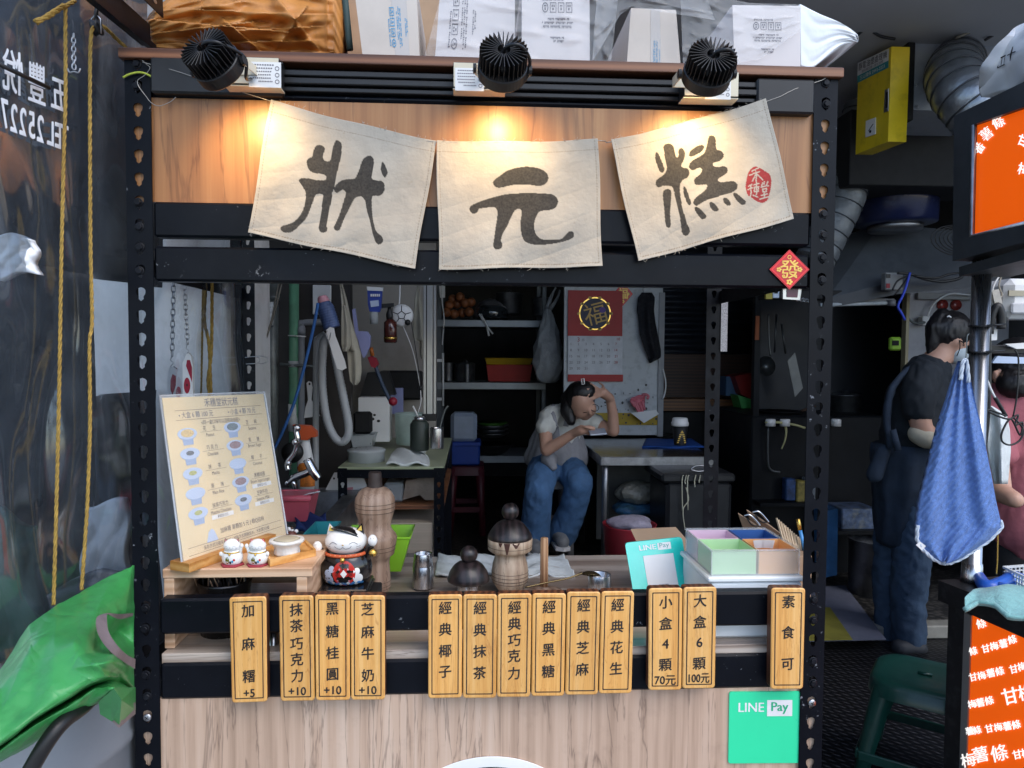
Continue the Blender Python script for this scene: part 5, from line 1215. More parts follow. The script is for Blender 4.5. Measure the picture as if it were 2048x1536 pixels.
q = MB(); tub(q, 686, 820, 706, 800, 1076, 1150, .45, .60, lime); q.build('tub', label='lime green plastic tub behind the tall wooden steamer', cat='tub')
q = MB(); tub(q, 606, 660, 618, 655, 1070, 1120, .46, .62, teal_p); q.build('tub', label='teal plastic tub behind the black cat', cat='tub')
# ---- payment stand
q = MB(); Yp = .24
PF = quadF(P(1266.6, 1184, Yp-.02), P(1380, 1174, Yp-.0), P(1249.8, 1086, Yp+.035), P(1364, 1074, Yp+.055))
asp = 1.15; q.prism([PF(.5+x, .5+y*asp) for x, y in rrect(1, 1/asp, .06)], V((0, .005, 0)), teal)
Fq = lambda k: (lambda u, v: PF(u, v)+V((0, -k, 0)))
q.flat([(.27, .0), (.80, .0), (.80, .70), (.27, .70)], Fq(.0008), paper)
q.text('LINE', Fq(.0008), .37, .865, .15, .15, ink_white); q.text('LINE', lambda u, v: Fq(.0011)(u+.006, v), .37, .865, .15, .15, ink_white); q.flat([(.55, .79), (.78, .79), (.78, .93), (.55, .93)], Fq(.0007), ink_white); q.text('Pay', Fq(.0012), .665, .865, .13, .13, M('turquoise_ink', C('#169a90'), .5))
for i in range(7): q.flat([(.46+.025*i, .08), (.478+.025*i, .08), (.478+.025*i, .105), (.46+.025*i, .105)], Fq(.0012), ink_grey)
q.build('payment_stand', label='turquoise payment stand with white paper on the counter', cat='sign')
MB().prism([P(1262, 1060, .42), P(1352, 1056, .44), P(1378, 1085, .40), P(1378, 1120, .36), P(1290, 1120, .36)], V((0, .004, .002)), card_b).build('cardboard_flap', label='brown cardboard flap behind the turquoise stand', cat='cardboard')
# ---- divided box on the white box
xL, xR = P(1419, 1146, .05).x, P(1603, 1150, .05).x; zW = zc(1152, .05, 1510); zR = zc(1098, .06, 1510)
whb = M('white_translucent_box', (.80, .84, .86), .35, var=.04, alpha=.93)
q = MB(); q.bb(xL, xR, .045, .26, ZB+.0005, zW-.012, whb, .006); q.bb(xL-.006, xR+.004, .040, .266, zW-.0118, zW, whb, .003)
q.build('storage_box', label='white plastic storage box under the divided box', cat='box')
dv_ = T('divided_box', 'frosted box with pink, blue, green and orange compartments', 'divided box', ((xL+xR)/2, .15, zW+.001))
shell = M('frosted_shell', (.80, .84, .86), .25, var=.03, alpha=.20)
q = MB(); bx0, bx1, by0, by1, bz = xL+.004, xR-.004, .050, .252, zW+.0008
for args in ((bx0, bx1, by0, by0+.0022), (bx0, bx1, by1-.0022, by1), (bx0, bx0+.0022, by0+.0023, by1-.0023), (bx1-.0022, bx1, by0+.0023, by1-.0023)): q.bb(*args, bz, zR, shell)
q.bb(bx0+.0023, bx1-.0023, by0+.0023, by1-.0023, bz, bz+.002, shell)
q.tube([V(p) for p in ((bx0, by0, zR), (bx1, by0, zR), (bx1, by1, zR), (bx0, by1, zR))], .0032, shell, 8, True, 0, True); q.build('shell', dv_)
xm, ym = (bx0+bx1)/2+.005, (by0+by1)/2+.01
for nm_, col, x0, x1, y0, y1 in (('pink_compartment', (.76, .56, .66), bx0, xm, ym, by1), ('blue_compartment', (.05, .13, .36), xm, bx1, ym, by1), ('green_compartment', (.46, .70, .40), bx0, xm, by0, ym), ('orange_compartment', (.80, .44, .18), xm, bx1, by0, ym)):
    mm = M(nm_, col, .35, var=.03); q = MB(); g = .0032; x0 += g; x1 -= g; y0 += g; y1 -= g; zz = bz+.003; zt_ = zR-.002; th = .0014
    q.bb(x0, x1, y0, y1, zz, zz+th, mm)
    for a_ in ((x0, x1, y0, y0+th), (x0, x1, y1-th, y1), (x0, x0+th, y0+th, y1-th), (x1-th, x1, y0+th, y1-th)): q.bb(*a_, zz+th+.0001, zt_, mm)
    q.build('compartment', dv_)
q = MB(); cpx = (xm+bx1)/2
for i in range(26):
    a = R(-38+76*i/25); q.box((cpx+.050*math.sin(a)*.75, ym-.045+.028*math.cos(a), zR-.011), (.0032, .002, .020), white_pl, 0, ry(a*.35))
q.build('paper_fan', label='white paper sticks fanned in the orange compartment', cat='sticks')
# sticks, clipboards, pen
q = MB(); stick = M('birch_stick', (.62, .48, .32), .6, var=.1)
for i in range(22):
    c = P(1585+i*1.2, 1150, .30+.003*(i % 4)); tpx, tpy = 1553+i*2.2, 1036+i*1.9+2*(i % 2); e_ = P(tpx, tpy, .36+.003*(i % 3)); q.box((c+e_)/2, (.0019, .006, (e_-c).length), stick, .0003, (e_-c).to_track_quat('Z', 'Y').to_matrix())
q.build('stick_bundle', label='fanned bundle of birch sticks beside the right post', cat='sticks')
q = MB(); a = P(1590, 1120, .285); q.bb(P(1589, 1120, .29).x, P(1622, 1120, .29).x, .285, .36, ZB+.0005, zc(1112, .285, 1600), card_b, .001); q.build('stick_holder', label='brown paper box holding the birch sticks', cat='box')
q = MB(); q.tube([P(1612, 1110, .33), P(1600, 1060, .34)], .005, blueg, 10); q.tube([P(1600, 1060, .34), P(1596, 1038, .343)], .0055, goldm, 10); q.build('pen', label='blue pen with golden cap beside the birch sticks', cat='pen')
for j, (dx, lb) in enumerate(((0, 'brown clipboard leaning nearest behind the divided box'), (17, 'brown clipboard leaning behind the other clipboard'))):
    t = T('clipboard', lb, 'clipboard', P(1500+dx, 1062-j*5, .45+.03*j)); Yk = .45+.03*j
    q = MB(); q.prism([P(x+dx, y-j*7, Yk+dz) for x, y, dz in ((1476, 1027, 0), (1512, 1050, -.01), (1545, 1075, -.02), (1500, 1100, .03), (1494, 1080, .03))], V((.002, .003, .001)), M('hardboard', (.33, .22, .14), .7)); q.build('board', t)
    q = MB(); q.tube([P(1488+dx, 1032-j*7, Yk-.006), P(1500+dx, 1030-j*7, Yk-.012), P(1514+dx, 1044-j*7, Yk-.012), P(1520+dx, 1052-j*7, Yk-.012)], .0035, chrome, 6, True, 4); q.tube([P(1494+dx, 1036-j*7, Yk-.008), P(1504+dx, 1050-j*7, Yk-.01), P(1520+dx, 1052-j*7, Yk-.01)], .002, black_plastic, 6, True, 3); q.build('clip', t)
# ================================================================ INSIDE, LEFT
def pb(q, x0, x1, y0, y1, Y, dep, mat, bev=0.):
    a, b = P(x0, y1, Y), P(x1, y0, Y); c, d = P(x0, y0, Y), P(x1, y1, Y)
    q.bb((a.x+c.x)/2, (b.x+d.x)/2, Y, Y+dep, (a.z+d.z)/2, (b.z+c.z)/2, mat, bev); return q
def pbt(name, label, cat, x0, x1, y0, y1, Y, dep, mat, bev=.002, **k): return pb(MB(), x0, x1, y0, y1, Y, dep, mat, bev).build(name, label=label, cat=cat, **k)
def pp(q, pts, Y, dep, mat): return q.prism([P(x, y, Y) for x, y in pts], V((0, dep, 0)), mat)
def pt(q, pts, Y, rpx, mat, n=8, sub=5): return q.tube([P(p[0], p[1], p[2] if len(p) > 2 else Y) for p in pts], rpx*S(Y) if isinstance(rpx, (int, float)) else [r*S(Y) for r in rpx], mat, n, True, sub)
galv = M('galvanised_pipe', (.16, .18, .18), .45, .5, var=.25, vs=10, dirt='#3a2f26', ds=8)
pipe_g = M('green_painted_pipe', (.10, .26, .16), .5, var=.15, vs=6, dirt='#3a4a38', ds=9)
pvc = M('grey_pvc', (.20, .21, .23), .45, var=.08)
hose_m = M('pale_grey_hose', (.36, .38, .40), .45, var=.06)
Yw = 1.86
q = MB(); pt(q, [(545, 548), (545, 1010)], Yw, 11.5, galv, 16, 0); plx(q, 545, [(600, 12), (600, 14), (590, 14), (590, 12)], Yw, galv); plx(q, 541, [(560, 13), (560, 16), (540, 16), (540, 13)], Yw, galv)
q.lathe(P(541, 630, Yw-.03), [(-.05, .014), (.06, .014)], M('peeling_sticker', (.55, .57, .58), .5, var=.3, vs=60), 12); q.build('drain_pipe', label='grey galvanised drain pipe with a peeling sticker', cat='pipe')
q = MB(); pt(q, [(588, 548), (588, 1010)], Yw, 9.5, pipe_g, 16, 0); plx(q, 588, [(734, 10.5), (734, 11), (722, 11), (722, 10.5)], Yw, hose_m); plx(q, 587, [(862, 9.6), (862, 10.2), (808, 10.2), (808, 9.6)], Yw, M('white_tape', (.5, .52, .52), .6, var=.2, vs=40))
q.build('water_pipe', label='green painted water pipe with a pale clamp', cat='pipe')
q = MB(); pt(q, [(603, 1010), (603, 670), (604, 652), (612, 645), (660, 645)], Yw, 6.5, pvc, 12, 4); plx(q, 603, [(670, 7.6), (670, 7.8), (655, 7.8), (655, 7.6)], Yw, pvc); pt(q, [(560, 728), (640, 734)], Yw-.02, 3, galv, 6, 0); pt(q, [(576, 671), (612, 673)], Yw-.03, 1.2, white_pl, 5, 0)
q.build('elbow_pipe', label='grey plastic pipe with an elbow beside the green pipe', cat='pipe')
pbt('switch_plate', 'white wall outlet plate above the blue sleeve', 'outlet', 625, 662, 570, 629, 2.0, .012, white_pl, .003)
q = MB(); pt(q, [(631, 1000), (632, 800), (633, 690), (638, 676), (650, 668)], 1.72, 6.2, hose_m, 12)
hp = catmull([P(x, y, 1.66) for x, y in ((646, 700), (644, 740), (646, 790), (654, 840), (668, 873), (683, 884), (695, 874), (697, 850), (690, 810), (680, 760), (671, 715), (666, 690), (655, 676), (648, 685), (646, 700))], 14)
q.tube(hp, [.0175+.0016*(i % 2) for i in range(len(hp))], hose_m, 12); q.build('drain_hose', label='pale grey corrugated hose hanging in a loop', cat='hose')
q = MB(); pt(q, [(636, 606), (628, 650), (612, 720), (590, 800), (566, 862), (545, 905), (530, 940)], 1.5, 3.1, M('blue_rope', (.03, .12, .36), .7, bump=.5, bs=200)); q.build('cord', label='blue cord running slantwise in front of the green pipe', cat='cord')
t = T('hand_brush', 'ribbed blue and pink sleeve hanging under the outlet', 'sleeve', P(655, 655, 1.6)); q = MB()
c0, c1 = P(644, 592, 1.6), P(664, 656, 1.6); pr = [c0.lerp(c1, i/40) for i in range(41)]
q.tube(pr[7:], [S(1.6)*(11+5.5*min(1, i/8)+(.8 if i % 3 == 0 else 0)) for i in range(34)], M('blue_ribbed_rubber', (.07, .11, .24), .5), 16); q.build('ribbed_body', t)
q = MB(); q.tube(pr[:9], [S(1.6)*r for r in (7, 9, 10, 10.5, 11, 11, 11.5, 12, 12)], M('pink_plastic', (.58, .28, .34), .45), 16); q.build('pink_cap', t)
q = MB(); pp(q, [(652, 660), (660, 654), (668, 656), (671, 672), (678, 690), (690, 722), (693, 736), (684, 741), (674, 737), (664, 705), (657, 680)], 1.55, .002, white_pl); pt(q, [(655, 661), (652, 670), (658, 680), (662, 665)], 1.545, .9, zinc, 5); q.build('tag', label='white plastic tag hanging below the blue sleeve', cat='tag')
q = MB(); pp(q, [(613, 766), (617, 762), (623, 764), (625, 775), (623, 800), (632, 815), (640, 832), (608, 836), (611, 815), (616, 800)], 1.78, .003, white_pl); q.flat(ell(619, 768, 2, 2.5, 10), lambda u, v: P(u, v, 1.778), black_matt); q.build('bottle_brush_tag', label='white board with a hole hanging between the grey pipes', cat='board')
knit = M('beige_knit', (.36, .34, .28), .9, var=.1, bump=.6, bs=240, bd=.002)
def cloth(q, pts, Y, mat, amp=.012, nu=16, nv=30, wv=9):
    """hanging cloth: list of (y, xleft, xright)"""
    def fn(u, v):
        t = v*(len(pts)-1); i = min(int(t), len(pts)-2); f = t-i; y, a, b = (lerp(pts[i][k], pts[i+1][k], f) for k in range(3))
        return P(lerp(a, b, u), y, Y-amp*math.sin(math.pi*u)-amp*.5*math.sin(wv*u+2*v+1)-.3*amp*math.sin(13*v+3*u))
    return q.grid(fn, nu, nv, mat, V((0, .006, 0)))
q = MB(); cloth(q, [(565, 679, 684), (600, 682, 694), (640, 684, 702), (680, 684, 714), (700, 686, 719), (702, 694, 721), (740, 697, 723), (762, 700, 720), (770, 706, 714)], 1.62, knit); cloth(q, [(610, 683, 690), (650, 682, 700), (690, 683, 702), (703, 686, 696)], 1.59, knit, nu=8)
q.build('glove', label='beige knit work gloves hanging beside the purple dustpan', cat='gloves')
q = MB(); cloth(q, [(572, 834, 838), (600, 829, 842), (640, 826, 848), (660, 825, 852), (680, 825, 855), (682, 836, 851), (705, 839, 846), (718, 842, 846)], 2.3, knit, nu=10); q.build('glove', label='beige knit glove hanging beside the aluminium post', cat='gloves')
lil = M('lilac_plastic', (.26, .28, .50), .4, var=.04)
q = MB(); pp(q, [(704, 619), (710, 617), (716, 662), (735, 663), (741, 672), (740, 692), (731, 712), (727, 716), (722, 704), (716, 680), (710, 664)], 1.75, .02, lil); q.build('dustpan', label='lilac plastic dustpan hung by its handle', cat='dustpan')
q = MB(); c = MB()
pp(q, [(734, 574), (765, 576), (762, 615), (759, 624), (739, 623), (736, 610)], 1.85, .02, M('blue_printed_tube', (.02, .05, .30), .35, var=.2, vs=30)); pp(q, [(733, 573), (766, 575), (765, 582), (735, 581)], 1.846, .028, white_pl); plx(q, 748, [(648, 4), (648, 8), (624, 8.5)], 1.86, frost, 14)
for i in range(5): q.flat([(741+i*4, 588), (744+i*4, 588), (744+i*4, 593), (741+i*4, 593)], lambda u, v: P(u, v, 1.844), ink_white)
q.flat([(740, 602), (757, 600), (758, 612), (742, 614)], lambda u, v: P(u, v, 1.844), pale_cup); q.build('tube', label='blue and white cream tube hung upside down', cat='tube')
t = T('pump_bottle', 'brown pump bottle hung beside the white round fan', 'bottle', P(782, 686, 1.9))
amber = M('amber_bottle', (.07, .016, .012), .2, coat=.5)
q = MB(); plx(q, 781, [(686, 10), (684, 13), (645, 13), (640, 8), (638, 6)], 1.9, amber, 20); plx(q, 781, [(679, 13.3), (679, 13.4), (674, 13.4), (674, 13.3)], 1.9, gold, 20); q.build('body', t)
q = MB(); plx(q, 779, [(640, 6), (634, 7), (628, 7), (620, 4), (614, 3.5)], 1.9, black_plastic, 14); pp(q, [(760, 608), (787, 606), (787, 613), (762, 616)], 1.88, .03, black_plastic); q.build('pump', t)
q = MB(); c = P(804, 631, 1.95); mx = Matrix.Rotation(R(90), 3, 'X'); k = S(1.95)
q.lathe(c, [(-.02, .001), (-.02, 18*k), (-.012, 22*k), (.012, 22*k), (.02, 18*k), (.02, .001)], white_pl, 40, mx)
for a in range(5):
    an = a*1.257+.3; q.tube([c+V((math.cos(an)*8*k, -.021, math.sin(an)*8*k)), c+V((math.cos(an)*19*k, -.021, math.sin(an)*19*k))], .002, black_plastic, 5)
    a2 = an+1.257; q.tube([c+V((math.cos(an)*8*k, -.021, math.sin(an)*8*k)), c+V((math.cos(a2)*8*k, -.021, math.sin(a2)*8*k))], .002, black_plastic, 5)
q.ball(c+V((12*k, -.02, -14*k)), 6*k, black_plastic, 8); pt(q, [(800, 566), (799, 600), (798, 612)], 1.95, 1.6, white_pl, 6); pt(q, [(806, 652), (825, 700), (838, 760), (842, 800), (836, 825)], 1.97, .9, white_pl, 5); pt(q, [(822, 640), (830, 690), (838, 745), (841, 775)], 1.96, .9, black_plastic, 5); q.ball(P(841, 776, 1.96), .011, black_plastic, 6)
q.build('disc_fan', label='white round charger disc with dark ball pattern on a cord', cat='gadget')
q = MB(); pp(q, [(735, 715), (742, 712), (752, 716), (757, 728), (750, 736), (742, 733)], 1.95, .03, M('crimson_plastic', (.25, .012, .03), .4)); pt(q, [(742, 695), (745, 712)], 1.96, 4, M('orange_grip', (.4, .12, .02), .5), 8, 0); pt(q, [(750, 730), (765, 770), (781, 802)], 1.97, 4, M('navy_stick', (.03, .05, .09), .5)); q.ball(P(786, 803, 1.96), .022, MATS['crimson_plastic'], 8)
q.build('grabber', label='red and navy grabber stick above the white box', cat='tool')
q = MB(); pp(q, [(735, 745), (775, 742), (790, 790), (720, 792)], 2.35, .1, M('dark_plastic_crate', (.02, .02, .022), .6)); pb(q, 758, 842, 742, 800, 2.55, .15, black_matt, .01); q.build('basket', label='black basket against the beige wall', cat='basket')
# aluminium upright
alu = M('anodised_aluminium', (.42, .42, .41), .35, .8, var=.06)
q = MB(); pb(q, 846, 866, 560, 838, 2.0, .035, alu, .003); pb(q, 852, 854, 560, 838, 1.998, .003, black_matt); pb(q, 868, 872, 560, 838, 2.0, .04, alu); pb(q, 844, 872, 828, 842, 1.99, .05, black_plastic, .002); q.build('upright', label='aluminium profile upright beside the green table', cat='post')
# green topped table
ZG = .95; gtab = M('pale_green_top', (.33, .37, .24), .35, var=.08, vs=5, coat=.2)
x0, x1 = P(676, 935, 1.6).x, P(888, 935, 1.6).x
tb = T('side_table', 'side table with pale green top on a black slotted frame', 'table', ((x0+x1)/2, 2.1, FL))
MB().bb(x0, x1, 1.6, 2.7, ZG-.012, ZG, gtab, .002).build('tabletop', tb)
MB().bb(x0-.004, x1+.004, 1.602, 1.63, ZG-.05, ZG-.0125, steel_black).build('apron', tb)
MB().bb(x1-.035, x1+.003, 1.63, 2.7, ZG-.05, ZG-.0125, steel_black).build('apron', tb)
post(x1-.045, x1, 1.598, ZG-.03, .05, 17, [], steel_black, 1).build('leg', tb)
post(x0, x0+.04, 1.598, ZG-.03, .05, 17, [], steel_black, -1).build('leg', tb)
MB().bb(x1-.045, x1, 2.66, 2.7, FL, ZG-.05, steel_black).build('leg', tb); MB().bb(x0, x0+.04, 2.66, 2.7, FL, ZG-.05, steel_black).build('leg', tb)
zs = zc(1012, 1.62, 800); MB().bb(x0+.002, x1-.002, 1.64, 2.68, zs-.02, zs, edge_wood, .001).build('shelf', tb)
q = MB(); q.bb(x0+.02, x1-.05, 1.61, 2.0, zc(1108, 1.6, 830), zc(1047, 1.6, 830), M('pale_plywood', (.46, .39, .30), .6, var=.08, stretch=(.5, 4, 14), vs=6), .002); q.build('drawer', label='pale plywood drawer box under the green table', cat='box')
q = MB(); pp(q, [(805, 1000), (812, 962), (872, 950), (868, 1000), (850, 1000), (840, 990)], 1.7, .12, M('kraft_bag', (.30, .24, .19), .8, var=.2, vs=20, bump=.5, bs=20, bd=.02)); q.build('paper_bag', label='crumpled brown bag on the shelf under the green table', cat='bag')
pbt('clear_box', 'frosted storage box on the shelf under the green table', 'box', 768, 806, 966, 1004, 1.7, .2, frost, .008)
def onG(px, py): return PZ(px, py, ZG).y
pbt('white_carton', 'white carton with black paw marks on the green table', 'box', 716, 779, 795, 884, 2.15, .12, white_pl, .003)
q = MB()
for x, y, r_ in ((745, 838, 4), (757, 842, 3.5), (749, 830, 3)): q.flat(ell(x, y, r_, r_*.8, 10), lambda u, v: P(u, v, 2.149), ink_black)
q.build('print', bpy.data.objects['white_carton'])
pbt('pouch', 'black pouch with yellow stitching hung before the white carton', 'pouch', 706, 743, 824, 868, 2.08, .05, black_matt, .012)
pbt('folder', 'lilac folder behind the white carton', 'folder', 780, 806, 776, 828, 2.5, .03, lil, .003)
q = MB(); tub(q, 700, 747, 705, 742, 870, 896, 2.0, 2.14, frost, .002); q.build('food_box', label='small frosted food box with clips beside the hose loop', cat='box')
q = MB(); plx(q, 733, [(931, 34), (930, 36), (904, 36), (902, 37.5), (899, 37.5), (897, 34), (897, 1)], 1.78, frost, 36); q.build('round_box', label='round frosted food container on the green table', cat='container')
q = MB(); plx(q, 820, [(888, 26), (886, 28), (828, 30), (826, 30), (827, 28), (884, 26), (885, 1)], 2.2, M('pale_green_frost', (.55, .68, .62), .4, alpha=.55), 32); q.build('jug', label='pale green translucent jar behind the dark flask', cat='jar')
q = MB(); plx(q, 839, [(900, 18), (898, 19), (848, 19), (843, 15), (841, 14)], 1.86, M('dark_green_flask', (.025, .035, .03), .45), 28); plx(q, 839, [(841, 12), (835, 11), (833, 9), (833, 1)], 1.86, inox, 20); pt(q, [(836, 833), (826, 812)], 1.86, 1.8, white_pl, 6, 0); q.build('flask', label='dark green vacuum flask on the green table', cat='flask')
q = MB(); plx(q, 874, [(897, 12.5), (895, 13), (858, 13.5), (855, 13), (856, 12), (894, 11.5), (895, .5)], 1.82, inox, 24); pt(q, [(876, 870), (888, 825), (896, 812)], 1.83, 2, galv, 6); q.build('tumbler', label='steel tumbler with a spoon beside the dark green flask', cat='tumbler')
q = MB()
def wc(u, v):
    p = PZ(lerp(lerp(772, 858, u), lerp(792, 850, u), v)+3*math.sin(7*v), lerp(932, 903, v), ZG); return p+V((0, 0, .012+.03*max(0, math.sin(3*u+.3))*math.sin(math.pi*v)+.008*math.sin(11*u+7*v)))
q.grid(wc, 40, 24, towel_w, V((0, 0, -.008))); q.build('rag', label='crumpled white rag on the green table', cat='rag')
# sink, tubs, tap, spray bottle
ZS = .825; sA, sB = P(560, 984, 1.72).x, P(722, 984, 1.72).x
q = MB(); o_ = [(sA-.05, .98), (sB, .98), (sB, 1.74), (sA-.05, 1.74)]; i_ = [(sA, 1.06), (sB-.06, 1.06), (sB-.06, 1.68), (sA, 1.68)]; b_ = [(sA+.03, 1.09), (sB-.09, 1.09), (sB-.09, 1.65), (sA+.03, 1.65)]
vs = [(x, y, ZS) for x, y in o_]+[(x, y, ZS) for x, y in i_]+[(x, y, ZS-.2) for x, y in b_]+[(x, y, ZS-.26) for x, y in o_]
q.add(vs, [(i, (i+1) % 4, 4+(i+1) % 4, 4+i) for i in range(4)]+[(4+i, 4+(i+1) % 4, 8+(i+1) % 4, 8+i) for i in range(4)]+[(8, 9, 10, 11)]+[(12+i, 12+(i+1) % 4, (i+1) % 4, i) for i in range(4)], inox_dull)
q.tube([V((x, y, ZS)) for x, y in o_], .007, inox_dull, 8, False, 0, True)
for x, y in o_: q.tube([(x*.98, min(y, 1.7), ZS-.26), (x*.98, min(y, 1.7), FL*0)], .015, inox_dull, 8)
q.build('sink', label='stainless steel sink basin behind the counter', cat='sink')
q = MB(); pp(q, [(648, 985), (668, 946), (680, 945), (728, 958), (736, 982), (736, 992)], 1.72, .012, white_pl); q.flat(ell(668, 957, 2, 2.2, 8), lambda u, v: P(u, v, 1.718), ink_black); q.flat([(688, 976), (706, 974), (706, 979), (688, 981)], lambda u, v: P(u, v, 1.718), pinkg); q.build('cutting_board', label='white cutting board leaning behind the sink', cat='cutting board')
rose = M('rose_plastic', (.68, .12, .16), .35, var=.05)
q = MB(); tub(q, 540, 620, 552, 612, 996, 1046, .95, 1.10, rose); q.tube([P(x, y, .95) for x, y in ((536, 997), (622, 997))], .012, rose, 8); q.box(P(580, 992, 1.02), (.16, .15, .012), rose, .005); q.tube([P(598, 994, 1.0), P(618, 987, 1.0), P(640, 983, 1.0)], .0025, white_pl, 5); q.build('tub', label='rose pink lidded tub beside the sink', cat='tub')
q = MB(); q.grid(lambda u, v: P(lerp(590, 655, u)+4*math.sin(5*v), lerp(1058, 1028, v)+3*math.sin(6*u), lerp(.90, 1.0, v))+V((0, 0, .015*math.sin(9*u+4*v))), 24, 16, M('navy_cloth', (.02, .045, .16), .85, bump=.4, bs=80), V((0, .01, -.02))); q.build('cloth', label='dark blue cloth below the pink tub', cat='cloth')
t = T('tap', 'chrome swivel tap with black wheel by the spray bottle', 'tap', P(592, 985, 1.3)); q = MB()
for pts, r_ in (([(592, 985), (583, 950)], 5), ([(576, 940), (574, 925), (588, 905), (595, 880), (592, 862), (593, 853)], [6.5, 6, 5, 6.5, 6, 7.5]), ([(574, 968), (590, 955), (612, 946), (626, 938)], [5, 7.5, 7.5, 7])): pt(q, pts, 1.28, r_, chrome, 14, 4)
for x, y, r_ in ((574, 966, 6), (576, 926, 7), (594, 856, 7.5), (590, 884, 8)): q.ball(P(x, y, 1.28), r_*S(1.28), chrome, 10)
q.build('spout', t); q = MB(); pt(q, [(614, 918), (628, 945), (638, 958)], 1.26, [8.5, 9.5, 7], chrome, 14, 4); q.build('sprayer', t)
q = MB(); q.lathe(P(585, 905, 1.34), [(-.012, .001), (-.012, .042), (.012, .042), (.012, .001)], black_plastic, 24, Matrix.Rotation(R(90), 3, 'X')); q.build('wheel', t)
t = T('spray_bottle', 'white spray bottle with orange trigger head by the tap', 'spray bottle', P(610, 985, 1.5)); orange_p = M('orange_plastic', (.60, .10, .03), .4, var=.04)
q = MB(); plx(q, 611, [(985, 17), (950, 17), (920, 16), (900, 12), (885, 9), (880, 9)], 1.5, white_pl, 24, (1, .7)); q.build('bottle', t)
q = MB(); plx(q, 612, [(972, 17.2), (971, 17.5), (935, 17.3), (925, 16.6), (924, 16.4)], 1.5, M('orange_label', (.60, .18, .03), .5, var=.5, vs=40), 24, (1, .7)); q.build('label', t)
q = MB(); pp(q, [(585, 850), (618, 852), (632, 864), (632, 874), (620, 875), (616, 880), (602, 880), (600, 872), (588, 872)], 1.48, .04, orange_p); q.build('trigger_head', t)
# black fixture post + binder clip near rear-left post
q = MB(); pt(q, [(490, 715), (512, 713), (519, 718), (516, 726), (492, 728)], .69, .9, zinc, 5, 3); pt(q, [(514, 713), (522, 712), (534, 716), (533, 724), (522, 727), (514, 725)], .69, .9, zinc, 5, 3); q.build('binder_clip', label='silver binder clip on the rear left post', cat='clip')
q = MB(); pt(q, [(566, 555), (556, 600), (545, 640), (535, 670), (520, 715), (514, 750)], 1.2, 1.6, M('grey_string', (.12, .115, .1), .8), 6); pt(q, [(560, 555), (549, 610), (540, 650), (524, 690), (513, 740)], 1.22, 1.6, MATS['grey_string'], 6); q.build('string', label='grey doubled string hanging before the galvanised pipe', cat='string')

# ================================================================ INSIDE, CENTRE
Ys_ = 3.85; shelf_m = M('grey_steel_shelf', (.26, .28, .30), .45, .5, var=.1)
su = T('shelf_rack', 'grey steel shelf rack at the back of the room', 'shelf', (P(975, 700, Ys_).x, Ys_, FL)); xl, xr = P(874, 700, Ys_).x, P(1092, 700, Ys_).x
for y0, y1 in ((640, 654), (765, 779), (912, 926)): MB().bb(xl, xr, Ys_, Ys_+.5, zc(y1, Ys_, 980), zc(y0, Ys_, 980), shelf_m, .003).build('shelf', su)
for x in (xl, xr-.03): MB().bb(x, x+.03, Ys_+.002, Ys_+.03, FL, 2.5, M('rack_post', (.12, .13, .14), .5, .4)).build('post', su); MB().bb(x, x+.03, Ys_+.47, Ys_+.5, FL, 2.5, MATS['rack_post']).build('post', su)
onion = M('onion_skin', (.26, .09, .035), .5, var=.3, vs=30)
for i, (x, y) in enumerate(((893, 627), (908, 630), (924, 628), (938, 626), (898, 612), (914, 610), (930, 608), (942, 606), (905, 600), (920, 596))):
    q = MB(); q.ball(P(x, y-2, Ys_+.1+.03*(i % 3)), 9.5*S(Ys_), onion, 8); q.build('onion', label='brown onion in the heap on the top shelf', cat='onion', group='onions heaped on the top shelf')
t = T('helmet', 'grey scooter helmet with a dark visor on the top shelf', 'helmet', P(980, 638, 3.95)); q = MB(); c = P(980, 628, 3.97); k = S(3.97)
q.lathe(c, [(-8*k, 32*k), (0, 33*k), (12*k, 30*k), (22*k, 22*k), (29*k, 10*k), (31*k, .001)], M('grey_helmet', (.09, .09, .10), .35, coat=.4), 28); q.build('shell', t)
q = MB(); q.lathe(c+V((.012, -.012, -.002)), [(-9*k, 31*k), (0, 33*k), (9*k, 31.5*k), (16*k, 27*k)], M('dark_visor', (.02, .025, .03), .08, coat=1), 28, None, True, (1.03, 1.02)); q.build('visor', t)
q = MB(); pt(q, [(958, 628), (972, 650), (978, 672)], 3.84, 2, white_pl, 6); pt(q, [(962, 628), (974, 652), (986, 668)], 3.83, 1.6, white_pl, 6); q.build('strap', t)
def pot(label, px, yb, yt, hw, Y, name='pot', lid=True, mat=None):
    q = MB(); mat = mat or inox_dull; plx(q, px, [(yb, hw*.96), (yb-1, hw), (yt+1, hw), (yt, hw*1.05), (yt-.6, hw*1.05)]+([(yt-3, hw*.8), (yt-5, hw*.2), (yt-8, hw*.16), (yt-9, 1)] if lid else [(yt, hw*.96), (yb-2, hw*.93), (yb-2, .5)]), Y, mat, 30)
    return q.build(name, label=label, cat='pot')
pot('steel pot on the top shelf behind the helmet', 1018, 628, 588, 26, 4.1); pot('lidded steel pot at the right end of the top shelf', 1084, 632, 598, 19, 4.05)
pot('small steel cup at the left of the middle shelf', 896, 762, 726, 10, 3.95, 'steel_can', False); pot('steel pot on the middle shelf', 930, 762, 728, 20, 3.98); pot('narrow steel jar before the pot on the middle shelf', 934, 764, 730, 7, 3.9, 'steel_jar')
q = MB(); tub(q, 970, 1066, 975, 1060, 716, 732, 3.92, 4.2, M('yellow_plastic', (.42, .26, .01), .45)); q.build('tub', label='yellow tub nested on the red tub', cat='tub')
q = MB(); tub(q, 973, 1065, 977, 1060, 729, 763, 3.88, 4.16, M('dark_red_plastic', (.30, .014, .012), .45)); q.build('tub', label='dark red tub on the middle shelf', cat='tub')
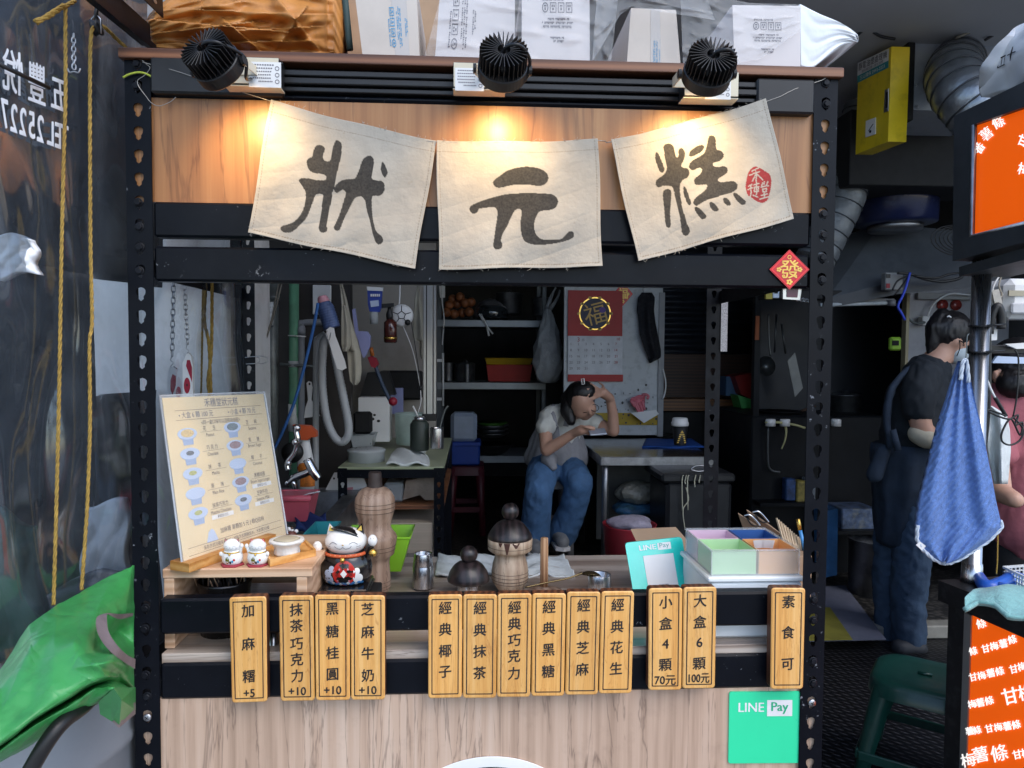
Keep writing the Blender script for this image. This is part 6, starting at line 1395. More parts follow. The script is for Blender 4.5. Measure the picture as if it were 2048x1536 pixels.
bagm = M('grey_plastic_bag', (.34, .36, .38), .45, var=.2, vs=8, alpha=.88, bump=.9, bs=16, bd=.03)
q = MB(); plx(q, 1096, [(766, 10), (764, 16), (758, 21), (748, 25), (738, 27), (724, 28.5), (710, 28), (694, 27), (680, 24), (664, 20), (650, 16), (638, 12), (630, 10), (620, 6), (612, 4)], 3.6, bagm, 60, (1, .8), lambda a, z: 1+.09*math.sin(5*a+20*z)+.06*math.sin(9*a-31*z)); pt(q, [(1094, 616), (1104, 590), (1112, 575)], 3.58, [5, 3, 2], bagm, 8); pt(q, [(1100, 618), (1114, 598), (1120, 580)], 3.6, [5, 3, 2], bagm, 8); q.build('plastic_bag', label='grey plastic bag stuffed with bags hanging by the shelf', cat='plastic bag')
q = MB(); pt(q, [(885, 560), (884, 600), (888, 640), (884, 690)], 3.7, 1.5, white_pl, 5); pp(q, [(878, 572), (890, 572), (890, 595), (880, 595)], 3.7, .03, white_pl); q.build('charger', label='white charger with a cord at the shelf corner', cat='charger')
q = MB(); pt(q, [(886, 706), (886, 812)], 3.6, 2.2, white_pl, 8, 0); pp(q, [(868, 718), (884, 718), (884, 724), (868, 724)], 3.6, .01, white_pl); pp(q, [(868, 795), (884, 795), (884, 801), (868, 801)], 3.6, .01, white_pl); q.build('handle_bar', label='white vertical handle bar beside the middle shelf', cat='handle')
for i, (y, hw, mt_2) in enumerate(((845, 32, M('green_plate', (.05, .16, .02), .4)), (850, 34, inox_dull), (858, 33, inox_dull), (866, 34, inox_dull), (888, 44, M('black_wok', (.012, .012, .013), .4)))):
    q = MB(); d = 8 if i < 4 else 20; plx(q, 984, [(y+d, hw*.5), (y, hw), (y-1, hw), (y+d-2, hw*.45), (y+d-2, 1)], 3.95, mt_2, 30); q.build('bowl', label=['green plate topmost in the bowl stack', 'upper steel bowl in the stack', 'middle steel bowl in the stack', 'lower steel bowl in the stack', 'black wok under the steel bowls'][i], cat='bowl')
mar = M('maroon_plastic', (.075, .010, .018), .45, var=.1)
def stool(name, label, pxl, pxr, yt, yb, Y, dep, mat, splay=.12):
    a, b = P(pxl, yt, Y), P(pxr, yt, Y); zt = a.z; zb = P(pxl, yb, Y).z; t = T(name, label, 'stool', ((a.x+b.x)/2, Y+dep/2, zb)); w_ = b.x-a.x
    q = MB(); cx, cy = (a.x+b.x)/2, Y+dep/2
    q.prism([V((cx+x, cy+y, zt)) for x, y in rrect(w_, dep, .05, 6)], V((0, 0, -.012)), mat); n = len(rrect(w_, dep, .05, 6))
    top = [V((cx+x, cy+y, zt-.0121)) for x, y in rrect(w_, dep, .05, 6)]; low = [V((cx+x*1.04, cy+y*1.04, zt-.06)) for x, y in rrect(w_, dep, .05, 6)]
    q.add(top+low, [(n+i, n+(i+1) % n, (i+1) % n, i) for i in range(n)], mat, True); q.build('seat', t)
    for sx in (-1, 1):
        for sy in (-1, 1):
            q = MB(); u = V((cx+sx*(w_/2-.03), cy+sy*(dep/2-.03), zt-.02)); l = V((cx+sx*(w_/2-.02+splay*w_*.5), cy+sy*(dep/2-.02+splay*dep*.5), zb)); q.tube([u, u.lerp(l, .5), l], [.034, .027, .024], mat, 10); q.build('leg', t)
    for sy in (-1, 1):
        q = MB(); z_ = lerp(zt, zb, .62); q.box((cx, cy+sy*(dep/2-.0), z_), (w_*1.06, .016, .04), mat, .004); q.build('crossbar', t)
    return t
stool('plastic_stool', 'maroon plastic stool under the blue tub', 898, 968, 934, 1072, 3.35, .3, mar)
navy = M('royal_blue_plastic', (.012, .05, .30), .4, var=.05)
q = MB(); pb(q, 901, 960, 886, 931, 3.38, .22, navy, .012); pb(q, 899, 962, 884, 893, 3.37, .24, navy, .006); q.build('tub', label='royal blue tub on the maroon stool', cat='tub')
q = MB(); pb(q, 901, 954, 826, 884, 3.40, .16, M('milky_blue_tub', (.36, .42, .52), .4, alpha=.9), .025); q.build('tub', label='milky clear tub on top of the royal blue tub', cat='tub')
# door panel with calendar
Yd = 3.3; pan = T('door_panel', 'white stained door panel behind the calendar', 'panel', P(1228, 900, Yd+.02))
panel_w = M('stained_white_panel', (.48, .51, .54), .5, var=.06, vs=3, dirt='#3a3c40', ds=16, da=.35)
pb(MB(), 1128, 1324, 540, 870, Yd+.02, .04, panel_w).build('board', pan); pb(MB(), 1317, 1328, 585, 873, Yd+.005, .06, M('grey_frame', (.28, .29, .31), .5)).build('frame', pan)
yl = M('yellow_tape', (.42, .28, .015), .5, var=.15); pb(MB(), 1184, 1316, 826, 850, Yd+.012, .006, yl).build('yellow_strip', pan)
q = MB()
for i in range(46): x, y = random.gauss(1255, 34), random.gauss(815, 20); q.flat(ell(max(1180, min(1312, x)), max(770, min(848, y)), random.uniform(.6, 2.6), random.uniform(.6, 3), 8), lambda u, v: P(u, v, Yd+.0105-.00005*random.random()), M('grime', (.07, .07, .075), .7))
q.build('grime', pan)
cal = T('calendar', 'red wall calendar with a gold emblem and a March page', 'calendar', P(1190, 762, Yd)); redc = M('calendar_red', (.36, .018, .018), .5, var=.06)
Fc = lambda u, v: P(u, v, Yd-.0012); Fc2 = lambda u, v: P(u, v, Yd-.0022)
q = MB(); pb(q, 1136, 1245, 581, 672, Yd, .012, redc); pb(MB(), 1136, 1246, 749, 763, Yd+.001, .01, redc).build('bottom_strip', cal)
q.flat(ell(1190, 627, 31, 32, 28)[::-1], Fc, M('calendar_navy', (.03, .03, .06), .5)); ring2(q, Fc2, ell(1190, 627, 32, 33, 28)[::-1], ell(1190, 627, 29.5, 30.5, 28)[::-1], gold)
for i in range(10): a = i*.628; q.flat(ell(1190+math.cos(a)*32, 627+math.sin(a)*33, 4, 3, 8)[::-1], Fc2, M('calendar_gold', C('#c9a55c'), .5))
q.text('福', lambda u, v: P(1190+u, 627-v, Yd-.003), 0, 0, 48, 48, MATS['calendar_gold'], rot=.25); q.flat(ell(1205, 620, 7, 6, 10)[::-1], lambda u, v: P(u, v, Yd-.0035), M('calendar_violet', (.10, .05, .25), .5))
q.text('恭賀新禧', lambda u, v: P(1235+v*0+u*.0, 605-u, Yd-.003), 0, 0, 8, 8, MATS['calendar_gold']) if False else None
q.build('cover', cal)
q = MB(); pb(q, 1136, 1245, 672, 749, Yd+.002, .008, M('calendar_page', (.60, .62, .66), .7))
q.text('3', lambda u, v: P(1157+u, 679-v, Yd-.0008), 0, 0, 12, 12, redc); q.text('月', lambda u, v: P(1166+u, 680-v, Yd-.0008), 0, 0, 6, 6, ink_grey)
q.text('10', lambda u, v: P(1237+u, 678-v, Yd-.0008), 0, 0, 8, 8, redc)
d = 1
for r_ in range(5):
    for c_ in range(7):
        if d > 31: break
        q.text(str(d), lambda u, v: P(1142+c_*15+u, 688+r_*12.2-v, Yd-.0008), 0, 0, 7, 7, redc if c_ == 6 else ink_grey); d += 1
q.build('page', cal)
diamond(1246, 588, 20, 24, Yd+.013, 'red and gold diamond paper behind the calendar', red_print, '福')
q = MB(); cloth(q, [(585, 1284, 1304), (595, 1276, 1310), (620, 1274, 1308), (645, 1278, 1311), (670, 1280, 1316), (700, 1290, 1322), (715, 1296, 1322), (726, 1299, 1302)], Yd-.02, M('black_knit_sleeve', (.010, .011, .016), .9, bump=.5, bs=120, dirt='#5a5c60', ds=30, da=.2), .03); pt(q, [(1290, 572), (1286, 580), (1292, 588)], Yd-.02, 1, zinc, 5); q.build('sleeve', label='black cloth sleeve hanging on the white panel', cat='sleeve')
q = MB(); pk = M('pink_rubber', (.60, .16, .20), .45, var=.06)
gl_ = T('rubber_glove', 'pink rubber gloves hanging above the steel table', 'gloves', P(1277, 830, Yd-.04))
q = MB(); cloth(q, [(790, 1278, 1292), (796, 1262, 1290), (806, 1260, 1290)], Yd-.04, pk, .012, 10, 10)
for x0, y0, x1, y1 in ((1263, 803, 1268, 812), (1267, 804, 1276, 822), (1273, 805, 1281, 828), (1279, 805, 1286, 826), (1285, 804, 1289, 818)): q.cap(P(x0, y0, Yd-.045), .012, P(x1, y1, Yd-.05), .009, pk, 10)
q.tube([P(x, y, Yd-.045) for x, y in ((1284, 790), (1292, 789), (1297, 793), (1294, 798))], .01, pk, 8, True, 3); q.build('glove', gl_)
q = MB(); pp(q, [(1262, 826), (1312, 820), (1318, 828), (1288, 846)], Yd-.06, .01, white_pl); q.build('paper', label='folded white paper below the pink gloves', cat='paper')
# steel table
ZT2 = .88; tx0, tx1 = P(1203, 908, 2.38).x, P(1434, 908, 2.38).x
tt = T('steel_table', 'stainless steel table the seated person leans on', 'table', ((tx0+tx1)/2, 2.85, FL)); mir = M('polished_steel_top', (.42, .43, .45), .16, 1, var=.12, vs=6, rvar=.08)
q = MB(); q.bb(tx0, tx1, 2.38, 3.29, ZT2-.004, ZT2, mir); q.build('tabletop', tt); MB().bb(tx0-.004, tx1, 2.374, 2.38, ZT2-.05, ZT2-.001, inox_dull, .002).build('front_edge', tt); MB().bb(tx0-.006, tx0, 2.381, 3.29, ZT2-.05, ZT2-.001, inox_dull, .001).build('side_edge', tt)
for x, y in ((tx0+.03, 2.42), (tx1-.03, 2.42), (tx0+.03, 3.25), (tx1-.03, 3.25)): MB().tube([(x, y, ZT2-.005), (x, y, ZT2-.2), (x, y, FL)], .019, inox_dull, 14).build('leg', tt)
MB().bb(tx0+.05, tx1, 2.8, 2.82, .3, .78, M('grey_board', (.10, .10, .095), .6)).build('back_board', tt)
q = MB(); q.grid(lambda u, v: PZ(lerp(lerp(1284, 1408, u), lerp(1292, 1382, u), v), lerp(896, 879, v), ZT2)+V((0, 0, .008+.002*math.sin(9*u))), 20, 8, M('blue_mat', (.010, .07, .32), .7, var=.08), V((0, 0, -.007))); q.build('mat', label='blue cloth mat under the paper coffee cup', cat='mat')
t = T('coffee_cup', 'black paper coffee cup with white lid and gold print', 'cup', P(1359, 890, 2.55)); q = MB()
plx(q, 1360, [(890, 11.5), (889, 12), (850, 15.5)], 2.55, M('black_paper_cup', (.012, .013, .015), .5), 28); q.build('cup', t)
q = MB(); plx(q, 1360, [(852, 16), (850, 17.5), (845, 17.5), (843, 16), (837, 15), (835.5, 13.5), (836.5, 12), (836.5, 1)], 2.55, white_pl, 28); q.build('lid', t)
q = MB(); k = S(2.55); c = P(1360, 870, 2.55); Fq2 = lambda u, v: c+V((13.6*k*math.sin(u*1.1), -14.6*k*math.cos(u*1.1)-.001, v*k)); gp_ = MATS['gold_print']
for j in range(5): q.flat([(-.35-.08*j, 1-4*j), (.35+.08*j, 1-4*j), (.35+.08*j, 3.2-4*j), (-.35-.08*j, 3.2-4*j)], Fq2, gp_)
q.flat([(-.25, 5), (.25, 5), (0, 11)], Fq2, gp_); q.text('coffee', lambda u, v: Fq2(u, v), 0, 15, .5, 5, gp_) if False else None
q.build('gold_print', t)
q = MB(); q.grid(lambda u, v: PZ(lerp(1254, 1306, u), lerp(860, 850, v), ZT2)+V((0, 0, .02+.004*math.sin(8*u))), 14, 6, M('sky_blue_cloth', (.10, .26, .48), .8), V((0, 0, -.018))); q.build('cloth', label='folded light blue cloth at the table back', cat='cloth')
q = MB(); q.tube([PZ(1296, 871, ZT2)+V((0, 0, .008)), PZ(1350, 871, ZT2)+V((0, 0, .008))], .008, black_plastic, 8); q.build('marker', label='dark marker lying behind the blue mat', cat='marker')
# below the table
clearb = M('clear_bag_stack', (.30, .29, .25), .3, var=.25, vs=12, bump=.9, bs=18, bd=.03, coat=.4)
def lump(name, label, cat, px, py, rx_, ry_, Y, mat, seed, dz=.8):
    q = MB(); q.lathe(P(px, py, Y), [(-math.cos(math.pi*i/12)*ry_*S(Y), max(1e-3, math.sin(math.pi*i/12)*rx_*S(Y))) for i in range(13)], mat, 26, None, True, (1, dz), lambda a, z: 1+.12*math.sin(3*a+20*z+seed)+.08*math.sin(7*a-33*z)); return q.build(name, label=label, cat=cat)
lump('bag', 'clear bag of packets below the steel table', 'bag', 1275, 985, 45, 24, 2.6, clearb, 1); lump('bag', 'blue and green bundled bags below the steel table', 'bag', 1272, 1016, 52, 15, 2.6, M('blue_green_bags', (.03, .10, .20), .4, var=.6, vs=14, dirt='#5d7a52', ds=9, bump=.6, bs=20, bd=.03), 2); lump('bag', 'pink bag behind the black bin', 'bag', 1385, 1010, 18, 20, 2.9, M('pink_bag', (.25, .08, .12), .5, var=.2), 3)
q = MB(); plx(q, 1258, [(1150, 44), (1050, 54), (1047, 55), (1048, 53), (1140, 43), (1140, 1)], 1.95, M('red_bucket', (.25, .018, .03), .4), 34); q.build('bucket', label='red bucket with a bag liner below the table', cat='bucket')
lump('bag_liner', 'crumpled clear bag liner in the red bucket', 'bag', 1262, 1046, 44, 16, 1.95, M('violet_film', (.32, .30, .38), .3, var=.3, alpha=.85, bump=.8, bs=16, bd=.03), 5)
t = T('trash_bin', 'black plastic bin with a lid tied with pale strings', 'bin', P(1398, 1110, 2.1)); binm = M('black_bin', (.016, .018, .021), .4, var=.2)
q = MB(); pb(q, 1332, 1464, 965, 1125, 2.1, .36, binm, .02); q.build('body', t); q = MB(); pb(q, 1324, 1472, 948, 966, 2.085, .39, binm, .012); q.tube([P(x, y, 2.1) for x, y in ((1382, 938), (1392, 932), (1408, 932), (1416, 938), (1400, 943), (1386, 941))], .006, inox_dull, 6, True, 3, True); q.build('lid', t)
q = MB(); sm_ = M('pale_string', (.42, .42, .33), .8)
for x, y1 in ((1371, 968), (1376, 1020), (1390, 974), (1399, 965), (1365, 1022)): pt(q, [(x+2, 950), (x-1, 962), (x, y1)], 2.075, 1.3, sm_, 5)
pt(q, [(1372, 975), (1377, 1000), (1366, 1020), (1370, 1060)], 2.075, 1.3, sm_, 5); q.build('string', t)
# shutter and dark counter behind
shm = M('navy_shutter', (.022, .028, .042), .45, .4, var=.15)
xa, xb = P(1328, 600, 3.7).x, P(1512, 600, 3.7).x
q = MB(); q.grid(lambda u, v: (lerp(xa-.6, xb, u), 3.7+.012*math.sin(v*2*math.pi*15), lerp(zc(708, 3.7, 1420), 2.7, v)), 1, 240, shm, V((0, .01, 0))); q.build('shutter', label='dark navy ribbed roller shutter at the back', cat='shutter')
plank = wood('dark_red_planks', '#1c0f0b', '#2e1a13', '#3d241a', 0, 14, .6, 120, .55)
q = MB(); pb(q, 1200, 1512, 709, 796, 3.66, .1, plank); q.build('plank_wall', label='dark reddish plank wall below the shutter', cat='wall'); pbt('bench', 'brown wooden bench edge under the plank wall', 'bench', 1322, 1512, 798, 822, 3.45, .2, wood('brown_bench', '#3a2210', '#553418', '#6a4522', 0, 14, .6, 120, .5), .002)
pbt('crate', 'dark wooden crate standing on the floor below the plank wall', 'crate', 1322, 1512, 823, 1000, 3.5, .1, black_matt)
q = MB(); pt(q, [(1326, 738), (1331, 760), (1331, 780), (1326, 798)], 3.28, 1.5, white_pl, 5); q.build('cord', label='short pale cord at the white panel edge', cat='cord')
pbt('box', 'dull blue box beside the red tub at the back', 'box', 1452, 1478, 753, 792, 3.3, .15, M('dull_blue_box', (.04, .10, .20), .6), .004)
q = MB(); pp(q, [(1470, 752), (1506, 746), (1506, 800), (1482, 788)], 3.2, .2, M('dark_red_plastic2', (.22, .012, .012), .45)); q.build('tub', label='dark red tub tilted beside the kitchen partition', cat='tub')
q = MB(); pp(q, [(1476, 790), (1506, 800), (1506, 862), (1490, 840)], 3.15, .15, M('green_chair', (.05, .28, .07), .45)); q.build('chair', label='green plastic chair back beside the kitchen partition', cat='chair')
pbt('mesh_strip', 'pale mesh strip taped on the rear right post', 'strip', 1442, 1455, 600, 703, .704, .003, M('pale_mesh', (.34, .34, .36), .7, var=.5, vs=260), 0)
# ================================================================ PEOPLE
def limb(q, pts, mat=skin, sub=3):
    """tapered limb through (px, py, Y, radius m)"""
    ps = [P(*p[:3]) for p in pts]
    for i in range(len(ps)-1): q.cap(ps[i], pts[i][3], ps[i+1], pts[i+1][3], mat, 16)
def fingers(q, palm, tips, r=.0085):
    for base, mid, tip in tips: q.cap(base, r*1.05, mid, r, skin, 8); q.cap(mid, r, tip, r*.8, skin, 8)
tee = M('cream_tee', (.55, .55, .51), .85, var=.06, vs=30, bump=.3, bs=40, bd=.006)
vest = M('grey_tunic', (.24, .24, .26), .85, var=.1, vs=30, bump=.4, bs=24, bd=.01)
denim = M('blue_denim', (.055, .125, .25), .85, var=.2, vs=18, bump=.5, bs=30, bd=.008, dirt='#3d6690', ds=7, da=.3)
Zm = 0
lady = T('person', 'seated person in cream tee and grey tunic looking at a phone', 'person', P(1112, 1095, 2.6))
q = MB()
hc = P(1162, 803, 2.48); k = S(2.5)
tilt = Matrix.Rotation(R(-10), 3, 'Y') @ Matrix.Rotation(R(42), 3, 'X')
q.ball(hc, (.071, .085, .098), skin, 14, tilt); q.ball(hc+tilt @ V((.014, -.030, -.058)), (.046, .050, .054), skin, 10, tilt)
fdir = tilt @ V((.35, -.94, 0))
for x in (-.012, .034): q.ball(hc+tilt @ V((x, -.044, -.024)), (.046, .044, .055), skin, 10, tilt)
q.cap(hc+tilt @ V((.028, -.084, .006)), .006, hc+tilt @ V((.032, -.094, -.020)), .008, skin, 8)
q.ball(hc+tilt @ V((-.074, -.004, -.012)), (.012, .02, .028), skin, 8)
limb(q, [(1153, 822, 2.56, .048), (1136, 826, 2.62, .055)])
limb(q, [(1134, 836, 2.64, .070), (1124, 868, 2.67, .085), (1112, 922, 2.70, .095)])
limb(q, [(1098, 832, 2.58, .050), (1091, 866, 2.48, .040), (1093, 900, 2.40, .036), (1120, 884, 2.36, .031), (1148, 866, 2.32, .026)])
limb(q, [(1172, 840, 2.74, .055), (1204, 852, 2.68, .040), (1227, 862, 2.62, .036), (1226, 830, 2.60, .032), (1220, 797, 2.58, .027)])
limb(q, [(1096, 928, 2.68, .09), (1076, 985, 2.38, .06), (1070, 1070, 2.48, .04)]); limb(q, [(1130, 930, 2.72, .09), (1158, 968, 2.44, .06), (1122, 1072, 2.60, .04)])
# right hand holding the phone, left hand on the forehead
w_ = P(1150, 865, 2.31); pm = P(1163, 860, 2.28); q.cap(w_, .026, pm, .030, skin, 12)
fingers(q, pm, [(P(1166, 856, 2.27), P(1178, 852, 2.25), P(1189, 855, 2.24)), (P(1167, 859, 2.27), P(1180, 857, 2.25), P(1190, 860, 2.24)), (P(1167, 862, 2.27), P(1180, 862, 2.26), P(1187, 865, 2.26)), (P(1165, 865, 2.28), P(1176, 868, 2.27), P(1184, 870, 2.28)), (P(1158, 858, 2.27), P(1170, 853, 2.24), P(1179, 857, 2.23))])
w_ = P(1220, 796, 2.57); pm = P(1206, 786, 2.53); q.cap(w_, .027, pm, .032, skin, 12)
fingers(q, pm, [(P(1203, 781, 2.51), P(1192, 774, 2.45), P(1180, 766, 2.42), ), (P(1201, 784, 2.50), P(1189, 780, 2.44), P(1175, 778, 2.40)), (P(1200, 788, 2.50), P(1189, 788, 2.43), P(1177, 789, 2.40)), (P(1202, 792, 2.50), P(1193, 795, 2.44), P(1184, 799, 2.41)), (P(1210, 780, 2.52), P(1205, 770, 2.48), P(1197, 764, 2.44))])
q.build('body', lady, remesh=.0075, smooth_it=3)
q = MB(); q.ball(hc+V((-.004, .022, .022)), (.087, .093, .097), hair, 16, tilt)
q.ball(hc+V((.004, -.030, .062)), (.072, .064, .050), hair, 12, tilt)
limb(q, [(1140, 796, 2.53, .052), (1136, 822, 2.50, .046), (1142, 842, 2.47, .026)], hair)
wrinkle(q.build('hair', lady, remesh=.009, smooth_it=1), .004, (60, 60, 8), True)
q = MB(); c = P(1166, 762, 2.39); q.tube([P(x, y, 2.385) for x, y in ((1163, 758), (1168, 757), (1169, 768), (1164, 769))], .0035, white_pl, 6, True, 0, True); q.build('hair_clip', lady)
q = MB(); gl = hc+tilt @ V((.062, -.074, .008)); q.tube([gl+V((math.cos(a)*.024, .004*math.sin(a), math.sin(a)*.019)) for a in [i*.449 for i in range(14)]], .002, black_plastic, 5, True, 0, True); q.build('glasses', lady)
q = MB(); 
for x in (.004,): q.ball(hc+tilt @ V((x, -.0885, .0)), (.012, .003, .0022), M('dark_lash', (.03, .02, .018), .6), 6)
q.ball(hc+tilt @ V((.032, -.079, -.056)), (.014, .004, .003), M('lip', (.36, .17, .14), .5), 6); q.build('facial_features', lady)
q = MB()
limb(q, [(1134, 832, 2.64, .085), (1126, 862, 2.66, .108), (1116, 900, 2.68, .115)], tee); limb(q, [(1112, 828, 2.60, .060), (1098, 834, 2.56, .058), (1091, 856, 2.49, .055)], tee); limb(q, [(1150, 834, 2.70, .06), (1172, 840, 2.73, .058), (1192, 846, 2.70, .052)], tee)
wrinkle(q.build('tee', lady, remesh=.010, smooth_it=3), .007, (22, 22, 12), True, 3)
q = MB(); fold = lambda a, z: 1+.05*math.sin(7*a+9*z)+.035*math.sin(13*a-14*z)
c = P(1114, 890, 2.67); kk = S(2.67)
q.lathe(c, [(-46*kk, .001), (-45*kk, 50*kk), (-40*kk, 58*kk), (-32*kk, 61*kk), (-25*kk, 61*kk), (-15*kk, 59*kk), (-5*kk, 56*kk), (8*kk, 52*kk), (20*kk, 48*kk), (30*kk, 44*kk), (32*kk, 43*kk), (40*kk, 41*kk), (41*kk, 36*kk)], vest, 90, None, True, (1, .78), fold)
for x0, x1 in ((1106, 1112), (1140, 1132)): q.tube([P(x0, 812, 2.59), P(x0-1, 830, 2.51), P(x1, 852, 2.50)], .014, vest, 8, True, 3)
q.cap(P(1098, 918, 2.46), .045, P(1106, 934, 2.42), .02, vest); wrinkle(q.build('tunic', lady), .008, (26, 26, 9), True, 7)
q = MB(); limb(q, [(1096, 926, 2.68, .105), (1084, 950, 2.50, .092), (1077, 982, 2.37, .078), (1073, 1030, 2.42, .080), (1068, 1078, 2.48, .090)], denim)
limb(q, [(1128, 928, 2.72, .105), (1145, 946, 2.55, .090), (1158, 966, 2.43, .078), (1146, 1015, 2.50, .078), (1124, 1068, 2.58, .088)], denim)
wrinkle(q.build('jeans', lady, remesh=.010, smooth_it=4), .007, (20, 20, 9), True, 1)
shoe = M('grey_sneaker', (.16, .17, .18), .7, var=.2, vs=30)
for cx, cy, Y in ((1119, 1080, 2.50), (1066, 1092, 2.40)):
    q = MB(); a = P(cx, cy-8, Y); q.cap(a+V((-.005, .06, .0)), .042, a+V((.012, -.06, -.02)), .040, shoe, 14); s_ = q.build('shoe', lady, remesh=.010, smooth_it=2)
    q = MB(); q.prism([a+V((x, y, -.062)) for x, y in ((-.045, .1), (.035, .1), (.052, -.09), (.012, -.112), (-.032, -.09))], V((0, 0, .02)), white_pl); q.build('sole', s_)
q = MB(); a, b = P(1178, 866, 2.25), P(1212, 862, 2.22); q.box((a+b)/2, ((b-a).length, .075, .010), M('phone_silver', (.35, .40, .48), .25, .3), .003, Matrix.Rotation(R(-4), 3, 'Y') @ Matrix.Rotation(R(18), 3, 'X')); q.build('phone', label='silver phone held in the seated person\'s hand', cat='phone')
stool('stool', 'grey stool under the seated person', 1084, 1146, 958, 1122, 2.56, .3, M('grey_stool', (.17, .17, .18), .45), .1)
MB().lathe(P(1157, 826, 2.2), [(-.0, .001)], skin) if False else None

# standing worker in dark tee and apron
navyt = M('dark_navy_tee', (.012, .017, .024), .85, var=.2, bump=.3, bs=30, bd=.006)
apr = M('dark_denim_apron', (.020, .034, .060), .85, var=.25, vs=16, bump=.35, bs=28, bd=.008)
jean2 = M('washed_jeans', (.045, .080, .14), .85, var=.2, vs=14, bump=.5, bs=24, bd=.01)
wk = T('person', 'standing worker with ponytail, mask, dark tee and denim apron', 'person', P(1800, 1310, 1.72)); Y0 = 1.70
q = MB(); hw_ = P(1902, 674, Y0); ht = Matrix.Rotation(R(24), 3, 'Y')
q.ball(hw_, (.092, .072, .104), skin, 14, ht); q.ball(hw_+ht @ V((.042, 0, -.066)), (.050, .046, .050), skin, 10, ht); q.cap(hw_+ht @ V((.088, 0, .0)), .008, hw_+ht @ V((.106, 0, -.03)), .012, skin, 8)
q.ball(hw_+ht @ V((-.006, -.070, -.020)), (.018, .010, .030), skin, 8, ht)
limb(q, [(1888, 700, Y0, .055), (1866, 728, Y0, .062)]); limb(q, [(1850, 752, Y0, .08), (1832, 810, Y0, .12), (1828, 890, Y0, .13), (1822, 950, Y0, .14)])
limb(q, [(1840, 768, Y0-.13, .058), (1838, 830, Y0-.16, .048), (1846, 866, Y0-.17, .044), (1885, 880, Y0-.20, .036), (1915, 884, Y0-.22, .028)])
pm = P(1932, 886, Y0-.23); q.cap(P(1916, 884, Y0-.22), .028, pm, .032, skin)
fingers(q, pm, [(pm+V((.02, y, .01)), pm+V((.055, y*1.2, .005)), pm+V((.075, y*1.2, -.02))) for y in (-.024, -.008, .008, .024)]+[(pm+V((0, -.02, .02)), pm+V((.03, -.03, .035)), pm+V((.05, -.03, .02)))])
limb(q, [(1850, 770, Y0+.14, .058), (1880, 850, Y0+.12, .045), (1925, 880, Y0+.05, .032)])
for x0, x1, dy in ((1800, 1780, .05), (1838, 1818, -.06)): limb(q, [(x0, 960, Y0+dy, .09), (x1, 1130, Y0+dy, .062), (x1+2, 1285, Y0+dy, .042)])
q.build('body', wk, remesh=.010, smooth_it=3)
q = MB(); q.ball(hw_+ht @ V((-.018, 0, .022)), (.100, .082, .098), hair, 14, ht); q.ball(hw_+ht @ V((.045, 0, .062)), (.05, .068, .04), hair, 10, ht)
limb(q, [(1898, 634, Y0, .030), (1884, 632, Y0, .036), (1870, 655, Y0-.01, .040), (1864, 690, Y0-.01, .026), (1858, 706, Y0-.01, .010)], M('brown_black_hair', (.016, .012, .010), .45, var=.3, stretch=(60, 60, 8), vs=2)); wrinkle(q.build('hair', wk, remesh=.008, smooth_it=1), .005, (60, 60, 10), True, 4)
q = MB(); q.tube([P(x, y, Y0-.085) for x, y in ((1894, 634), (1898, 632), (1902, 635))], .004, white_pl, 6); q.build('hair_tie', wk)
mask = M('pale_blue_mask', (.45, .52, .56), .8, var=.04)
q = MB(); mc = hw_+ht @ V((.045, 0, -.058)); q.ball(mc, (.064, .060, .056), mask, 12, ht); mk_ = q.build('mask', wk)
q = MB(); e_ = hw_+ht @ V((-.006, -.078, -.02))
for tgt in (V((.01, -.058, -.03)), V((.0, -.055, -.085))): q.tube([e_, (e_+hw_+ht @ (V((.03, 0, 0))+tgt))/2+V((0, -.012, 0)), hw_+ht @ (V((.03, 0, 0))+tgt)], .0022, black_matt, 6, True, 3)
q.build('ear_loop', mk_)
q = MB(); limb(q, [(1866, 741, Y0, .074), (1852, 752, Y0, .102), (1834, 800, Y0, .136), (1826, 870, Y0, .142), (1822, 920, Y0, .145)], navyt); limb(q, [(1848, 752, Y0-.10, .075), (1838, 780, Y0-.14, .072), (1838, 818, Y0-.155, .066)], navyt); limb(q, [(1858, 755, Y0+.1, .07), (1872, 800, Y0+.13, .06)], navyt)
wrinkle(q.build('tee', wk, remesh=.011, smooth_it=3), .008, (18, 18, 12), True, 5)
q = MB(); c = P(1808, 985, Y0); kk = S(Y0)
q.lathe(c, [(-108*kk, .001), (-107*kk, 48*kk), (-95*kk, 50*kk), (-70*kk, 52*kk), (-40*kk, 55*kk), (-20*kk, 56*kk), (0, 58*kk), (25*kk, 60*kk), (50*kk, 61*kk), (70*kk, 62*kk), (85*kk, 62*kk), (100*kk, 61*kk)], apr, 80, None, True, (1, 1.05), lambda a, z: 1+.025*math.sin(6*a+4*z)+.02*math.sin(11*a-7*z))
q.tube([P(1782, 895, Y0-.12), P(1774, 840, Y0-.10), P(1782, 785, Y0-.10), P(1806, 748, Y0-.09), P(1840, 728, Y0-.07), P(1852, 732, Y0-.07)], .012, apr, 8, True, 4); q.tube([P(1786, 860, Y0-.146), P(1796, 900, Y0-.16)], .012, apr, 8)
q.cap(P(1766, 905, Y0-.08), .03, P(1750, 950, Y0-.07), .035, apr); wrinkle(q.build('apron', wk), .008, (16, 16, 5), True, 6)
q = MB(); limb(q, [(1800, 990, Y0+.05, .10), (1778, 1130, Y0+.05, .072), (1777, 1205, Y0+.05, .066), (1780, 1268, Y0+.04, .064)], jean2); wrinkle(q.build('trouser_leg', wk, remesh=.011, smooth_it=2), .009, (18, 18, 16), True, 2)
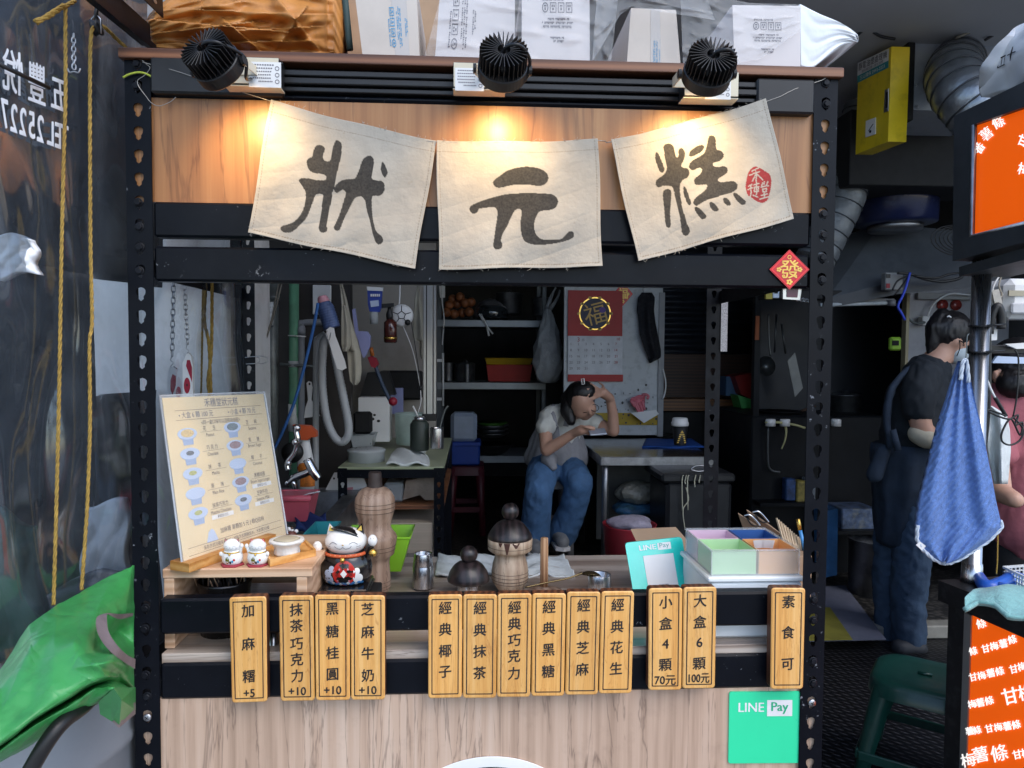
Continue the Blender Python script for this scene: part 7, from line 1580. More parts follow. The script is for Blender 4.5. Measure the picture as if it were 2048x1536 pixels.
q = MB(); limb(q, [(1838, 990, Y0-.06, .10), (1822, 1130, Y0-.07, .080), (1816, 1205, Y0-.07, .074), (1818, 1280, Y0-.08, .072)], jean2); wrinkle(q.build('trouser_leg', wk, remesh=.011, smooth_it=2), .009, (18, 18, 16), True, 2)
for x, y, dy in ((1772, 1286, .03), (1812, 1304, -.12)):
    q = MB(); a = P(x, y-8, Y0+dy); q.cap(a+V((.06, 0, 0)), .04, a+V((-.03, 0, -.0)), .042, M('dark_shoe', (.03, .035, .045), .6), 14); q.build('shoe', wk, remesh=.012, smooth_it=2)
q = MB(); limb(q, [(1838, 868, Y0-.165, .047), (1852, 876, Y0-.18, .048), (1868, 879, Y0-.19, .044)], M('cream_cuff', (.52, .48, .38), .8)); q.build('sleeve_cuff', wk, remesh=.009, smooth_it=1)

# third person seen from behind, cut by the frame
pk = T('person', 'person in a faded pink shirt seen from behind at the right edge', 'person', P(2030, 1400, 1.1)); Yk = 1.1
pink_s = M('faded_pink_shirt', (.34, .10, .12), .85, var=.1, bump=.4, bs=24, bd=.01)
q = MB(); hp_ = P(2030, 740, Yk); q.ball(hp_, (.085, .095, .11), skin, 12); q.ball(P(1990, 752, Yk-.03), (.01, .018, .028), skin, 8)
limb(q, [(2028, 775, Yk, .055), (2034, 800, Yk, .06)]); limb(q, [(2040, 830, Yk, .13), (2046, 960, Yk, .15), (2050, 1060, Yk, .15)]); limb(q, [(1995, 815, Yk-.02, .06), (1985, 900, Yk-.1, .05), (2000, 985, Yk-.22, .038), (2030, 1000, Yk-.3, .03)])
limb(q, [(2020, 1060, Yk, .09), (2010, 1300, Yk, .07), (2010, 1480, Yk, .045)]); limb(q, [(2080, 1060, Yk, .09), (2080, 1300, Yk, .07), (2080, 1480, Yk, .045)])
q.build('body', pk, remesh=.011, smooth_it=3)
q = MB(); q.ball(hp_+V((.01, .0, .012)), (.098, .105, .115), hair, 14); q.ball(P(2034, 768, Yk-.07), (.07, .06, .06), hair, 10); wrinkle(q.build('hair', pk, remesh=.009, smooth_it=1), .006, (50, 50, 8), True, 9)
q = MB(); limb(q, [(2038, 815, Yk, .135), (2046, 930, Yk, .165), (2050, 1040, Yk, .175)], pink_s); limb(q, [(1998, 815, Yk-.01, .08), (1988, 870, Yk-.06, .074), (1990, 905, Yk-.1, .07)], pink_s); wrinkle(q.build('shirt', pk, remesh=.011, smooth_it=3), .009, (14, 14, 7), True, 8)
q = MB(); limb(q, [(2020, 1050, Yk, .10), (2012, 1300, Yk, .085), (2012, 1490, Yk, .08)], black_matt); limb(q, [(2080, 1050, Yk, .10), (2084, 1300, Yk, .085), (2084, 1490, Yk, .08)], black_matt); q.build('trousers', pk, remesh=.015, smooth_it=2)
q = MB(); cloth(q, [(812, 1972, 1985), (830, 1974, 2014), (860, 1975, 2020), (900, 1976, 2022), (968, 1990, 2016)], .80, M('white_apron_bag', (.60, .63, .63), .6, var=.06, bump=.5, bs=20, bd=.02), .03); q.build('cloth_bag', label='white cloth bag hanging before the pink shirt', cat='bag')

# ================================================================ KITCHEN AND RIGHT STALL
hood_m = M('dark_hood_steel', (.085, .095, .11), .5, .2, var=.2, vs=5, dirt='#20242a', ds=6)
hd_ = T('range_hood', 'dark steel range hood above the kitchen', 'hood', P(1800, 597, 2.2))
A, B, Cc, D, E_, F_ = P(1655, 484, 2.25), P(1762, 447, 2.15), P(1925, 462, 2.05), P(1985, 548, 1.9), P(1800, 560, 1.95), P(1655, 597, 2.0)
q = MB(); q.add([A, B, E_, F_, Cc, D]+[p+V((0, .5, 0)) for p in (A, B, Cc)], [(3, 2, 1, 0), (2, 5, 4, 1), (0, 1, 7, 6), (1, 4, 8, 7)], hood_m); q.build('canopy', hd_)
q = MB(); q.add([F_, E_, E_+V((0, 0, -.07)), F_+V((0, 0, -.05)), D, D+V((0, 0, -.06))], [(3, 2, 1, 0), (2, 5, 4, 1)], M('hood_rim', (.035, .038, .045), .45, .5)); q.build('rim', hd_)
q = MB(); pb(q, 1771, 1806, 545, 580, 1.88, .04, M('grey_switch_box', (.22, .22, .22), .5), .004); pb(q, 1773, 1781, 548, 556, 1.876, .004, black_plastic); pb(q, 1773, 1780, 567, 576, 1.876, .004, M('red_switch', (.3, .02, .03), .5)); q.build('switch_box', label='grey switch box with a red button on the hood rim', cat='switch')
t = T('tube_lamp', 'unlit fluorescent tube fixture under the hood', 'lamp', P(1720, 612, 2.0)); q = MB(); pt(q, [(1640, 610), (1776, 606)], 2.0, 4.2, M('tube_glass', (.40, .43, .45), .25), 12, 0); q.build('tube', t); q = MB(); pb(q, 1650, 1790, 596, 603, 2.0, .05, M('lamp_housing', (.13, .13, .14), .5), .003); plx(q, 1783, [(612, 8), (600, 8)], 1.99, MATS['lamp_housing'], 14); q.build('housing', t)
pbt('kitchen_wall', 'stained grey steel wall panel behind the standing worker', 'wall', 1812, 2100, 520, 1100, 2.45, .04, wall_grey)
q = MB(); pb(q, 1836, 1945, 586, 599, 2.42, .025, M('trunking', (.30, .30, .29), .5), .003); pt(q, [(1940, 590), (1900, 588), (1870, 605), (1858, 625), (1856, 645)], 2.4, 2, white_pl, 6); pb(q, 1846, 1862, 632, 650, 2.38, .05, white_pl, .004); pt(q, [(1850, 645), (1830, 646), (1815, 635), (1800, 618)], 2.38, 2.6, galv, 6); q.build('conduit', label='grey conduit with a socket box on the steel wall', cat='conduit')
for x, lb in ((1885, 'left round red stained cover on the steel wall'), (1912, 'right round red stained cover on the steel wall')):
    q = MB(); q.lathe(P(x, 610, 2.44), [(-.03, .001), (-.028, .018), (-.01, .03), (.005, .032)], M('red_stained_glass', (.20, .03, .025), .2, var=.5, vs=40, coat=.6), 20, Matrix.Rotation(R(90), 3, 'X')); q.build('wall_cover', label=lb, cat='cover')
q = MB(); pt(q, [(1795, 546), (1820, 548), (1850, 558), (1885, 563), (1920, 556), (1932, 540)], 1.84, 3, black_plastic, 8); pt(q, [(1830, 552), (1870, 556), (1900, 548), (1928, 545)], 1.83, 2.4, black_plastic, 8); pt(q, [(1785, 580), (1795, 562), (1815, 552)], 1.83, 2, black_plastic, 6); pt(q, [(1790, 590), (1805, 570), (1818, 552)], 1.82, 2, black_plastic, 6); q.build('cable_bundle', label='black cables slung along the hood to the pole', cat='cable')
q = MB(); pt(q, [(1820, 545), (1813, 570), (1806, 590), (1796, 612), (1803, 626), (1810, 640)], 1.80, 2.6, M('blue_cable_tie', (.02, .05, .45), .5), 6); q.build('cord', label='bright blue tie wound round the kitchen cables', cat='cord')
q = MB(); pb(q, 1812, 1818, 560, 760, 2.2, .04, M('yellowed_strip', (.30, .26, .16), .6)); q.build('corner_strip', label='yellowed edge strip of the steel wall', cat='strip')
t = T('timer', 'lime green kitchen timer with a dark screen', 'timer', P(1793, 702, 2.0)); q = MB(); pb(q, 1782, 1804, 674, 701, 2.0, .03, M('lime_timer', (.26, .48, .04), .45), .008); q.build('case', t); q = MB(); pb(q, 1785, 1798, 681, 691, 1.997, .004, black_matt); q.build('screen', t)
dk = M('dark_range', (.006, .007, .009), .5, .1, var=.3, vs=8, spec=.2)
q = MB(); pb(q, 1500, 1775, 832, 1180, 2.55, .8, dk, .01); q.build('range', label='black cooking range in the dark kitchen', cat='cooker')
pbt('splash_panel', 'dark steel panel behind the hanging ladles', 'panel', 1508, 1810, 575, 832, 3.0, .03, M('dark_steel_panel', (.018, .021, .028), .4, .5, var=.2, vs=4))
pbt('partition_post', 'dark partition post with an orange tag beside the ladles', 'post', 1506, 1518, 560, 1100, 2.56, .04, dk)
q = MB(); pp(q, [(1512, 632), (1519, 632), (1518, 680), (1510, 680)], 2.54, .01, M('dark_orange_tag', (.25, .06, .015), .6)); q.build('tag', label='dark orange tag on the partition post', cat='tag')
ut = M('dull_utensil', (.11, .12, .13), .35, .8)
q = MB(); pt(q, [(1537, 628), (1538, 680), (1541, 712)], 2.8, 2, ut, 6); q.lathe(P(1533, 732, 2.8), [(-.012, .001), (-.01, .05), (.0, .058)], ut, 24, Matrix.Rotation(R(80), 3, 'X'), True, (1, 1.1)); q.build('ladle', label='steel ladle hanging by its handle in the dark kitchen', cat='ladle')
q = MB(); pt(q, [(1553, 628), (1549, 705)], 2.8, 2, ut, 6, 0); pt(q, [(1563, 648), (1571, 708)], 2.79, 2, ut, 6, 0); q.build('skimmer', label='pair of thin utensil handles hanging beside the ladle', cat='utensil')
q = MB(); pp(q, [(1575, 722), (1590, 705), (1606, 776), (1590, 794)], 2.78, .004, ut); q.build('spatula', label='flat steel spatula blade hanging right of the ladle', cat='spatula')
for x, lb in ((1541, 'pale jar lid at the left on the range'), (1570, 'pale jar lid in the middle on the range'), (1672, 'pale jar lid behind the right post')):
    q = MB(); plx(q, x, [(852, 10), (840, 10), (838, 9), (838, 1)], 2.5, white_pl, 20); q.build('jar', label=lb, cat='jar')
q = MB(); pt(q, [(1530, 845), (1565, 846), (1572, 860), (1570, 880), (1563, 898)], 2.49, [2, 3, 2.6, 2, 1.5], M('pale_yellow_cloth', (.38, .36, .18), .8), 6); pt(q, [(1565, 846), (1590, 850), (1610, 856)], 2.49, 2.4, MATS['pale_yellow_cloth'], 6); q.build('cloth_strip', label='pale yellow cloth strip hanging from the range edge', cat='cloth')
q = MB(); pb(q, 1530, 1700, 580, 598, 2.0, .1, black_matt, .004); q.build('rack', label='black rack shelf above the hanging ladles', cat='shelf')
q = MB(); pb(q, 1532, 1545, 583, 598, 1.98, .02, M('yellow_pack', (.35, .28, .03), .5)); q.build('pack', label='small yellow pack on the black rack', cat='pack')
q = MB(); pb(q, 1546, 1559, 578, 596, 1.98, .02, pale_cup, .003); pb(q, 1549, 1556, 580, 587, 1.978, .004, black_matt); q.build('thermometer', label='pale blue thermometer on the black rack', cat='thermometer')
q = MB(); pp(q, [(1566, 575), (1604, 575), (1600, 600), (1566, 598)], .02, .006, M('silver_frame', (.5, .5, .5), .3, .9)); pp(q, [(1574, 578), (1597, 578), (1595, 595), (1574, 594)], .018, .003, M('plum_print', (.10, .03, .05), .3)); chain(q, P(1594, 598, .03), P(1620, 602, .03), 6, zinc, .0014, .004); q.build('pendant', label='small framed charm hanging beneath the red diamond', cat='charm')
# lower kitchen
t = T('wok', 'black iron wok with a wooden handle on the range', 'wok', P(1560, 838, 2.75)); q = MB(); plx(q, 1560, [(838, 16), (830, 34), (822, 44), (821, 44), (829, 32), (836, 14), (836, 1)], 2.75, M('black_iron', (.010, .010, .011), .45, .5), 30); q.build('bowl', t); q = MB(); pt(q, [(1602, 823), (1630, 812)], 2.72, 3, M('dark_handle_wood', (.06, .03, .015), .6), 8, 0); q.build('handle', t)
pot('dull steel pot at the back right of the range', 1690, 836, 790, 30, 2.95)
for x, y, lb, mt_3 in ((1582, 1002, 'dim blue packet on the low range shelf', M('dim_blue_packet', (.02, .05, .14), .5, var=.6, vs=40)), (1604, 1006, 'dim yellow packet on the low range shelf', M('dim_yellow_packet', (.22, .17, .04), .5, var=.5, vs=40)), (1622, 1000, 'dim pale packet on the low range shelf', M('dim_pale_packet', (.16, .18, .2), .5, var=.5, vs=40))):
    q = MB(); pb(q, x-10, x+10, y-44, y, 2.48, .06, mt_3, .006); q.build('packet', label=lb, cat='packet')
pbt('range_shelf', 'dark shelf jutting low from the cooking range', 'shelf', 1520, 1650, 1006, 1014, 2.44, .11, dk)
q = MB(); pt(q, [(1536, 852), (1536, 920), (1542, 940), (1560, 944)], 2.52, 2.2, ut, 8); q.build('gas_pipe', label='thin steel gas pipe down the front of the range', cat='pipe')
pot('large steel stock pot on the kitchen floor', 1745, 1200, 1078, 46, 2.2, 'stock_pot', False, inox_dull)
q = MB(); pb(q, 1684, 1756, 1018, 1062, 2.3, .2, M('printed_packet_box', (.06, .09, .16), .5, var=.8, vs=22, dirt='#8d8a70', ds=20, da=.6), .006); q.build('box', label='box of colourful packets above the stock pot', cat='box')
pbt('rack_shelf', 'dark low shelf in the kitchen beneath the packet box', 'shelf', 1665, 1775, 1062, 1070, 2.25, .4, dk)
q = MB(); pp(q, [(1650, 1022), (1676, 1018), (1674, 1150), (1652, 1155)], 1.95, .12, M('blue_bag', (.03, .10, .22), .4, var=.3, vs=8, bump=.5, bs=18, bd=.02)); q.build('bag', label='blue plastic bag low beside the right post', cat='bag')
def mat_(label, pts, mat, z): return MB().prism([PZ(x, y, z) for x, y in pts], V((0, 0, .004)), mat).build('floor_mat', label=label, cat='mat')
mat_('grey-blue floor mat in front of the kitchen', [(1600, 1176), (1690, 1172), (1772, 1280), (1600, 1284)], M('grey_blue_mat', (.13, .14, .19), .85, var=.1), FL+.001)
mat_('yellow floor mat with dark print beside the right post', [(1600, 1216), (1660, 1216), (1705, 1280), (1600, 1282)], M('olive_yellow_mat', (.22, .20, .03), .85, var=.15), FL+.007)
q = MB(); q.bb(.72, 2.6, 1.70, 1.785, .0905, FL+.004, M('pale_kerb_tile', (.24, .24, .22), .6, var=.25, vs=10, dirt='#3d3a34', ds=7), .006); q.build('kerb', kind='structure')
# green stool
dg = M('dark_green_plastic', (.008, .052, .040), .32, var=.1, coat=.2, dirt='#3a5a52', ds=40, da=.25)
t = T('plastic_stool', 'dark green plastic stool on the tread plate', 'stool', PZ(1850, 1350, .44)-V((0, 0, .35)))
sc_ = PZ(1850, 1348, .44); hw2 = .148; Mz = rz(R(-38))
def sp(x, y, z): return sc_+Mz @ V((x, y, z))
q = MB(); lev = [(-.002, .55), (0, .80), (-.003, .93), (-.012, 1.0), (-.05, 1.04)]; n = len(rrect(1, 1, .3, 8))
q.add([sp(x*2*hw2*k_, y*2*hw2*k_, z) for z, k_ in lev for x, y in rrect(1, 1, .3, 8)]+[sp(0, 0, -.004)], [(i*n+j, i*n+(j+1) % n, (i+1)*n+(j+1) % n, (i+1)*n+j)[::-1] for i in range(len(lev)-1) for j in range(n)]+[(j, (j+1) % n, len(lev)*n) for j in range(n)], dg, True)
q.tube([sp(-.02, 0, .0), sp(.02, 0, .0)], .006, dg, 8); q.build('seat', t)
for sx in (-1, 1):
    for sy in (-1, 1):
        q = MB(); rows_ = []
        for z, o_, w_ in ((-.02, .90, .075), (-.10, 1.0, .062), (-.22, 1.12, .050), (-.345, 1.24, .044)):
            c_ = V((sx*hw2*o_, sy*hw2*o_, z)); a_ = V((-sx*w_, 0, 0)); b_ = V((0, -sy*w_, 0)); m_ = V((-sx*.012, -sy*.012, 0)); rows_.append([c_+a_, c_+a_*.35+m_*.1, c_+m_*.6, c_+b_*.35+m_*.1, c_+b_, c_+b_*.9+V((-sx*.012, 0, 0)), c_+V((-sx*.024, -sy*.024, 0)), c_+a_*.9+V((0, -sy*.012, 0))])
        q.add([sp(*p) for r_ in rows_ for p in r_], [(i*8+j, i*8+(j+1) % 8, (i+1)*8+(j+1) % 8, (i+1)*8+j) for i in range(3) for j in range(8)]+[tuple(range(24, 32))], dg, True); q.build('leg', t)
for i in range(4):
    q = MB(); an = R(90*i); m2 = Mz @ rz(an); q.box(sc_+m2 @ V((0, -hw2*1.13, -.24)), (hw2*2.2, .012, .03), dg, .003, m2); q.build('crossbar', t)
# right counter: its long side runs back into the picture
ZK = .85; dd = V((ray(757, 706).x, ray(757, 706).y, 0)).normalized(); nn = V((-dd.y, dd.x, 0))   # nn points left
Fk = PZ(1877, 1160, ZK)
def onside(px, py, off=0.):
    d = ray(px, py); return CAM+d*((Fk+nn*off-CAM).dot(nn)/d.dot(nn))
blk = M('black_counter', (.022, .022, .024), .35, .4, var=.2, dirt='#5a5a5c', ds=40, da=.3)
rc = T('snack_counter', 'black steel counter with an orange lettered front panel', 'counter', V((Fk.x, Fk.y, 0)))
N_ = Fk-dd*.9; rt = -nn*.9
q = MB(); top = [Fk, N_, N_+rt, Fk+rt]; q.prism([p+V((0, 0, -.055)) for p in top], V((0, 0, .055)), blk); q.build('countertop', rc)
ins = -nn*.015
q = MB(); b0 = Fk+ins-dd*.02; q.prism([V((p.x, p.y, .05)) for p in (b0, N_+ins, N_+rt, Fk+rt-dd*.02)], V((0, 0, ZK-.0555-.05)), blk); q.build('cabinet', rc)
a0 = onside(1932, 1236, .0-.013); tt_ = (a0-b0).dot(-dd)
pl0 = b0-dd*tt_+nn*.002; 
op = M('lit_orange_panel', C('#e2560a'), .35, var=.02, emit=.34)
wl = M('lit_white_letters', (.95, .9, .85), .5, emit=.35)
q = MB(); e0 = pl0-dd*.024; q.prism([V((p.x, p.y, z)) for p, z in ((e0, .08), (N_+ins+nn*.002, .08), (N_+ins+nn*.002, ZK-.06), (e0, ZK-.06))], nn*.004, op)
L_ = (N_-e0).dot(-dd); OF = lambda u, v: V((e0.x, e0.y, .08))+(-dd)*u+V((0, 0, v))+nn*.0072
H_ = ZK-.14
for ch, x, y, z_ in (('條',1962,1247,21),('條',1946,1302,18),('甘',1971,1297,18),('梅',1988,1292,18),('薯',2006,1287,19),('條',2024,1279,19),('甘',1946,1354,18),('梅',1963,1351,18),('薯',1981,1346,19),('條',1999,1342,19),('甘',2027,1338,19),('梅',2044,1333,19),
    ('梅',1944,1408,18),('薯',1960,1405,19),('條',1978,1401,19),('甘',2020,1392,36),('梅',2052,1384,34),('薯',1939,1462,18),('條',1954,1460,18),('甘',1978,1457,18),('梅',1996,1454,18),('薯',2014,1452,19),('條',2032,1449,19),('梅',1936,1520,30),('薯',1960,1509,34),('條',1998,1506,36),('甘',2034,1509,20),('梅',2052,1505,20)):
    for j, (dx, dy) in enumerate(((0, 0), (.5, .4), (-.4, -.5))): q.text(ch, lambda a_, b_, j=j: onside(a_, 3000-b_, -.0115+.0004*j+.0045), x+dx, 3000-y+dy, z_, z_, wl, .22)
q.build('front_panel', rc)
q = MB(); q.prism([V((p.x, p.y, .08)) for p in (pl0+nn*.006, pl0-dd*.022+nn*.006, pl0-dd*.022, pl0)], V((0, 0, ZK-.14)), alu); q.build('aluminium_trim', rc)
Yq = PZ(1943, 1163, ZK).y
q = MB(); pc = PZ(1943, 1163, ZK); zt_ = onside(1955, 515).z+.02
q.lathe(V((pc.x, pc.y, ZK+.0005)), [(0, .0265), (.012, .026), (.05, .0245), (.0505, .0225), (zt_-ZK, .0225)], inox, 28); q.build('pole', label='stainless pole standing on the black counter', cat='pole')
for y, lb in ((652, 'upper black cable tie on the stainless pole'), (704, 'lower black cable tie on the stainless pole')):
    z = P(1950, y, Yq).z; q = MB(); q.tube([V((pc.x+math.cos(a)*.025, pc.y+math.sin(a)*.025, z+.001*math.sin(a))) for a in [i*.393 for i in range(16)]], .0025, black_plastic, 6, True, 0, True); q.tube([V((pc.x, pc.y-.025, z)), V((pc.x+.05, pc.y-.025, z+.004))], .0028, black_plastic, 6); q.build('cable_tie', label=lb, cat='cable tie')
# light box sign
sb = T('light_box', 'backlit orange snack sign in a dark steel frame', 'sign', onside(1930, 520))
frm = M('dark_frame_steel', (.045, .05, .055), .45, .4, var=.2, dirt='#4a4d50', ds=20, da=.2)
so_ = .0; O_ = [onside(*p) for p in ((1908, 232), (2075, 150), (2080, 476), (1905, 522))]; I_ = [onside(*p) for p in ((1945, 250), (2072, 206), (2072, 440), (1940, 472))]
q = MB()
for i in range(4): q.prism([O_[i], O_[(i+1) % 4], I_[(i+1) % 4], I_[i]], -nn*.03, frm)
q.prism([O_[0]-nn*.0305, O_[1]-nn*.0305, O_[2]-nn*.0305, O_[3]-nn*.0305], -nn*.16, frm); q.build('frame', sb)
q = MB(); J_ = [onside(*p, -.014) for p in ((1949, 252), (2072, 210), (2072, 437), (1944, 470))]; q.prism(J_, -nn*.01, op)
Fs = quadF(J_[3], J_[2], J_[0], J_[1]); fs_ = lambda u, v: Fs(u, v)+nn*.0015
for ch, x, y, z_, r_ in (('番',1958,296,22,1.0),('薯',1972,268,26,.7),('條',1996,244,26,.45),('甘',2046,281,24,-.4),('梅',2048,338,26,-.2)):
    for j, (dx, dy) in enumerate(((0, 0), (.6, .5), (-.5, -.6))): q.text(ch, lambda a_, b_, j=j: onside(a_, 3000-b_, -.0125+.0004*j), x+dx, 3000-y+dy, z_, z_, wl, r_)
q.build('panel', sb); q = MB(); q.tube([I_[0]-nn*.004, I_[3]-nn*.004, I_[2]-nn*.004], .006, zinc, 8); q.build('trim', sb)
q = MB(); q.prism([onside(*p, -.02) for p in ((1918, 534), (2080, 486), (2080, 512), (1918, 552))], -nn*.15, frm); q.build('lower_rail', label='dark rail below the orange sign', cat='rail')
# towel on the pole
blue_t = M('blue_ribbed_towel', (.11, .20, .46), 1.0, var=.22, vs=90, bump=1., bs=300, bd=.004, sheen=.15, spec=.1)
rowsT = [(722, 1922, 1934), (760, 1908, 1942), (800, 1896, 1950), (850, 1879, 1962), (900, 1866, 1973), (950, 1853, 1983), (1000, 1841, 1992), (1040, 1836, 2001), (1055, 1835, 2004), (1080, 1834, 1980), (1100, 1846, 1950), (1118, 1866, 1922), (1127, 1884, 1898)]
Yt = .16
def tfn(u, v):
    t = v*(len(rowsT)-1); i = min(int(t), len(rowsT)-2); f = t-i; y, a, b = (lerp(rowsT[i][k], rowsT[i+1][k], f) for k in range(3))
    px = lerp(a, b, u); d = .030*math.sin(math.pi*u)*(.3+.7*v)+.014*math.sin(7*u+1.5*v+.6)*min(1, v*2)+.006*math.sin(19*u-3*v)
    rib = .0013*math.sin((px*.62+y*.5)*.75)
    return P(px, y, Yt-d-rib)
q = MB(); q.grid(tfn, 90, 220, blue_t, V((0, .012, 0)))
tw_ = q.build('hand_towel', label='blue ribbed hand towel with white trim hanging from the pole', cat='towel')
q = MB(); whr = M('white_trim', (.50, .56, .64), .9)
eL = [tfn(0, v/120) for v in range(5, 121)]; eR = [tfn(1, v/120) for v in range(3, 121)]
rope(q, eL[72:]+[tfn(.5, 1)]+eR[::-1][:50], .0048, whr, 1)
q.build('trim', tw_); q = MB(); rope(q, [P(1921, 760, Yt-.02), P(1926, 724, Yt-.015), P(1933, 724, Yt-.012), P(1937, 765, Yt-.015)], .005, whr, 6); q.build('hanging_loop', tw_)
q = MB(); q.prism([P(x, y, Yt-.014) for x, y in ((1832, 1090), (1840, 1083), (1852, 1092), (1844, 1101))], V((0, .001, 0)), white_pl); q.build('care_tag', tw_)
q = MB(); pt(q, [(1931, 726), (1933, 700), (1934, 674), (1938, 668)], Yt, 1.2, galv, 5); q.build('hook_wire', label='thin wire hook carrying the blue towel', cat='hook')
# things on the right counter
def onK(px, py, dz=0.): p = PZ(px, py, ZK); p.z += dz; return p
q = MB(); c0, c1 = onK(2006, 1166, .002), onK(2080, 1200, .002); bx = M('white_basket_plastic', (.64, .65, .64), .4)
def lattice(p0, p1, h, nx, nz):
    d = (p1-p0)
    for i in range(nx+1): q.tube([p0+d*(i/nx), p0+d*(i/nx)+V((0, 0, h))], .0022, bx, 4, False)
    for j in range(nz+1): q.tube([p0+V((0, 0, h*j/nz)), p1+V((0, 0, h*j/nz))], .0022 if j < nz else .004, bx, 4, False)
g0, g1, g2 = onK(2006, 1168), onK(2100, 1215), onK(2100, 1160); lattice(g0, g1, .045, 16, 4); lattice(g0, g2, .045, 12, 4); q.build('basket', label='white plastic lattice basket on the black counter', cat='basket')
q = MB(); bgl = M('blue_nitrile', (.02, .10, .45), .35, var=.1, coat=.2)
q.tube([onK(1952, 1145, .035), onK(1956, 1165, .02), onK(1975, 1185, .014), onK(2005, 1180, .02), onK(2030, 1172, .02), onK(2060, 1180, .014)], [.006, .014, .018, .016, .02, .012], bgl, 12, True, 6); q.tube([onK(1990, 1182, .016), onK(2010, 1192, .02), onK(2035, 1195, .012)], .012, bgl, 10, True, 5); q.build('glove', label='crumpled blue nitrile glove on the black counter', cat='glove')
q = MB(); teal_c = M('mint_terry_cloth', (.20, .42, .40), .95, var=.15, vs=90, bump=.9, bs=240, bd=.004, sheen=.3)
def tc_(u, v):
    a = [(1928, 1212), (1945, 1192), (1975, 1178), (2010, 1172), (2060, 1185), (2100, 1205)]; b = [(1930, 1222), (1955, 1215), (1990, 1222), (2015, 1236), (2060, 1240), (2100, 1250)]
    t = u*5; i = min(int(t), 4); f = t-i; x0, y0 = (lerp(a[i][k], a[i+1][k], f) for k in (0, 1)); x1, y1 = (lerp(b[i][k], b[i+1][k], f) for k in (0, 1))
    p = PZ(lerp(x0, x1, v), lerp(y0, y1, v), ZK); 
    return p+V((0, 0, .010+.022*math.sin(math.pi*v)*math.sin(2.4*u+.5)+.006*math.sin(9*u+5*v)))
q.grid(tc_, 60, 30, teal_c, V((0, 0, -.009))); q.tube([tc_(i/30, 1) for i in range(31)], .006, teal_c, 8); q.build('cloth', label='mint green terry cloth folded on the black counter', cat='cloth')
q = MB(); pt(q, [(1996, 1060), (1995, 1120), (1993, 1150)], .2, 1.3, gold, 6); q.build('skewer', label='thin brass skewer standing by the white basket', cat='skewer')
# gadgets around the pole
Yg = .40
q = MB(); pb(q, 2016, 2110, 556, 637, Yg, .12, white_pl, .02); pb(q, 2024, 2110, 606, 628, Yg-.006, .01, M('grey_white_plastic', (.5, .5, .52), .4), .004); pb(q, 2018, 2070, 581, 592, Yg-.004, .005, M('tan_label', (.42, .38, .28), .6)); pt(q, [(1985, 536), (2010, 532), (2045, 531)], Yg, 5, white_pl, 8, 0); q.build('device', label='white plastic appliance hanging at the right edge', cat='appliance')
q = MB(); pt(q, [(2000, 550), (1986, 575), (1985, 610), (1990, 640)], Yg, 1.8, white_pl, 6); pt(q, [(2005, 548), (1998, 570), (2004, 590), (1995, 600)], Yg, 1.5, M('tan_wire', (.35, .31, .25), .6), 6); pp(q, [(1984, 582), (1998, 578), (2006, 610), (2004, 628), (1994, 626)], Yg-.01, .02, M('taped_plug', (.40, .38, .34), .6, var=.2, vs=50)); q.build('cord', label='pale wires with a taped plug by the white appliance', cat='cord')
q = MB(); pt(q, [(1982, 668), (1985, 630), (1995, 612), (2002, 630), (2002, 658)], Yg-.02, [5, 7, 8, 9, 8], black_plastic, 10); pp(q, [(1981, 658), (1995, 656), (1994, 680), (1983, 681)], Yg-.01, .02, white_pl); q.build('adapter', label='black plug adapter hooked beside the pole', cat='adapter')
q = MB(); pt(q, [(1975, 640), (1974, 690), (1968, 705)], .30, 1.6, white_pl, 6); pp(q, [(1962, 706), (1972, 704), (1974, 722), (1962, 724)], .30, .012, white_pl)
pt(q, [(1965, 722), (1955, 750), (1947, 785), (1946, 800)], .30, 2.2, white_pl, 6); pt(q, [(1968, 722), (1963, 760), (1962, 790)], .30, 2.4, white_pl, 6); pt(q, [(1971, 722), (1970, 745), (1980, 775), (1990, 795)], .30, 2.4, white_pl, 6)
pt(q, [(1962, 785), (1961, 804)], .30, 6, white_pl, 10, 0); pt(q, [(1946, 785), (1946, 798)], .30, 4, white_pl, 10, 0); q.build('splitter_cable', label='white three-way splitter cable hanging on the pole', cat='cable')
q = MB(); pt(q, [(1990, 795), (2000, 812), (2012, 832)], .30, 4, black_plastic, 8); pt(q, [(2012, 832), (1980, 820), (1978, 824), (2015, 838), (2036, 830), (2030, 850), (2045, 845), (2040, 870), (2022, 838), (2005, 862), (2004, 882), (2020, 890), (2040, 880), (2046, 858), (2026, 834)], .29, 2, black_plastic, 6, 8); pt(q, [(2026, 834), (2034, 790), (2037, 720), (2030, 700)], .30, 1.8, black_plastic, 6); q.build('cable_bundle', label='looped black cable bundle before the pink shirt', cat='cable')
q = MB(); pt(q, [(1978, 650), (1977, 800), (1972, 870), (1966, 905)], .33, 4.5, black_plastic, 8); pt(q, [(1961, 806), (1958, 850), (1963, 900)], .31, 1.8, gold, 6); q.build('conduit', label='thick black cable running down beside the pole', cat='cable')
pbt('shelf_box', 'black box shelf with white slips behind the pole', 'shelf', 1978, 2080, 690, 708, .55, .1, black_plastic, .003)
q = MB(); pp(q, [(1995, 712), (2080, 716), (2080, 728), (1985, 726)], .54, .01, pale_cup); pp(q, [(2010, 688), (2080, 684), (2080, 696), (2034, 698)], .53, .01, white_pl); q.build('slip', label='pale paper slips on the black box shelf', cat='paper')
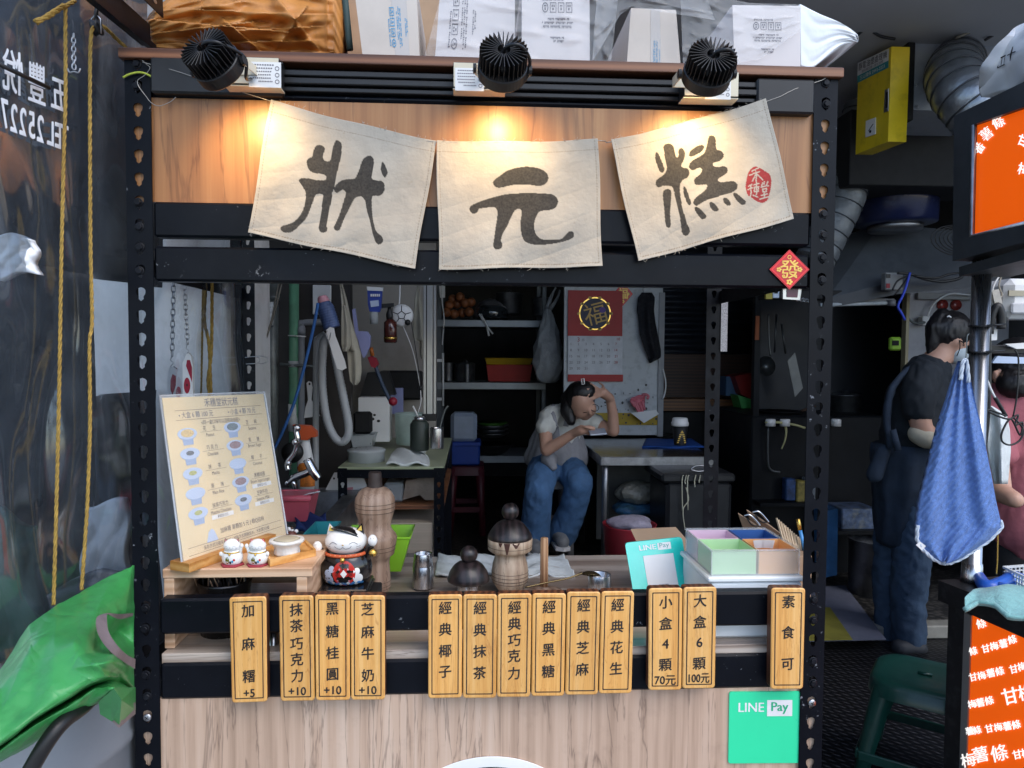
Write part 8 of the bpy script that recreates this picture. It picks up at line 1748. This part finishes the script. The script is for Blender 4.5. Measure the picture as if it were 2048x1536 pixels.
# extractor: yellow control box, duct box, ducts, motor
Xy = P(1783, 200, 1.2).x; yel = M('yellow_enamel', (.72, .52, .015), .38, var=.12, vs=6, dirt='#4a3a0a', ds=14, da=.35, coat=.2)
yb = T('control_box', 'yellow enamel control box with label strip and gauge', 'control box', P(1790, 312, 1.2))
def onX(px, py, off=0.): return PX(px, py, Xy-off)
q = MB(); f4 = [onX(1717, 127), onX(1783, 93), onX(1776, 283), onX(1711, 309)]
q.prism(f4, V((.03, 0, 0)), yel); b4 = [p+V((.03, 0, 0)) for p in f4]; q.prism(b4, V((.045, 0, 0)), yel)
q.build('case', yb); q = MB()
for p0 in (0,): q.prism([onX(*p, .001) for p in ((1771, 180), (1778, 177), (1777, 222), (1769, 225))], V((-.003, 0, 0)), inox); q.prism([onX(*p, .0045) for p in ((1772, 185), (1776, 183), (1775, 215), (1771, 217))], V((-.001, 0, 0)), black_matt)
q.build('latch', yb)
q = MB(); q.prism([onX(*p, .001) for p in ((1733, 242), (1752, 235), (1752, 268), (1732, 275))], V((-.003, 0, 0)), white_pl); q.tube([onX(1737, 262, .005), onX(1746, 248, .005)], .0015, ink_black, 5); q.ball(onX(1741, 263, .004), .006, black_matt, 6); q.build('gauge', yb)
q = MB(); lq = quadF(onX(1715, 152, .0008), onX(1777, 121, .0008), onX(1716, 126, .0008), onX(1778, 97, .0008)); q.prism([lq(0, .0), lq(1, .0), lq(1, 1), lq(0, 1)], V((-.0008, 0, 0)), white_pl)
l2 = quadF(onX(1715, 166, .001), onX(1777, 135, .001), onX(1715, 152, .001), onX(1777, 121, .001)); q.prism([l2(0, 0), l2(1, 0), l2(1, 1), l2(0, 1)], V((-.0008, 0, 0)), M('teal_label', (.03, .25, .28), .5))
lf = lambda u, v: lq(u, v)+V((-.0016, 0, 0))
for i, ch in enumerate('靜電油煙處理機'): q.text(ch, lf, .1+.133*i, .62, .125, .62, ink_black)
q.text('環保署認證 | 高效油煙', lf, .5, .14, .07, .26, ink_grey, wmax=.8); q.text('三山環保 2992-2223', lambda u, v: l2(u, v)+V((-.0016, 0, 0)), .5, .5, .1, .62, ink_white, wmax=.8); q.build('label', yb)
gv = M('grey_duct_steel', (.34, .37, .41), .5, .2, var=.12, vs=5, dirt='#2a2d30', ds=10, da=.3)
q = MB(); pb(q, 1829, 2010, 72, 222, 1.28, .4, gv, .002)
for x, y in ((1834, 78), (1834, 214), (1904, 79), (1990, 80), (1833, 170)): q.ball(P(x, y, 1.279), .006, zinc, 6)
q.build('duct_box', label='grey steel duct box beside the yellow control box', cat='duct'); pbt('backing_plate', 'black backing plate between yellow box and duct box', 'plate', 1815, 1829, 75, 240, 1.27, .3, black_matt); pbt('motor_mount', 'black mount under the grey duct box', 'bracket', 1700, 1990, 222, 372, 1.6, .3, black_matt, .004)  # gap between yellow box and duct box: its shade is a black strip
foil = M('flexible_foil_duct', (.26, .28, .31), .36, .8, var=.25, vs=22, bump=.4, bs=60, bd=.004)
def flex(label, pts, r, mat):
    ps = catmull([P(*p) for p in pts], 22); q = MB(); q.tube(ps, [r*(1+.035*abs(math.sin((i-6)*math.pi/9))) for i in range(len(ps))], mat, 44); rm = M('duct_rib_wire', (.07, .075, .085), .4, .6)
    for i in range(6, len(ps)-3, 9):
        t_ = (ps[i+1]-ps[i-1]).normalized(); a_ = t_.orthogonal().normalized(); b_ = t_.cross(a_); q.tube([ps[i]+(a_*math.cos(j*.2244)+b_*math.sin(j*.2244))*r*1.045 for j in range(28)], .0022, rm, 5, True, 0, True)
    return wrinkle(q.build('flexible_duct', label=label, cat='duct'), .0022, (40, 40, 40), True)
flex('crinkled foil duct elbow in front of the grey duct box', [(1915, 128, 1.27), (1908, 150, 1.12), (1924, 185, 1.02), (1955, 222, .98), (1990, 262, .98)], .098, foil)
flex('dark ribbed duct curving down behind the right post', [(1730, 215, 1.75), (1712, 280, 1.75), (1702, 340, 1.75), (1688, 400, 1.75), (1655, 470, 1.75), (1630, 520, 1.75)], .088, M('dark_ribbed_duct', (.13, .14, .15), .45, .3, var=.2, vs=16, bump=.5, bs=30, bd=.01))
q = MB(); plx(q, 1790, [(452, 62), (447, 78), (380, 80), (374, 76), (371, 60), (371, 1)], 1.95, M('navy_enamel_motor', (.012, .018, .065), .3, var=.1, coat=.3), 40); plx(q, 1770, [(372, 16), (355, 16)], 1.9, galv, 16); plx(q, 1790, [(462, 50), (451, 52)], 1.95, inox_dull, 30); q.build('motor', label='navy drum shaped fan motor above the hood', cat='motor')
pbt('ledge_panel', 'dark panel behind the yellow control box', 'panel', 1672, 1830, 95, 350, 2.3, .04, M('dark_blue_grey_panel', (.022, .026, .033), .5, var=.15, vs=4))
q = MB(); pp(q, [(1706, -8), (1714, -8), (1710, 13), (1702, 15)], 1.4, .002, M('red_tag_print', (.25, .01, .03), .5)); q.build('tag', label='small red tag hanging from the ceiling', cat='tag')
for pts in ([(1900, -10), (1960, 12), (2060, 24)], [(1940, -10), (1990, 6), (2060, 14)], [(1990, 45), (2020, 20), (2060, 8)], [(1970, 80), (2010, 60), (2060, 52)], [(1715, 70), (1735, 58), (1760, 72), (1790, 78)]):
    q = MB(); pt(q, pts, 1.2, 3, black_plastic, 6); q.build('ceiling_cable', label='thin black cable strung under the ceiling at the upper right', cat='cable', group='black cables under the ceiling')
q = MB(); pt(q, [(1912, 76), (1960, 58), (2060, 36)], 1.18, 3, M('tan_cable', (.24, .22, .17), .6), 6); q.build('ceiling_cable', label='tan cable among the ceiling cables above the duct box', cat='cable')
q = MB(); q.prism([P(x, y, 1.24) for x, y in ((1826, 52), (1862, 28), (1972, 32), (1962, 56))], V((0, .02, .004)), black_matt); q.build('hatch', label='dark opening in the ceiling above the duct box', cat='hatch')
q = MB()
def bagf(u, v):
    x = lerp(lerp(1962, 2090, u), lerp(2010, 2090, u)+0, v); y = lerp(lerp(194, 160, u), lerp(70, 20, u), v)
    p = onside(x, y, -.05-.05*math.sin(math.pi*u)); return p+nn*(.03*math.sin(math.pi*v)+.004*math.sin(9*u+5*v)+.002*math.sin(17*v-9*u))
q.grid(bagf, 40, 30, M('grey_clear_bag', (.62, .63, .65), .25, var=.1, vs=6, alpha=.92, coat=.5, bump=.25, bs=14, bd=.01), -nn*.08)
for i, ch in enumerate('千日十'): q.text(ch, lambda u, v: bagf(u, v)+nn*.004, .16+.22*i, .38+.05*i, .2, .24, ink_black, rot=1.57)
q.build('plastic_bag', label='grey clear bag with dark characters on top of the orange sign', cat='plastic bag')
q = MB(); c = P(1945, 480, 1.7)
for i in range(7): q.tube([c+V((.08*(1+.1*i)*math.cos(a)-.01*i, .004*i, (.035+.006*i)*math.sin(a)-.02*math.cos(a)*.5)) for a in [j*.314 for j in range(20)]], .003, black_plastic, 5, True, 0, True)
q.build('cable_coil', label='coil of dark cable hanging below the orange sign', cat='cable')
for o in list(bpy.data.objects):
    if 'wl' in o: del o['wl']
